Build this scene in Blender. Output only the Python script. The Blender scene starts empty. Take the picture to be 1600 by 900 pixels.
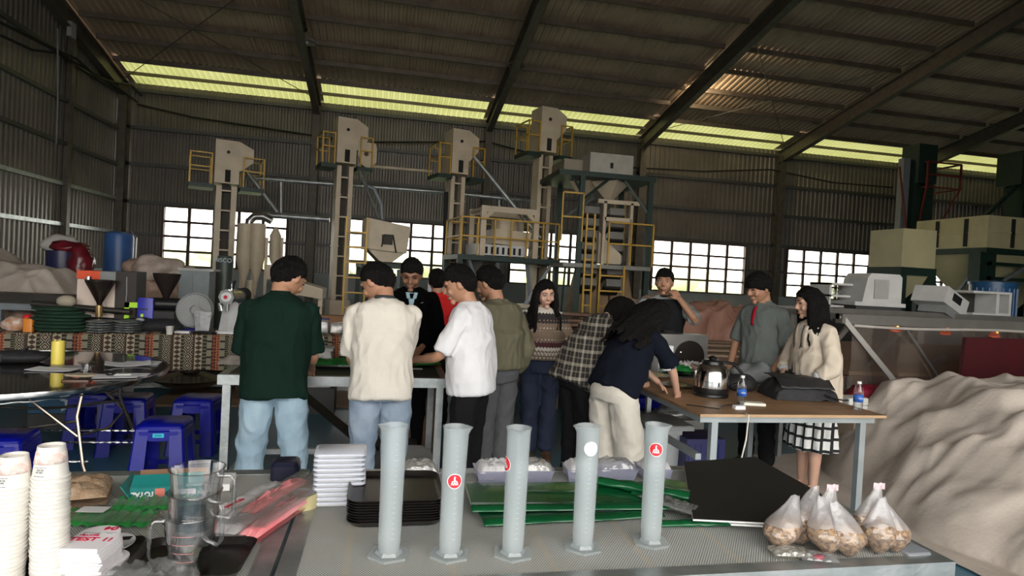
import bpy, bmesh, math, random
import numpy as np
from mathutils import Vector, Matrix, noise as mnoise
random.seed(7); np.random.seed(7)
scn = bpy.context.scene; col = scn.collection
# ---------------- camera (fitted to the building's own lines) ----------------
FPX = 968.16; YAW, PITCH, ROLL = [math.radians(a) for a in (11.7137, -1.0273, 3.0370)]
CAMZ = 1.58
def _axes():
    cy, sy, cp, sp = math.cos(YAW), math.sin(YAW), math.cos(PITCH), math.sin(PITCH)
    f = Vector((sy*cp, cy*cp, sp)); r = Vector((cy, -sy, 0)); u = r.cross(f)
    c, s = math.cos(ROLL), math.sin(ROLL)
    return c*r + s*u, -s*r + c*u, f
CR, CU, CF = _axes()
cam = bpy.data.cameras.new('camera'); cam.sensor_width = 36; cam.lens = 36*FPX/1600
cam.clip_end = 300; cam.clip_start = .05
camo = bpy.data.objects.new('camera', cam); col.objects.link(camo)
m3 = Matrix((CR, CU, -CF)).transposed().to_4x4(); m3.translation = (0, 0, CAMZ)
camo.matrix_world = m3; scn.camera = camo
# ---------------- light ----------------
w = bpy.data.worlds.new('overcast_sky'); scn.world = w; w.use_nodes = True
nt = w.node_tree; bg = nt.nodes['Background']
bg.inputs[0].default_value = (1.0, .975, .93, 1); bg.inputs[1].default_value = 4.5
scn.view_settings.view_transform = 'Standard'; scn.view_settings.look = 'None'
scn.view_settings.gamma = 1; scn.view_settings.use_curve_mapping = False
scn.view_settings.exposure = 0.35
# ---------------- measuring helpers: a pixel of the photograph to a place in the hall ----------------
def ray(x, y): return CF + CR*((x-800)/FPX) - CU*((y-450)/FPX)
ORG = Vector((0, 0, CAMZ))
def az(x, y, z): d = ray(x, y); return ORG + d*((z-CAMZ)/d.z)
def ay(x, y, Y): d = ray(x, y); return ORG + d*(Y/d.y)
V = Vector
# ---------------- materials ----------------
MATS = {}
def M(name, c, rough=.6, metal=0, c2=None, ns=6, bump=0, bs=60, spec=.5, trans=0, stretch=None, emit=0, coat=0, detail=4, lo=.35, hi=.65, alpha=1):
    if name in MATS: return MATS[name]
    m = bpy.data.materials.new(name); m.use_nodes = True; n = m.node_tree.nodes; l = m.node_tree.links
    p = n['Principled BSDF']
    p.inputs['Base Color'].default_value = (*c, 1); p.inputs['Roughness'].default_value = rough
    p.inputs['Metallic'].default_value = metal; p.inputs['Specular IOR Level'].default_value = spec
    p.inputs['Transmission Weight'].default_value = trans; p.inputs['Coat Weight'].default_value = coat
    p.inputs['Alpha'].default_value = alpha
    if emit: p.inputs['Emission Color'].default_value = (*c, 1); p.inputs['Emission Strength'].default_value = emit
    tc = n.new('ShaderNodeTexCoord'); mp = n.new('ShaderNodeMapping'); l.new(tc.outputs['Object'], mp.inputs[0])
    if stretch: mp.inputs['Scale'].default_value = stretch
    if c2 is None: c2 = tuple(v*.86 for v in c)
    nz = n.new('ShaderNodeTexNoise'); nz.inputs['Scale'].default_value = ns; nz.inputs['Detail'].default_value = detail
    l.new(mp.outputs[0], nz.inputs['Vector'])
    r = n.new('ShaderNodeMapRange'); r.inputs[1].default_value = lo; r.inputs[2].default_value = hi
    mx = n.new('ShaderNodeMix'); mx.data_type = 'RGBA'
    mx.inputs['A'].default_value = (*c, 1); mx.inputs['B'].default_value = (*c2, 1)
    l.new(nz.outputs[0], r.inputs[0]); l.new(r.outputs[0], mx.inputs['Factor']); l.new(mx.outputs['Result'], p.inputs['Base Color'])
    if bump:
        b = n.new('ShaderNodeBump'); b.inputs['Strength'].default_value = bump; b.inputs['Distance'].default_value = .01
        nb = n.new('ShaderNodeTexNoise'); nb.inputs['Scale'].default_value = bs; nb.inputs['Detail'].default_value = 5
        l.new(mp.outputs[0], nb.inputs['Vector']); l.new(nb.outputs[0], b.inputs['Height']); l.new(b.outputs[0], p.inputs['Normal'])
    MATS[name] = m; return m
def film(name, tint, dens=.35, rough=.15, gloss=.12, bump=.0, bs=25):
    """thin clear plastic: see-through, a little milky, glossy"""
    if name in MATS: return MATS[name]
    m = bpy.data.materials.new(name); m.use_nodes = True; n = m.node_tree.nodes; l = m.node_tree.links
    n.remove(n['Principled BSDF']); out = n['Material Output']
    t = n.new('ShaderNodeBsdfTransparent'); t.inputs[0].default_value = (*[min(1, .9+.1*c) for c in tint], 1)
    d = n.new('ShaderNodeBsdfDiffuse'); d.inputs[0].default_value = (*tint, 1)
    tr = n.new('ShaderNodeBsdfTranslucent'); tr.inputs[0].default_value = (*tint, 1)
    g = n.new('ShaderNodeBsdfGlossy'); g.inputs['Roughness'].default_value = rough
    a = n.new('ShaderNodeMixShader'); a.inputs[0].default_value = .5; l.new(d.outputs[0], a.inputs[1]); l.new(tr.outputs[0], a.inputs[2])
    b = n.new('ShaderNodeMixShader'); b.inputs[0].default_value = dens; l.new(t.outputs[0], b.inputs[1]); l.new(a.outputs[0], b.inputs[2])
    fr = n.new('ShaderNodeLayerWeight'); fr.inputs[0].default_value = .35
    ma = n.new('ShaderNodeMath'); ma.operation = 'MULTIPLY_ADD'; ma.inputs[1].default_value = gloss*1.4; ma.inputs[2].default_value = gloss*.35
    l.new(fr.outputs['Fresnel'], ma.inputs[0])
    c = n.new('ShaderNodeMixShader'); l.new(ma.outputs[0], c.inputs[0]); l.new(b.outputs[0], c.inputs[1]); l.new(g.outputs[0], c.inputs[2])
    if bump:
        bu = n.new('ShaderNodeBump'); bu.inputs['Strength'].default_value = bump; bu.inputs['Distance'].default_value = .01
        nb = n.new('ShaderNodeTexNoise'); nb.inputs['Scale'].default_value = bs; tc = n.new('ShaderNodeTexCoord')
        l.new(tc.outputs['Object'], nb.inputs['Vector']); l.new(nb.outputs[0], bu.inputs['Height'])
        for q in (d, g, tr): l.new(bu.outputs[0], q.inputs['Normal'])
    l.new(c.outputs[0], out.inputs[0]); MATS[name] = m; return m
# ---------------- mesh builder ----------------
def frame(d):
    d = V(d).normalized(); a = V((0, 0, 1)) if abs(d.z) < .9 else V((1, 0, 0))
    x = a.cross(d).normalized(); return x, d.cross(x)
class MB:
    def __init__(s): s.v = []; s.f = []; s.mi = []; s.cur = 0
    def add(s, vs, fs):
        o = len(s.v); s.v += [tuple(p) for p in vs]; s.f += [tuple(i+o for i in f) for f in fs]; s.mi += [s.cur]*len(fs); return s
    def box(s, c, sz, rz=0, rx=0, ry=0, taper=1):
        x, y, z = [a/2 for a in sz]
        R = Matrix.Rotation(rz, 3, 'Z') @ Matrix.Rotation(ry, 3, 'Y') @ Matrix.Rotation(rx, 3, 'X')
        vs = [V(c) + R @ V((i*x*(taper if k > 0 else 1), j*y*(taper if k > 0 else 1), k*z)) for i in (-1, 1) for j in (-1, 1) for k in (-1, 1)]
        return s.add(vs, [(0,1,3,2), (4,6,7,5), (0,4,5,1), (2,3,7,6), (0,2,6,4), (1,5,7,3)])
    def bb(s, x0, x1, y0, y1, z0, z1): return s.box(((x0+x1)/2, (y0+y1)/2, (z0+z1)/2), (x1-x0, y1-y0, z1-z0))
    def rbox(s, c, sz, r=.02, rz=0, n=3):
        """box with rounded upright edges and softened top rim"""
        x, y, z = [a/2 for a in sz]; ring = []
        for k in range(4):
            sx, sy = [(1,1),(-1,1),(-1,-1),(1,-1)][k]
            for i in range(n+1):
                a = math.pi/2*(k + i/n); ring.append((sx*(x-r)+r*math.cos(a), sy*(y-r)+r*math.sin(a)))
        R = Matrix.Rotation(rz, 3, 'Z'); N = len(ring); vs = []
        lv = [(-z, .0), (z-r*.4, 0), (z, r*.4)]
        for zz, inn in lv:
            for (a, b) in ring:
                q = 1-inn/max(x, y); vs.append(V(c)+R@V((a*q, b*q, zz)))
        fs = [(j*N+i, j*N+(i+1) % N, (j+1)*N+(i+1) % N, (j+1)*N+i) for j in range(len(lv)-1) for i in range(N)]
        fs += [tuple(range(N))[::-1], tuple((len(lv)-1)*N+i for i in range(N))]
        return s.add(vs, fs)
    def cyl(s, a, b, r0, r1=None, n=12, cap=True):
        a, b = V(a), V(b); r1 = r0 if r1 is None else r1; x, y = frame(b-a)
        vs = [a+(x*math.cos(t)+y*math.sin(t))*r0 for t in [2*math.pi*i/n for i in range(n)]] + [b+(x*math.cos(t)+y*math.sin(t))*r1 for t in [2*math.pi*i/n for i in range(n)]]
        fs = [(i, (i+1) % n, n+(i+1) % n, n+i) for i in range(n)]
        if cap: fs += [tuple(range(n))[::-1], tuple(range(n, 2*n))]
        return s.add(vs, fs)
    def bar(s, a, b, w=.04, h=None, up=(0,0,1)):
        a, b = V(a), V(b); h = h or w; d = (b-a).normalized(); upv = V(up)
        if abs(d.dot(upv)) > .95: upv = V((0, 1, 0))
        x = d.cross(upv).normalized(); y = x.cross(d)
        vs = [p + x*(i*w/2) + y*(j*h/2) for p in (a, b) for i, j in ((-1,-1),(1,-1),(1,1),(-1,1))]
        return s.add(vs, [(0,1,5,4),(1,2,6,5),(2,3,7,6),(3,0,4,7),(3,2,1,0),(4,5,6,7)])
    def tube(s, pts, r, n=8, cap=True, flat=None):
        pts = [V(p) for p in pts]; N = len(pts); rs = r if isinstance(r, (list, tuple)) else [r]*N
        d0 = (pts[1]-pts[0]).normalized(); x, _ = frame(d0); vs = []
        for i, p in enumerate(pts):
            d = (pts[min(i+1, N-1)]-pts[max(i-1, 0)]).normalized()
            x = (x-d*x.dot(d)).normalized(); y = d.cross(x)
            for k in range(n):
                t = 2*math.pi*k/n; vs.append(p+(x*math.cos(t)+y*math.sin(t)*(flat or 1))*rs[i])
        fs = [(j*n+i, j*n+(i+1) % n, (j+1)*n+(i+1) % n, (j+1)*n+i) for j in range(N-1) for i in range(n)]
        if cap: fs += [tuple(range(n))[::-1], tuple((N-1)*n+i for i in range(n))]
        return s.add(vs, fs)
    def lathe(s, prof, c=(0,0,0), n=24, closed=False, sx=1, sy=1):
        c = V(c); vs = [c+V((r*math.cos(2*math.pi*i/n)*sx, r*math.sin(2*math.pi*i/n)*sy, z)) for r, z in prof for i in range(n)]
        P = len(prof); fs = [(j*n+i, j*n+(i+1) % n, ((j+1) % P)*n+(i+1) % n, ((j+1) % P)*n+i) for j in range(P if closed else P-1) for i in range(n)]
        if not closed:
            if prof[0][0] > 1e-4: fs.append(tuple(range(n))[::-1])
            if prof[-1][0] > 1e-4: fs.append(tuple((P-1)*n+i for i in range(n)))
        return s.add(vs, fs)
    def shell(s, prof, c=(0,0,0), n=24, **k): return s.lathe(prof, c, n, True, **k)
    def ell(s, c, r, n=12, m=8, rot=None):
        vs = []; c = V(c); R = rot or Matrix.Identity(3)
        for j in range(m+1):
            t = math.pi*j/m
            for i in range(n):
                a = 2*math.pi*i/n; vs.append(c+R@V((r[0]*math.sin(t)*math.cos(a), r[1]*math.sin(t)*math.sin(a), -r[2]*math.cos(t))))
        return s.add(vs, [(j*n+i, j*n+(i+1) % n, (j+1)*n+(i+1) % n, (j+1)*n+i) for j in range(m) for i in range(n)])
    def grid(s, fn, nu, nv, thick=None):
        vs = [fn(i/nu, j/nv) for j in range(nv+1) for i in range(nu+1)]; W = nu+1
        return s.add(vs, [(j*W+i, j*W+i+1, (j+1)*W+i+1, (j+1)*W+i) for j in range(nv) for i in range(nu)])
    def prism(s, poly, z0, z1, f=None):
        n = len(poly); f = f or (lambda x, y, z: (x, y, z))
        vs = [f(x, y, z0) for x, y in poly]+[f(x, y, z1) for x, y in poly]
        return s.add(vs, [(i, (i+1) % n, n+(i+1) % n, n+i) for i in range(n)]+[tuple(range(n))[::-1], tuple(range(n, 2*n))])
    def build(s, name, mat, parent=None, loc=None, smooth=False, world=False, solid=0, weld=False, sub=0):
        vs = s.v
        if world and parent:
            iv = wm(parent).inverted(); vs = [tuple(iv @ V(p)) for p in vs]
        elif world and loc is not None: vs = [tuple(V(p)-V(loc)) for p in vs]
        me = bpy.data.meshes.new(name); me.from_pydata(vs, [], s.f)
        for m in (mat if isinstance(mat, (list, tuple)) else [mat]): me.materials.append(m)
        if any(s.mi): me.polygons.foreach_set('material_index', s.mi)
        bm = bmesh.new(); bm.from_mesh(me)
        if weld: bmesh.ops.remove_doubles(bm, verts=bm.verts, dist=1e-5)
        bmesh.ops.recalc_face_normals(bm, faces=bm.faces); bm.to_mesh(me); bm.free()
        if smooth:
            me.polygons.foreach_set('use_smooth', [True]*len(me.polygons))
            if smooth != 'all': me.set_sharp_from_angle(angle=math.radians(42))
        o = bpy.data.objects.new(name, me); col.objects.link(o)
        if parent: o.parent = parent
        if loc is not None: o.location = loc
        if solid:
            md = o.modifiers.new('solid', 'SOLIDIFY'); md.thickness = solid; md.offset = 0
        if sub:
            md = o.modifiers.new('sub', 'SUBSURF'); md.levels = md.render_levels = sub
        return o
def wm(o):
    m = Matrix.LocRotScale(o.location, o.rotation_euler, o.scale)
    return wm(o.parent) @ m if o.parent else m
def tag(o, label, cat, group=None):
    o['label'] = label; o['category'] = cat
    if group: o['group'] = group
    return o
def thing(name, label, cat, loc=(0,0,0), rz=0, group=None):
    o = bpy.data.objects.new(name, None); col.objects.link(o); o.location = loc; o.rotation_euler = (0, 0, rz)
    o.empty_display_size = .1
    return tag(o, label, cat, group)
def struct(o): o['kind'] = 'structure'; return o
def sempty(name):
    o = bpy.data.objects.new(name, None); col.objects.link(o); return struct(o)
def stuff(o): o['kind'] = 'stuff'; return o
def copy_tree(o, parent=None, **kw):
    c = o.copy(); col.objects.link(c)
    if parent: c.parent = parent
    for ch in list(o.children): copy_tree(ch, c)
    return c
def inst(o, name, loc, parent=None, rot=None):
    c = bpy.data.objects.new(name, o.data); col.objects.link(c)
    if parent: c.parent = parent
    c.location = loc
    if rot: c.rotation_euler = rot
    return c
def text(name, s, size, mat, parent, loc, rot, depth=.0006, bold=.0, align='CENTER', shear=0, sx=1):
    cu = bpy.data.curves.new(name, 'FONT'); cu.body = s; cu.size = size; cu.extrude = depth; cu.offset = bold; cu.align_x = align; cu.align_y = 'CENTER'; cu.shear = shear
    t = bpy.data.objects.new(name+'_tmp', cu); col.objects.link(t)
    dg = bpy.context.evaluated_depsgraph_get(); me = bpy.data.meshes.new_from_object(t.evaluated_get(dg)); bpy.data.objects.remove(t)
    me.materials.clear(); me.materials.append(mat); me.name = name
    o = bpy.data.objects.new(name, me); col.objects.link(o); o.parent = parent; o.location = loc; o.rotation_euler = rot; o.scale = (sx, 1, 1)
    return o
def nz(p, s=1, seed=0): return mnoise.noise(V(p)*s+V((seed*7.3, seed*3.1, seed*1.7)))
def lerp(a, b, t): return a+(b-a)*t
# ---------------- palette ----------------
GALV = M('galvanised_steel', (.45, .47, .47), .38, .75, (.3, .33, .33), 9, .15, 50)
GREYP = M('grey_paint', (.22, .24, .26), .5, .2)
DGREEN = M('dark_green_paint', (.012, .035, .025), .5, .1, (.01, .025, .02))
CREAM = M('cream_paint', (.62, .52, .38), .5, .05, (.50, .42, .30), 3, .05)
HCREAM = M('pale_cream_paint', (.52, .47, .27), .5, .05, (.43, .39, .23), 2)
YELLOW = M('yellow_paint', (.55, .33, .04), .45, .1)
WHITEP = M('white_paint', (.62, .62, .60), .4, 0, (.52, .52, .5), 4)
BLACK = M('black_plastic', (.008, .008, .009), .35)
BLACKM = M('black_matte', (.012, .012, .013), .8)
CHROME = M('chrome', (.86, .85, .83), .16, 1, (.6, .6, .6), 3)
STEEL = M('brushed_steel', (.5, .5, .5), .28, .95, (.38, .38, .38), 5)
GLASSB = M('machine_window', (.02, .02, .025), .1)
RUST = M('brown_steel', (.12, .075, .05), .7, .3)
WHITE = M('white_card', (.8, .8, .79), .6, 0, (.75, .75, .74))
RED = M('red_print', (.65, .02, .03), .5)
DARKHOLE = M('dark_slot', (.01, .01, .01), .8)
BLUEP = M('blue_plastic', (.003, .006, .26), .28, 0, (.003, .005, .20), 3)
TAN = M('tan_wood', (.30, .17, .08), .6, 0, (.22, .12, .05), 3, .1, 40, stretch=(1, 8, 8))
# ---------------- the hall ----------------
WY, EAVE, SL = 20.9, 6.87, math.tan(math.radians(12.02))
COLX = [-7.81+5.5*i for i in range(8)]; RX = COLX[-1]; LX = -8.0
RIDGE_Y, FRONT_Y = 7.0, -3.6
def roofz(y): return EAVE+(WY-y)*SL if y >= RIDGE_Y else EAVE+(WY-RIDGE_Y)*SL-(RIDGE_Y-y)*SL
SHEET = M('wall_sheet_steel', (.215, .19, .165), .42, .35, (.165, .148, .13), 1.2, .0)
RSHEET = M('roof_sheet_steel', (.52, .39, .28), .5, .15, (.42, .31, .22), 1.5)
SKYL = None
def skyl_mat():
    m = bpy.data.materials.new('skylight_sheet_plastic'); m.use_nodes = True; n = m.node_tree.nodes; l = m.node_tree.links
    n.remove(n['Principled BSDF']); a = n.new('ShaderNodeBsdfTranslucent'); a.inputs[0].default_value = (.2, .2, .1, 1)
    b = n.new('ShaderNodeBsdfDiffuse'); b.inputs[0].default_value = (.2, .21, .08, 1); x = n.new('ShaderNodeMixShader'); x.inputs[0].default_value = .25
    t = n.new('ShaderNodeTexNoise'); t.inputs['Scale'].default_value = .8; tc = n.new('ShaderNodeTexCoord'); l.new(tc.outputs['Object'], t.inputs[0])
    mx = n.new('ShaderNodeMix'); mx.data_type = 'RGBA'; mx.inputs['A'].default_value = (.115, .125, .030, 1); mx.inputs['B'].default_value = (.22, .22, .10, 1)
    l.new(t.outputs[0], mx.inputs['Factor']); l.new(mx.outputs['Result'], a.inputs[0])
    l.new(a.outputs[0], x.inputs[1]); l.new(b.outputs[0], x.inputs[2]); l.new(x.outputs[0], n['Material Output'].inputs[0]); return m
SKYL = skyl_mat()
PITCHW = .1833  # rib spacing
def ribs(x0, x1):
    """profile points (x, depth) of trapezoid-ribbed sheet"""
    n = max(1, round((x1-x0)/PITCHW)); p = (x1-x0)/n; out = []
    for i in range(n):
        a = x0+i*p; out += [(a, 0), (a+p*.35, 0), (a+p*.5, .03), (a+p*.85, .03)]
    out.append((x1, 0)); return out
def sheet(name, a, b, mat, parent, up, nrm, x0=None, x1=None, **k):
    """ribbed sheet from edge point a to b (along ribs' across direction), extruded along 'up'"""
    a, b = V(a), V(b); L = (b-a).length; d = (b-a)/L; up = V(up); nrm = V(nrm)
    pr = ribs(0, L); mb = MB(); vs = []
    for x, z in pr: p = a+d*x+nrm*z; vs += [p, p+up]
    mb.add(vs, [(2*i, 2*i+2, 2*i+3, 2*i+1) for i in range(len(pr)-1)])
    return mb.build(name, mat, parent, **k)
# floor and ground outside
FLOOR = M('blue_epoxy_floor', (.035, .14, .22), .34, 0, (.06, .14, .18), .8, .05, 3, detail=8, lo=.3, hi=.75)
struct(MB().bb(LX-.5, RX+.2, FRONT_Y, WY+.1, -.2, 0).build('floor', FLOOR))
struct(MB().bb(-30, 45, FRONT_Y-40, FRONT_Y, -.2, -.01).build('bounce_yard_1', M('yard_concrete', (.30, .28, .25), .8)))  # unseen yard slab before the opening, added to bounce daylight inside
GR = M('outside_grass', (.18, .25, .07), .9, 0, (.30, .33, .16), .5)
struct(MB().bb(-60, 90, WY+.3, WY+60, -.5, -.3).build('ground', GR))
CONC = M('painted_concrete', (.40, .41, .40), .7, 0, (.33, .34, .33), 1.5, .1, 20)
wb = sempty('wall_back')
WZ0, WZ1 = 1.37, 3.18; WINS = [(-6.7, -3.1), (-1.35, 2.25), (4.2, 7.75), (9.42, 13.1), (14.85, 18.5), (20.45, 24.0), (25.9, 29.5)]
MB().bb(LX, RX, WY-.06, WY+.2, 0, 1.37).build('dado', CONC, wb)
GZ = [2.3, 3.3, 4.4, 5.5]
for i in range(7):
    x0, x1 = COLX[i], COLX[i+1]; a, b = WINS[i]
    for z0, z1 in ((3.22, 4.4), (4.4, 5.6), (5.6, EAVE-.02)):
        xs = np.linspace(x0, x1, 6)
        for k in range(5): sheet('wall_sheet', (xs[k], WY, z0), (xs[k+1], WY, z0), SHEET, wb, (0, 0, z1-z0), (0, -1, 0))
    for p, q in ((x0, a-.03), (b+.03, x1)):
        if q-p > .2: sheet('wall_sheet', (p, WY, 1.37), (q, WY, 1.37), SHEET, wb, (0, 0, 1.85), (0, -1, 0))
GIRT = M('girt_steel', (.12, .12, .115), .5, .4)
for z in (3.26, 4.4, 5.5, 6.62): MB().bb(LX, RX, WY-.14, WY-.03, z-.05, z+.05).build('girt', GIRT, wb)
for i in range(7):
    for p, q in ((COLX[i], WINS[i][0]-.05), (WINS[i][1]+.05, COLX[i+1])):
        if q-p > .2: MB().bb(p, q, WY-.14, WY-.03, 2.25, 2.33).build('girt', GIRT, wb)
# left wall
wl = sempty('wall_left')
MB().bb(LX-.2, LX+.06, FRONT_Y, WY, 0, 1.2).build('dado', CONC, wl)
PURLIN = M('purlin_galvanised', (.20, .165, .13), .45, .4, (.15, .125, .10), 3)
ys = [WY-1.1*i for i in range(25)]
for k in range(24):
    for z0, z1 in ((1.2, 3.3), (3.3, 5.3), (5.3, 7.4)):
        y1, y0 = ys[k], ys[k+1]
        top = min(roofz(y0), roofz(y1))
        sheet('wall_sheet', (LX, y0, z0), (LX, y1, z0), SHEET, wl, (0, 0, min(z1, top)-z0), (1, 0, 0))
    y1, y0 = ys[k], ys[k+1]
    if roofz(y0) > 7.4: MB().add([(LX, y0, 7.35), (LX, y1, 7.35), (LX, y1, roofz(y1)), (LX, y0, roofz(y0))], [(0, 1, 2, 3)]).build('wall_sheet', SHEET, wl)
for z in (2.3, 3.3, 4.3, 5.35, 6.4): MB().bb(LX+.03, LX+.13, FRONT_Y, WY, z-.045, z+.045).build('girt', GALV if z < 3.4 else GIRT, wl)
RCOL = M('rafter_steel', (.14, .12, .095), .5, .3, (.10, .085, .07))
def ibeam(name, a, b, d, wd, up, parent, mat=RCOL, t=.02):
    a, b, up = V(a), V(b), V(up).normalized(); mb = MB()
    mb.bar(a, b, t, d, up); mb.bar(a+up*(d/2), b+up*(d/2), wd, t, up); mb.bar(a-up*(d/2), b-up*(d/2), wd, t, up)
    return mb.build(name, mat, parent)
for y in (17.45, 12.0, 6.5, 1.0): ibeam('column', (LX+.12, y, 0), (LX+.12, y, roofz(y)-.3), .16, .16, (1, 0, 0), wl)
MB().prism([(-3.6, 5.0), (WY+.3, 5.0), (WY+.3, roofz(WY+.3)+.25), (7.0, roofz(7.0)+.2), (-3.6, roofz(-3.6)+.2)], LX-.22, LX-.12, lambda y, z, x: (x, y, z)).build('light_leak_panel', SHEET, wl)  # panel added outside the wall to stop light leaking under the roof
MB().bb(LX-.2, COLX[0]+.16, WY-.1, WY+.3, 6.4, 7.2).build('light_leak_block', SHEET, wl)  # block added to close a light leak at the eave corner
wf = sempty('wall_front')
OPX0, OPX1, OPZ = -5.5, 7.5, 6.0
MB().bb(LX, OPX0, FRONT_Y-.1, FRONT_Y, 0, roofz(FRONT_Y)).build('wall_sheet', SHEET, wf); MB().bb(OPX1, RX, FRONT_Y-.1, FRONT_Y, 0, roofz(FRONT_Y)).build('wall_sheet', SHEET, wf); MB().bb(OPX0, OPX1, FRONT_Y-.1, FRONT_Y, OPZ, roofz(FRONT_Y)).build('wall_sheet', SHEET, wf)
wr = sempty('wall_right')
for k in range(24):
    y1, y0 = ys[k], ys[k+1]
    MB().add([(RX, y0, 0), (RX, y1, 0), (RX, y1, roofz(y1)), (RX, y0, roofz(y0))], [(0, 1, 2, 3)]).build('wall_sheet', SHEET, wr)
# roof: ribbed sheets between purlins, two yellow-green skylight courses at the eave
ce = sempty('ceiling')
PY = [WY+.35, 20.22, 19.42, 18.37, 17.4, 16.3, 15.2, 14.1, 13.0, 11.9, 10.8, 9.7, 8.6, 7.0]
protos = {}
for k in range(len(PY)-1):
    y1, y0 = PY[k], PY[k+1]
    for i in range(7):
        mat = SKYL if k < 2 else RSHEET
        xs = np.linspace(COLX[i]+(.16 if k < 2 else 0), COLX[i+1]-(.16 if k < 2 else 0), 6 if k < 9 else 2)
        for j in range(len(xs)-1):
            sheet('skylight_sheet' if k < 2 else 'roof_sheet', (xs[j], y1, roofz(min(y1, 99))), (xs[j+1], y1, roofz(y1)), mat, ce, (0, y0-y1-(.15 if k == 2 else 0), roofz(y0)-roofz(y1)), (0, 0, 1), loc=(0, .15 if k == 2 else 0, 0))
        if k < 2:
            for e in (0, 1):
                x = COLX[i+e]; s = 1-2*e
                MB().add([(x, y1, roofz(y1)), (x+s*.16, y1, roofz(y1)), (x+s*.16, y0, roofz(y0)), (x, y0, roofz(y0))], [(0,1,2,3)]).build('roof_sheet', RSHEET, ce)
        if k > 0: 
            ph = .09 if k == 1 else .13; z = roofz(y1)-ph/2-.01; MB().box(((COLX[i]+COLX[i+1])/2, y1, z), (5.3, .06, ph)).build('purlin', PURLIN, ce)
for i in range(7):
    x0, x1 = COLX[i], COLX[i+1]
    MB().add([(x0, RIDGE_Y, roofz(RIDGE_Y)), (x1, RIDGE_Y, roofz(RIDGE_Y)), (x1, FRONT_Y, roofz(FRONT_Y)), (x0, FRONT_Y, roofz(FRONT_Y))], [(0,1,2,3)]).build('roof_sheet', RSHEET, ce)
MB().add([(LX-.2, WY+.35, roofz(WY)), (COLX[0], WY+.35, roofz(WY)), (COLX[0], RIDGE_Y, roofz(RIDGE_Y)), (LX-.2, RIDGE_Y, roofz(RIDGE_Y))], [(0,1,2,3)]).build('roof_sheet', RSHEET, ce)
MB().add([(LX-.2, RIDGE_Y, roofz(RIDGE_Y)), (COLX[0], RIDGE_Y, roofz(RIDGE_Y)), (COLX[0], FRONT_Y, roofz(FRONT_Y)), (LX-.2, FRONT_Y, roofz(FRONT_Y))], [(0,1,2,3)]).build('roof_sheet', RSHEET, ce)
for i, x in enumerate(COLX[:-1]):
    un = V((0, SL, 1)).normalized()
    ibeam('rafter', (x, WY-.2, roofz(WY-.2)-.40), (x, RIDGE_Y, roofz(RIDGE_Y)-.40), .42, .2, un, ce)
    ibeam('rafter', (x, RIDGE_Y, roofz(RIDGE_Y)-.40), (x, FRONT_Y, roofz(FRONT_Y)-.40), .42, .2, (0, -SL, 1), ce)
    ibeam('column', (x, WY-.3, 0), (x, WY-.3, roofz(WY-.3)-.4), .34, .22, (0, 1, 0), wb)
    MB().prism([(WY-.15, 5.9), (WY-.15, 6.6), (WY-1.1, 6.75), (WY-.5, 6.35)], x-.015, x+.015, lambda a, b, z: (z, a, b)).build('haunch', RCOL, ce)
# wind bracing rods, cables along the wall
for i in (0, 3):
    MB().cyl((COLX[i], 20.4, 6.8), (COLX[i+1], 14.1, roofz(14.1)-.25), .012, n=5).cyl((COLX[i+1], 20.4, 6.8), (COLX[i], 14.1, roofz(14.1)-.25), .012, n=5).build('brace_rod', GIRT, ce)
# windows: dark frames with twenty panes each
WFR = M('window_frame_paint', (.10, .06, .045), .6); PANE = film('pane_glass', (.9, .95, .95), .03, .05, .1)
for i, (a, b) in enumerate(WINS[:6]):
    wn = sempty('window_%d' % (i+1)); mb = MB(); t = .045
    mb.bb(a-.05, a+.02, WY-.12, WY+.05, WZ0, WZ1+.04).bb(b-.02, b+.05, WY-.12, WY+.05, WZ0, WZ1+.04).bb(a, b, WY-.12, WY+.05, WZ1-.02, WZ1+.05).bb(a, b, WY-.12, WY+.05, WZ0-.02, WZ0+.03)
    mb.build('window_frame', WFR, wn)
    for k in range(1, 5): x = a+(b-a)*k/5; MB().bb(x-t, x+t, WY-.07, WY, WZ0, WZ1).build('mullion', WFR, wn)
    for k in range(1, 4): z = WZ0+(WZ1-WZ0)*k/4; MB().bb(a, b, WY-.06, WY-.01, z-t*.8, z+t*.8).build('transom', WFR, wn)
    P0 = None
    for k in range(5):
        for j in range(4):
            c = (a+(b-a)*(k+.5)/5, WY-.02, WZ0+(WZ1-WZ0)*(j+.5)/4)
            if P0 is None: P0 = MB().box((0,0,0), ((b-a)/5, .006, (WZ1-WZ0)/4)).build('pane', PANE, wn, loc=c)
            else: inst(P0, 'pane', c, wn)
# hedge trees beyond the windows
LEAF = M('far_foliage', (.66, .70, .42), .9, 0, (.78, .78, .58), 1.2)  # leaves paled: overexposed window glow is put into their colour
FL = ['pale green bushy tree outside, seen through the %s window' % s for s in ('far left', 'second', 'third', 'fourth', 'fifth', 'farthest right')]
for i, (a, b) in enumerate(WINS[:6]):
    X = (a+b)/2*1.8-1; t = thing('tree', FL[i], 'tree', (X, 33, -.3), group='trees outside the back wall')
    mb = MB()
    for k in range(16):
        c = V((random.uniform(-3.6, 3.6), random.uniform(-.8, .8), random.uniform(.8, 2.3))); r = random.uniform(.6, 1.1)
        o = len(mb.v); mb.ell(c, (r*1.2, r, r*.9), 9, 6)
        for q in range(o, len(mb.v)): p = V(mb.v[q]); mb.v[q] = tuple(p+(p-c)*(.35*nz(p, 2.3)))
    mb.build('crown', LEAF, t, smooth='all'); MB().cyl((0,0,0), (0,0,1.5), .15, .1, 7).build('trunk', RUST, t)
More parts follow.
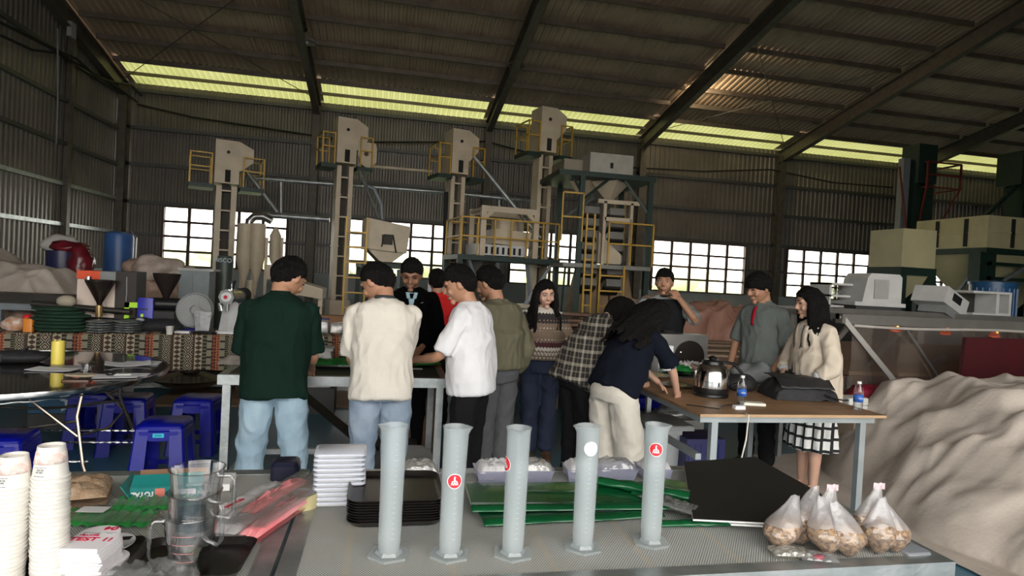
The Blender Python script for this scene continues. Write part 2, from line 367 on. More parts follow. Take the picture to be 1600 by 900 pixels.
# ================= front worktables =================
TZ = .76
def mesh_mat():
    m = bpy.data.materials.new('woven_wire_mesh'); m.use_nodes = True; n = m.node_tree.nodes; l = m.node_tree.links; p = n['Principled BSDF']
    tc = n.new('ShaderNodeTexCoord'); sep = n.new('ShaderNodeSeparateXYZ'); l.new(tc.outputs['Object'], sep.inputs[0])
    def wave(axis, sc):
        a = n.new('ShaderNodeMath'); a.operation = 'MULTIPLY'; a.inputs[1].default_value = sc; l.new(sep.outputs[axis], a.inputs[0])
        b = n.new('ShaderNodeMath'); b.operation = 'SINE'; l.new(a.outputs[0], b.inputs[0]); return b
    wx, wy = wave('X', 2*math.pi/.0085), wave('Y', 2*math.pi/.012)
    mu = n.new('ShaderNodeMath'); mu.operation = 'MULTIPLY'; l.new(wx.outputs[0], mu.inputs[0]); l.new(wy.outputs[0], mu.inputs[1])
    r = n.new('ShaderNodeMapRange'); r.inputs[1].default_value = -.6; r.inputs[2].default_value = .6; l.new(mu.outputs[0], r.inputs[0])
    c = n.new('ShaderNodeMix'); c.data_type = 'RGBA'; c.inputs['A'].default_value = (.15, .170, .168, 1); c.inputs['B'].default_value = (.58, .585, .56, 1); l.new(r.outputs[0], c.inputs['Factor'])
    # tan bands where the support slats show through
    band = n.new('ShaderNodeMath'); band.operation = 'PINGPONG'; band.inputs[1].default_value = .145
    ad = n.new('ShaderNodeMath'); ad.inputs[1].default_value = 3-.13; l.new(sep.outputs['X'], ad.inputs[0]); l.new(ad.outputs[0], band.inputs[0])
    br = n.new('ShaderNodeMapRange'); br.inputs[1].default_value = .012; br.inputs[2].default_value = .008; l.new(band.outputs[0], br.inputs[0])
    bf = n.new('ShaderNodeMath'); bf.operation = 'MULTIPLY'; bf.inputs[1].default_value = .38; l.new(br.outputs[0], bf.inputs[0])
    c2 = n.new('ShaderNodeMix'); c2.data_type = 'RGBA'; c2.inputs['B'].default_value = (.48, .40, .28, 1); l.new(bf.outputs[0], c2.inputs['Factor']); l.new(c.outputs['Result'], c2.inputs['A'])
    nz_ = n.new('ShaderNodeTexNoise'); nz_.inputs['Scale'].default_value = 5; nz_.inputs['Detail'].default_value = 8; l.new(tc.outputs['Object'], nz_.inputs[0])
    r3 = n.new('ShaderNodeMapRange'); r3.inputs[1].default_value = .35; r3.inputs[2].default_value = .7; r3.inputs[3].default_value = 0; r3.inputs[4].default_value = .30; l.new(nz_.outputs[0], r3.inputs[0])
    c3 = n.new('ShaderNodeMix'); c3.data_type = 'RGBA'; c3.inputs['B'].default_value = (.36, .31, .22, 1); l.new(r3.outputs[0], c3.inputs['Factor']); l.new(c2.outputs['Result'], c3.inputs['A'])
    l.new(c3.outputs['Result'], p.inputs['Base Color']); p.inputs['Roughness'].default_value = .7
    b = n.new('ShaderNodeBump'); b.inputs['Strength'].default_value = .5; b.inputs['Distance'].default_value = .002; l.new(r.outputs[0], b.inputs['Height']); l.new(b.outputs[0], p.inputs['Normal'])
    return m
WMESH = mesh_mat()
def worktable(label, x0, x1, y0, y1):
    t = thing('worktable', label, 'table', ((x0+x1)/2, (y0+y1)/2, 0), group='long mesh-topped worktables in the foreground')
    MB().bb(x0+.05, x1-.05, y0+.05, y1-.05, TZ-.02, TZ-.004).build('mesh_top', WMESH, t, world=True)
    mb = MB()
    mb.bb(x0, x1, y0, y0+.055, TZ-.06, TZ).bb(x0, x1, y1-.055, y1, TZ-.06, TZ).bb(x0, x0+.055, y0+.055, y1-.055, TZ-.06, TZ-.0005).bb(x1-.055, x1, y0+.055, y1-.055, TZ-.06, TZ-.0005)
    mb.build('rim', GALV, t, world=True)
    for k in range(1, 6):
        x = x0+(x1-x0)*k/6; MB().bb(x-.02, x+.02, y0+.06, y1-.06, TZ-.06, TZ-.024).build('cross_bar', GALV, t, world=True)
    for x in (x0+.05, x1-.05):
        for y in (y0+.05, y1-.05): MB().bb(x-.025, x+.025, y-.025, y+.025, 0, TZ-.06).build('leg', GALV, t, world=True)
    MB().bb(x0+.03, x1-.03, y1-.07, y1-.03, .2, .24).bb(x0+.03, x1-.03, y0+.03, y0+.07, .2, .24).build('stretcher', GALV, t, world=True)
    return t
worktable('mesh-topped worktable carrying the five tall cylinders, its right end in view', -.245, 1.80, 1.60, 2.59)
worktable('mesh-topped worktable at the left carrying the paper cup stacks', -2.3, -.257, 1.55, 2.60)
# --- measuring cylinders
CYLM = film('milky_polypropylene', (.80, .86, .88), .30, .25, .12)
STICK_R = M('red_sticker', (.72, .02, .035), .35); STICK_W = M('white_sticker', (.78, .80, .80), .5)
GRAD = M('moulded_mark', (.40, .46, .48), .5)
def cylinder(label, x, y, spout, mark, sticker=None, ang=0, sz=0, h=.378):
    t = thing('measuring_cylinder', label, 'measuring cylinder', (x, y, TZ), group='tall milky plastic measuring cylinders on the worktable')
    hexp = [(.062*math.cos(math.pi/3*i+.3), .062*math.sin(math.pi/3*i+.3)) for i in range(6)]
    MB().prism(hexp, 0, .007).lathe([(.040, .007), (.0345, .016)], n=6).build('foot', CYLM, t)
    R = .0345; mb = MB(); n = 32
    prof = [(.0315, .012), (R-.0035, .016), (R-.0015, .05), (R-.001, .2), (R+.0005, h-.02), (R+.0012, h-.006), (R+.0035, h-.002), (R+.0035, h), (R-.0006, h), (R-.0018, h-.02), (R-.0032, .2), (R-.005, .022), (.002, .02), (.002, .012)]
    mb.shell(prof, n=n)
    for i, p in enumerate(mb.v):   # pouring lip
        if p[2] > h-.03:
            a = math.atan2(p[1], p[0])-spout; a = (a+math.pi) % (2*math.pi)-math.pi
            k = math.exp(-(a/.28)**2)*((p[2]-(h-.03))/.03); r = math.hypot(p[0], p[1]); q = 1+k*.35; mb.v[i] = (p[0]*q, p[1]*q, p[2]-k*.001)
    mb.build('tube', CYLM, t, smooth=True)
    g = MB(); fa = math.atan2(-y, -x)+.25
    for k in range(19):
        z = .06+k*.015; wd = .30 if k % 5 == 0 else .16
        pts = [(math.cos(fa+wd*(j/4-.5))*(R+.0004), math.sin(fa+wd*(j/4-.5))*(R+.0004), z) for j in range(5)]
        g.tube(pts, .0004, 4)
    g.build('graduation', GRAD, t)
    if sticker:
        c = MB(); n = 20; rr = .0198; ro = R+.0016; c0 = math.atan2(-y, -x)+ang
        def wrap(u, v, off): a = c0+u/ro; return (math.cos(a)*(ro+off), math.sin(a)*(ro+off), sz+v)
        def disc(r_, off, mat, nm):
            m = MB(); vs = [wrap(0, 0, off)]
            for ring in (.5, 1):
                for i in range(n): tt = 2*math.pi*i/n; vs.append(wrap(r_*ring*math.cos(tt), r_*ring*math.sin(tt), off))
            fs = [(0, 1+i, 1+(i+1) % n) for i in range(n)]+[(1+i, 1+n+i, 1+n+(i+1) % n, 1+(i+1) % n) for i in range(n)]
            m.add(vs, fs); return m.build(nm, mat, t)
        disc(rr*1.12, 0, STICK_W, 'sticker_rim')
        s = disc(rr, .0004, STICK_R if sticker == 'red' else STICK_W, 'sticker')
        if sticker == 'red':
            em = MB()
            def poly(pts, off=.0009): em.add([wrap(u*rr, v*rr, off) for u, v in pts], [tuple(range(len(pts)))])
            poly([(-.12, .0), (-.12, .55), (0, .78), (.14, .6), (.06, .45), (.14, .2), (.14, .0)])
            for q in (-.34, 0, .34): poly([(q-.2, -.55), (q-.06, -.02), (q+.06, -.02), (q+.2, -.55), (q+.07, -.55), (q, -.25), (q-.07, -.55)])
            poly([(-.45, -.10), (.45, -.10), (.30, .08), (-.30, .08)])
            em.build('emblem', STICK_W, s)
    return t
cylinder('leftmost plain milky measuring cylinder, without a sticker, front of the black trays', .052, 1.80, math.pi*.97, 0)
cylinder('measuring cylinder with a red round sticker facing front, half way up, second from left', .226, 1.785, -.15, 0, 'red', .12, .228)
cylinder('middle measuring cylinder with a red sticker turned edge-on at its left', .412, 1.775, -math.pi*.55, 0, 'red', -1.15, .272)
cylinder('measuring cylinder with a white blank round sticker near its top, fourth from left', .637, 1.80, math.pi*1.0, 0, 'white', .3, .315)
cylinder('rightmost measuring cylinder with a red round sticker near its top', .870, 1.82, -.2, 0, 'red', .05, .305)
# --- paper cups: each cup in the two stacks
CUPM = M('white_paper', (.70, .67, .62), .55, 0, (.68, .65, .60)); CUPB = M('cup_pink_print', (.72, .52, .47), .6, 0, (.80, .72, .66), 60, lo=.45, hi=.55); GREYT = M('grey_print', (.33, .33, .33), .6)
def cupmesh(full):
    t = thing('paper_cup', 'x', 'paper cup'); t.scale = (.9, .9, .92); H = .088
    mb = MB(); mb.shell([(.0440, 0), (.0468, .0012), (.0470, .0045), (.0430, .0058), (.0325, H), (.0305, H), (.0302, H-.006), (.0285, H-.006), (.0285, H-.008), (.0305, H-.009), (.0425, .003)], n=28)
    mb.build('cup_body', CUPM, t, smooth=True)
    if full:
        MB().lathe([(.0396, .043), (.0352, .073)], n=28).build('pink_band', CUPB, t, smooth='all').scale = (1.006, 1.006, 1)
        for z, s, w_ in ((.036, .0016, 16), (.030, .004, 9), (.024, .004, 9), (.014, .0018, 14)):
            g = MB(); r = .0447-(z-.006)*.1463+.0006
            for k in range(w_):
                a = -1.75+(k-w_/2)*.055*(9/w_)**.3
                if (k*7+int(z*1000)) % 5 == 0: continue
                g.box((r*math.cos(a), r*math.sin(a), z), (.0012, .0017, s), rz=a)
            g.build('print_line', GREYT, t)
    return t
full = cupmesh(True); plain = cupmesh(False)
CX = []
ORD = ['topmost', 'second', 'third', 'fourth', 'fifth', 'sixth', 'seventh', 'eighth', 'ninth', 'tenth', 'eleventh', 'twelfth', 'thirteenth', 'fourteenth', 'fifteenth', 'sixteenth', 'seventeenth', 'eighteenth', 'nineteenth', 'twentieth', 'twenty-first', 'twenty-second', 'twenty-third', 'twenty-fourth', 'twenty-fifth', 'twenty-sixth']
def cupstack(x, y, n, z0, lab, grp, first):
    for k in range(n):
        top = k == n-1
        src = full if top else plain
        used = src.get('u', 0); o = src if not used else copy_tree(src); src['u'] = 1
        if used: o['u'] = 1
        o.location = (x+.0008*math.sin(k*1.7)+.0003*k*first, y+.0008*math.cos(k*2.3), z0+k*.0107); o.rotation_euler = (0, 0, 0 if top else k*.4)
        if top: tag(o, lab[0], 'paper cup', grp)
        else: tag(o, lab[1] % ORD[n-1-k], 'paper cup', grp)
cupstack(-.885, 1.735, 23, TZ, ('top printed paper cup of the leftmost stack, pink band round it', 'white paper cup, %s from the top of the leftmost cup stack'), 'paper cups in the leftmost stack', 2)
cupstack(-.788, 1.745, 25, TZ, ('top printed paper cup of the taller stack beside the score cards', 'white paper cup, %s from the top of the stack beside the cards'), 'paper cups in the taller stack', -1)
for o in (full, plain): del o['u']
for o in bpy.data.objects:
    if 'u' in o.keys(): del o['u']
# --- score cards "TEST 1 / 04"
CARD = M('card_white', (.83, .80, .82), .6, 0, (.78, .75, .77), 2); CRED = M('crimson_print', (.62, .01, .06), .5)
tr = thing('serving_tray', 'black glossy serving tray under the stack of score cards, front left', 'tray', (-.64, 1.77, TZ), .25, group=None)
def traymesh(t, w_, d_, h_, mat, r=.035, lip=.012, name='tray_body'):
    def ring(w2, d2, z, rr):
        out = []
        for k in range(4):
            sx, sy = [(1,1),(-1,1),(-1,-1),(1,-1)][k]
            for i in range(6):
                a = math.pi/2*(k+i/5); out.append((sx*(w2-rr)+rr*math.cos(a), sy*(d2-rr)+rr*math.sin(a), z))
        return out
    a, b = w_/2, d_/2
    lv = [ring(a-lip, b-lip, .0, r), ring(a-lip*.3, b-lip*.3, h_*.8, r), ring(a, b, h_, r), ring(a-.002, b-.002, h_+.0015, r), ring(a-lip*.5, b-lip*.5, h_*.85, r), ring(a-lip*1.2, b-lip*1.2, .003, r), ring(a-lip*1.6, b-lip*1.6, .0022, r*.9), ring(a-lip*2.6, b-lip*2.6, .0022, r*.8)]
    vs = [p for q in lv for p in q]; N = 24
    fs = [(j*N+i, j*N+(i+1) % N, (j+1)*N+(i+1) % N, (j+1)*N+i) for j in range(len(lv)-1) for i in range(N)]
    fs += [tuple(range(N))[::-1], tuple((len(lv)-1)*N+i for i in range(N))]
    return MB().add(vs, fs).build(name, mat, t, smooth=True)
TRAYM = M('black_tray_plastic', (.012, .010, .010), .28, 0, (.016, .014, .013), 8, spec=.5)
traymesh(tr, .44, .26, .018, TRAYM)
tr2 = thing('serving_tray', 'black glossy serving tray with the glass pitchers standing on it', 'tray', (-.475, 1.80, TZ), -.05)
traymesh(tr2, .30, .24, .02, TRAYM); tr.location = (-.76, 1.83, TZ); tr.rotation_euler.z = .1; tr['label'] = 'black glossy serving tray under the cup stacks and score cards'
for c in list(tr.children): c.scale = (.62, .95, .6)
def cardpoly(w_=.066, h_=.105):
    pts = [(-w_, -h_), (w_, -h_), (w_, h_*.35)]
    pts += [(w_*math.cos(a), h_*.35+h_*.62*math.sin(a)) for a in [math.pi*k/12 for k in range(1, 12)]] + [(-w_, h_*.35)]
    return pts
cards = None
for k in range(17):
    if k == 0:
        c = cards = thing('score_card', '', 'card', (0,0,0)); MB().prism(cardpoly(.058, .088), 0, .0042).build('card_sheet', CARD, c)
    else: c = copy_tree(cards)
    j = random.uniform(-.004, .004)
    c.scale = (.84, .84, 1); c.location = (-.705+j+(.016 if k < 3 else 0), 1.79+j*.7, TZ+.004+k*.0048); c.rotation_euler = (0, 0, -.10+j*6-(.2 if k in (1, 2) else 0))
    tag(c, 'white die-cut card, %s from the top of the TEST 1 card stack' % ORD[16-k], 'card', 'stack of white score cards')
topc = c; tag(topc, 'topmost white card printed 04 and TEST 1 in crimson', 'card')
del topc['group']
zt = .0046
text('print_test', 'TEST 1!', .034, CRED, topc, (.002, -.022, zt), (0, 0, 0), bold=.0008, sx=1.15)
text('print_number', '04', .036, CRED, topc, (.020, .062, zt), (0, 0, math.pi), bold=.0012, sx=1.1)
text('print_name', 'STONE', .013, GREYT, topc, (-.018, .020, zt), (0, 0, 0), bold=.0004, sx=1.2)
text('print_name', 'VILLAGE', .013, CRED, topc, (-.018, .007, zt), (0, 0, 0), bold=.0004, sx=1.2)
MB().box((.034, .028, zt), (.036, .003, .0006)).box((.034, .022, zt), (.018, .003, .0006)).build('print_line', GREYT, topc)
# plate behind cards
pl = thing('paper_plate', 'white paper disc standing behind the score cards by the cups', 'plate', (-.72, 1.92, TZ+.001), 0)
MB().lathe([(.0, .0), (.05, .001), (.062, .008), (.063, .012), (.050, .004), (0, .003)], n=28).build('disc', WHITE, pl, smooth=True)
# --- stacked glass pitchers
def clearg(name, tint, rough=.03):
    m = bpy.data.materials.new(name); m.use_nodes = True; n = m.node_tree.nodes; l = m.node_tree.links
    n.remove(n['Principled BSDF']); t = n.new('ShaderNodeBsdfTransparent'); t.inputs[0].default_value = (*tint, 1)
    g = n.new('ShaderNodeBsdfGlossy'); g.inputs['Roughness'].default_value = rough
    f = n.new('ShaderNodeLayerWeight'); f.inputs[0].default_value = .42; x = n.new('ShaderNodeMixShader')
    ma = n.new('ShaderNodeMath'); ma.operation = 'MULTIPLY_ADD'; ma.inputs[1].default_value = .75; ma.inputs[2].default_value = .05
    l.new(f.outputs['Facing'], ma.inputs[0]); l.new(ma.outputs[0], x.inputs[0]); l.new(t.outputs[0], x.inputs[1]); l.new(g.outputs[0], x.inputs[2]); l.new(x.outputs[0], n['Material Output'].inputs[0])
    MATS[name] = m; return m
JUG = clearg('clear_jug_plastic', (.965, .965, .97)); WATER = clearg('water', (.93, .95, .96))
def jug(label, x, y, z, s=1, ha=0, spout=0):
    t = thing('measuring_jug', label, 'jug', (x, y, z), ha, group='clear measuring jugs stacked one in another')
    H = .150*s; r0, r1 = .050*s, .064*s; mb = MB()
    mb.shell([(r0-.004, 0), (r0, .004), (lerp(r0, r1, .6), H*.6), (r1-.001, H-.003), (r1+.003, H), (r1-.0015, H+.001), (r1-.004, H-.008), (r0-.003, .008), (.001, .006), (.001, 0)], n=28)
    for i, p in enumerate(mb.v):
        if p[2] > H-.03:
            a = (math.atan2(p[1], p[0])-spout+math.pi) % (2*math.pi)-math.pi
            k = math.exp(-(a/.3)**2)*((p[2]-(H-.03))/.03); mb.v[i] = (p[0]*(1+k*.28), p[1]*(1+k*.28), p[2]+k*.004)
    mb.build('jug_wall', JUG, t, smooth=True)
    c = math.pi
    pts = [(-.040*s-.008, 0, H*.88), (-r1-.022, 0, H*.90), (-r1-.034, 0, H*.82), (-r1-.034, 0, H*.3), (-r1-.024, 0, H*.18), (-r0-.004, 0, H*.2)]
    MB().tube(pts, .0065, 8, flat=.8).build('handle', JUG, t, smooth=True)
    g = MB()
    for k in range(4):
        zz = H*(.3+.15*k); rr = lerp(r0, r1, zz/H)+.0008
        g.tube([(rr*math.cos(a), rr*math.sin(a), zz) for a in np.linspace(-2.2, -1.3, 8)], .0006, 4)
    g.build('red_graduation', M('pale_red_mark', (.55, .22, .22), .5), t)
    return t
for k, (dx, ha, sp) in enumerate([(0, .1, 3.0), (.004, 2.55, 2.5), (.008, 2.9, 2.4)]):
    jug(['bottom clear measuring jug on the tray holding a little water, handle at its left', 'middle clear measuring jug nested in the stack, handle at the right', 'topmost clear measuring jug with wide open rim, handle at the right'][k], -.462+dx, 1.745, TZ+.005+k*.058, 1+.02*k, ha, sp)
wt = thing('water_fill', 'shallow clear water standing in the bottom jug', 'water', (-.462, 1.745, TZ+.013)); MB().lathe([(.0445, 0), (.0475, .038), (0, .038)], n=24).build('water_body', WATER, wt, smooth=True)
# --- crumpled bag generator
def pouch(name, label, cat, loc, sz, mat, rz=0, seed=0, amp=.25, fr=3, kind='lump', group=None, tilt=0, nu=30, nv=18, part='bag_film'):
    t = thing(name, label, cat, loc, rz, group)
    mb = MB(); X, Y, Z = sz
    for_top = []
    def fn(sg):
        def f(u, v):
            x, y = (u*2-1), (v*2-1)
            e = max(0, (1-x**4)*(1-y**4))**.5
            n_ = nz((x*1.3, y*1.3, sg*.4), fr, seed)+.6*nz((x, y, sg), fr*2.3, seed+3)
            z = Z*(.5 if sg > 0 else .5)*(1+sg*e*(1+amp*n_)) if kind != 'flat' else Z*(sg*.5*e+.5)+amp*Z*n_
            if sg < 0: z = max(0, Z*.5*(1-e))*.3
            return (x*X/2*(1+.05*nz((y*2, 0, 0), 2, seed)), y*Y/2*(1+.06*nz((x*2, 5, 0), 2, seed)), max(z, .0005))
        return f
    mb.grid(fn(1), nu, nv); mb.grid(fn(-1), nu//2, nv//2)
    mb.build(part, mat, t, smooth='all'); return t
CLEARB = film('clear_bag_film', (.75, .76, .76), .24, .12, .28, .5, 40)
MILKB = film('milky_bag_film', (.84, .82, .82), .95, .2, .12, .6, 45)
PINKB = M('pink_plastic', (.85, .22, .24), .3, 0, (.85, .42, .42), 6, .5, 25)
REDP = M('red_text_print', (.55, .03, .05), .5)
def along(a, b, up=0): A, B = az(*a, TZ), az(*b, TZ); return ((A+B)/2+V((0, 0, up)), math.atan2(B.y-A.y, B.x-A.x), (B-A).length)
c_, r_, l_ = along((335, 838), (450, 775)); p1 = pouch('plastic_bag', 'big milky plastic bag lying left of the pink bags beside the pitchers', 'plastic bag', c_+V((0, 0, .002)), (l_*1.15, .17, .05), MILKB, r_, 3, .5)
text('red_lettering', 'SAM PLES', .02, REDP, p1, (-.06, .03, .052), (0, 0, 0), bold=.0005)
c_, r_, l_ = along((392, 848), (482, 785)); pouch('pink_bag', 'folded pink plastic bag nearest the front edge, inside clear film', 'plastic bag', c_+V((0, 0, .004)), (l_*1.1, .065, .045), PINKB, r_, 8, .35, group='folded pink plastic bags')
c_, r_, l_ = along((385, 825), (470, 772)); pouch('pink_bag', 'second folded pink plastic bag lying behind the front pink one', 'plastic bag', c_+V((0, 0, .006)), (l_*1.1, .06, .06), PINKB, r_, 11, .35, group='folded pink plastic bags')
c_, r_, l_ = along((385, 840), (488, 770)); pouch('clear_bag', 'loose clear plastic sleeve draped over the pink bags', 'plastic bag', c_+V((0, 0, .05)), (l_*1.2, .16, .016), CLEARB, r_, 14, .6)
# tape roll
tp = thing('tape_roll', 'roll of yellowish clear packing tape with a blue and white core label', 'tape', (-.235, 2.20, TZ+.024))
for c in [MB().shell([(.038, -.024), (.052, -.024), (.052, .024), (.038, .024)], n=30)]: c.build('tape_winding', M('yellow_tape', (.62, .55, .30), .25, 0, (.55, .48, .25)), tp, smooth=True)
MB().shell([(.0355, -.024), (.038, -.024), (.038, .0245), (.0355, .0245)], n=30).build('core', M('blue_core', (.08, .35, .7), .5, 0, (.75, .8, .85), 40, lo=.48, hi=.52), tp, smooth=True)
nb = thing('navy_box', 'small dark navy rounded box at the far edge of the left worktable', 'box', (-.335, 2.50, TZ+.002), .05)
MB().rbox((0, 0, .03), (.105, .10, .06), .02).build('case', M('navy_plastic', (.012, .014, .035), .4), nb, smooth=True); MB().rbox((0, 0, .064), (.100, .095, .008), .018).build('case_lid', M('navy_plastic', (0,0,0)), nb, smooth=True)
cb = thing('white_carton', 'flat white carton with small black window beside the navy box', 'box', (-.555, 2.42, TZ+.001), .05)
MB().box((0, 0, .012), (.095, .13, .024)).build('carton', WHITE, cb); MB().box((.0, .04, .0245), (.022, .008, .001)).build('print_mark', BLACK, cb); MB().box((.0, .015, .0245), (.016, .012, .001)).build('print_mark', GREYT, cb)
# green folded stuff left
GFILM = M('green_foil_bag', (.04, .34, .08), .35, 0, (.03, .24, .055), 6, .3, 30, coat=.3)
def pleated(name, label, loc, rz, w_=.2, d_=.10, lid=True):
    t = thing(name, label, 'bag', loc, rz, group='green pleated foil bags on the left worktable')
    MB().grid(lambda u, v: ((u-.5)*w_, (v-.5)*d_, .004+.010*(1+math.sin(u*46))*(.35+.65*v)+.012*math.sin(v*3)), 60, 10).build('pleated_foil', GFILM, t, smooth='all')
    MB().grid(lambda u, v: ((u-.5)*w_*1.05, (v-.85)*d_*.8, .028+.003*math.sin(u*9+v*3)), 14, 6).build('clear_window', CLEARB, t, smooth='all')
    return t
pleated('green_bag', 'green pleated foil bag with clear window before the open carton', (-.70, 2.22, TZ), .02, .24, .09)
pg = pleated('green_bag', 'green pleated foil bag with a white slip on it behind the score cards', (-.79, 2.10, TZ), -.12, .27, .10)
MB().box((-.05, 0, .038), (.08, .045, .0008)).build('white_slip', WHITE, pg)
oc = thing('open_carton', 'opened teal and white carton tipped on its side, lettering upside down', 'box', (-.72, 2.36, TZ), .12)
TEAL = M('teal_card', (.01, .20, .19), .5)
MB().box((.02, -.07, .022), (.22, .002, .044)).build('printed_side', TEAL, oc); MB().box((.02, .0, .002), (.22, .14, .003)).box((.02, .07, .03), (.22, .003, .06)).box((.13, 0, .022), (.003, .14, .044)).build('carton_wall', M('brown_card', (.25, .14, .08), .8), oc)
MB().box((-.10, -.015, .035), (.003, .15, .05), ry=-.6).build('carton_flap', TEAL, oc); MB().box((.02, -.045, .055), (.22, .06, .002), rx=.5).build('carton_flap', TEAL, oc)
text('carton_lettering', 'TOTAL', .022, WHITE, oc, (-.05, -.0725, .02), (-math.pi/2, 0, math.pi), bold=.001)
MB().box((.0, -.0716, .022), (.03, .001, .03)).build('red_patch', M('salmon_print', (.7, .2, .15), .5), oc); MB().box((.075, -.0716, .022), (.07, .001, .018)).build('white_patch', WHITE, oc)
# bread-brown bag behind cups
pouch('brown_bag', 'clear bag of light brown dried pulp lying behind the cup stacks', 'bag', (-1.0, 2.28, TZ), (.26, .20, .07), M('dried_pulp', (.30, .19, .11), .7, 0, (.42, .30, .20), 30, .8, 60), .3, 21, .4)
pouch('clear_bag', 'crumpled clear plastic bag at the bottom edge in front of the jug tray', 'plastic bag', (-.53, 1.685, TZ), (.20, .14, .045), CLEARB, .35, 31, .9, 4)
# --- clear lid stack
LID = film('clear_lid_plastic', (.76, .79, .86), .42, .15, .25)
for k in range(11):
    t = thing('clear_tray', 'clear plastic box lid, %s from the top of the stack by the tape' % ORD[10-k], 'tray', (-.118+random.uniform(-.002, .002), 2.25, TZ+k*.0165), .02, group='stack of clear box lids')
    if k == 0:
        L0 = MB().rbox((0, 0, .006), (.165, .13, .012), .012).build('lid_shell', LID, t, smooth=True); L1 = MB().rbox((0, 0, .0138), (.175, .14, .003), .014).build('lid_flange', M('pale_lilac_edge', (.70, .73, .82), .3), t, smooth=True)
    else: inst(L0, 'lid_shell', (0,0,0), t); inst(L1, 'lid_flange', (0,0,0), t)
# --- black trays stack
protoT = None
for k in range(9):
    if k == 0: t = protoT = thing('black_tray', '', 'tray', (0,0,0)); traymesh(t, .315, .31, .016, TRAYM, .045)
    else: t = copy_tree(protoT)
    t.location = (.075+random.uniform(-.0015, .0015), 2.145, TZ+.001+k*.0085); t.rotation_euler.z = random.uniform(-.006, .006)+.01
    tag(t, 'black tray, %s from the top of the stack behind the leftmost cylinder' % ORD[8-k], 'tray', 'stack of black trays')
tag(t, 'topmost empty black tray of the stack behind the leftmost cylinder', 'tray'); del t['group']
# --- green foil sheets
GFO = M('dark_green_foil', (.004, .10, .030), .22, 0, (.003, .06, .020), 3, .0, 20, coat=.25, spec=.5)
def foil(label, x0, x1, y0, y1, z, seed, rz=0, roll=0):
    t = thing('green_foil_bag', label, 'bag', ((x0+x1)/2, (y0+y1)/2, TZ+z), rz, group='dark green foil bags on the worktable')
    W_, D_ = x1-x0, y1-y0
    def f(u, v):
        x, y = (u-.5)*W_, (v-.5)*D_
        zz = .012+.0012*nz((x*4, y*6, 0), 1, seed)+.004*math.exp(-((y-.02-.02*math.sin(x*5+seed))/.012)**2)*max(0, nz((x*4, 1, 1), 1, seed)+.3)
        if v < .22: a = (1-v/.22); zz = .012+.010*math.sin(a*math.pi*.9)-.008*a
        return (x, y+.006*nz((x*5, 0, seed), 1), zz)
    mb = MB().grid(f, 60, 30); mb.build('foil_sheet', GFO, t, smooth='all', solid=.004)
    return t
foil('dark green foil bag lying flat behind the cylinders, on top', .33, 1.06, 2.035, 2.31, .016, 3, -.03)
foil('lower dark green foil bag, its left corner showing under the upper one', .35, 1.0, 1.98, 2.28, .0, 9, .05)
foil('rumpled dark green foil bag folded beside the clear lunch boxes', 1.0, 1.24, 2.06, 2.32, .02, 15, -.7)
def roll(label, x, y, L, r, rz, seed, mat=GFO, z=0, name='foil_roll', cat='bag', n=7):
    t = thing(name, label, cat, (x, y, TZ+z), rz)
    mb = MB().grid(lambda u, v: ((u-.5)*L, math.cos(v*2*math.pi)*r*1.5*(1+.25*nz((u*6, v*5, seed), 1)), r*.75+math.sin(v*2*math.pi)*r*.7*(1+.35*nz((u*7, v*5, seed+4), 1))), 40, 24)
    for e in (0, 1): pass
    mb.build('rolled_foil', mat, t, smooth='all'); return t
roll('rolled dark green foil bag lying on top at the right end', 1.0, 2.18, .34, .022, -.55, 2, z=.03)
roll('crumpled green plastic under the near edge of the black board', 1.09, 1.93, .27, .014, -.05, 6)
# clear sleeve fan beside the board
pouch('clear_sleeve', 'bundle of shiny clear sleeves on the green foil by the black board', 'plastic bag', (1.05, 2.06, TZ+.025), (.22, .09, .02), film('shiny_film', (.85, .85, .85), .35, .08, .5, .9, 90), -1.0, 41, .9, 6)
# --- lidded lunch boxes with bags
LBX = film('clear_box_plastic', (.68, .70, .90), .35, .12, .3)
def lunch(label, x, y, w_=.15, seed=0, wrap=MILKB):
    t = thing('clear_box', label, 'plastic box', (x, y, TZ), random.uniform(-.08, .08), group='clear plastic boxes along the far edge')
    a, b = w_/2, .055
    MB().shell([(.85, 0), (1, .045), (1.06, .047), (1.06, .050), (.98, .050), (.84, .003), (.001, .003), (.001, 0)], n=4).build('tmp', LBX, t)
    o = list(t.children)[-1]; o.name = 'box_body'
    for v in o.data.vertices:
        x_, y_, z_ = v.co; ang = math.pi/4; X_ = x_*math.cos(ang)-y_*math.sin(ang); Y_ = x_*math.sin(ang)+y_*math.cos(ang); v.co = (X_*a*1.4142, Y_*b*1.4142, z_)
    c = pouch('wrapped_cup', 'wad of film bunched in the '+label, 'plastic bag', (x, y, TZ+.008), (w_*.92, .10, .07), wrap, .1, seed, .35, 3)
    return t
lunch('clear box just left of the second cylinder', .17, 2.44, .15, 51, film('silver_film', (.80, .78, .70), .6, .12, .5, .9, 60))
lunch('clear box behind the middle cylinder, left of it', .47, 2.44, .15, 52)
lunch('clear box between the middle and fourth cylinders', .625, 2.44, .17, 53, film('silver_film', (0,0,0)))
lunch('clear box just right of the fourth cylinder', .83, 2.44, .12, 54)
lunch('clear low box left of the rightmost cylinder', .985, 2.45, .18, 55, CLEARB)
lunch('clear box by the black board corner', 1.16, 2.44, .13, 56)
pouch('clear_bag', 'flat clear bag beside the lid stack at the far table edge', 'plastic bag', (.02, 2.42, TZ), (.17, .13, .03), CLEARB, .1, 57, .6)
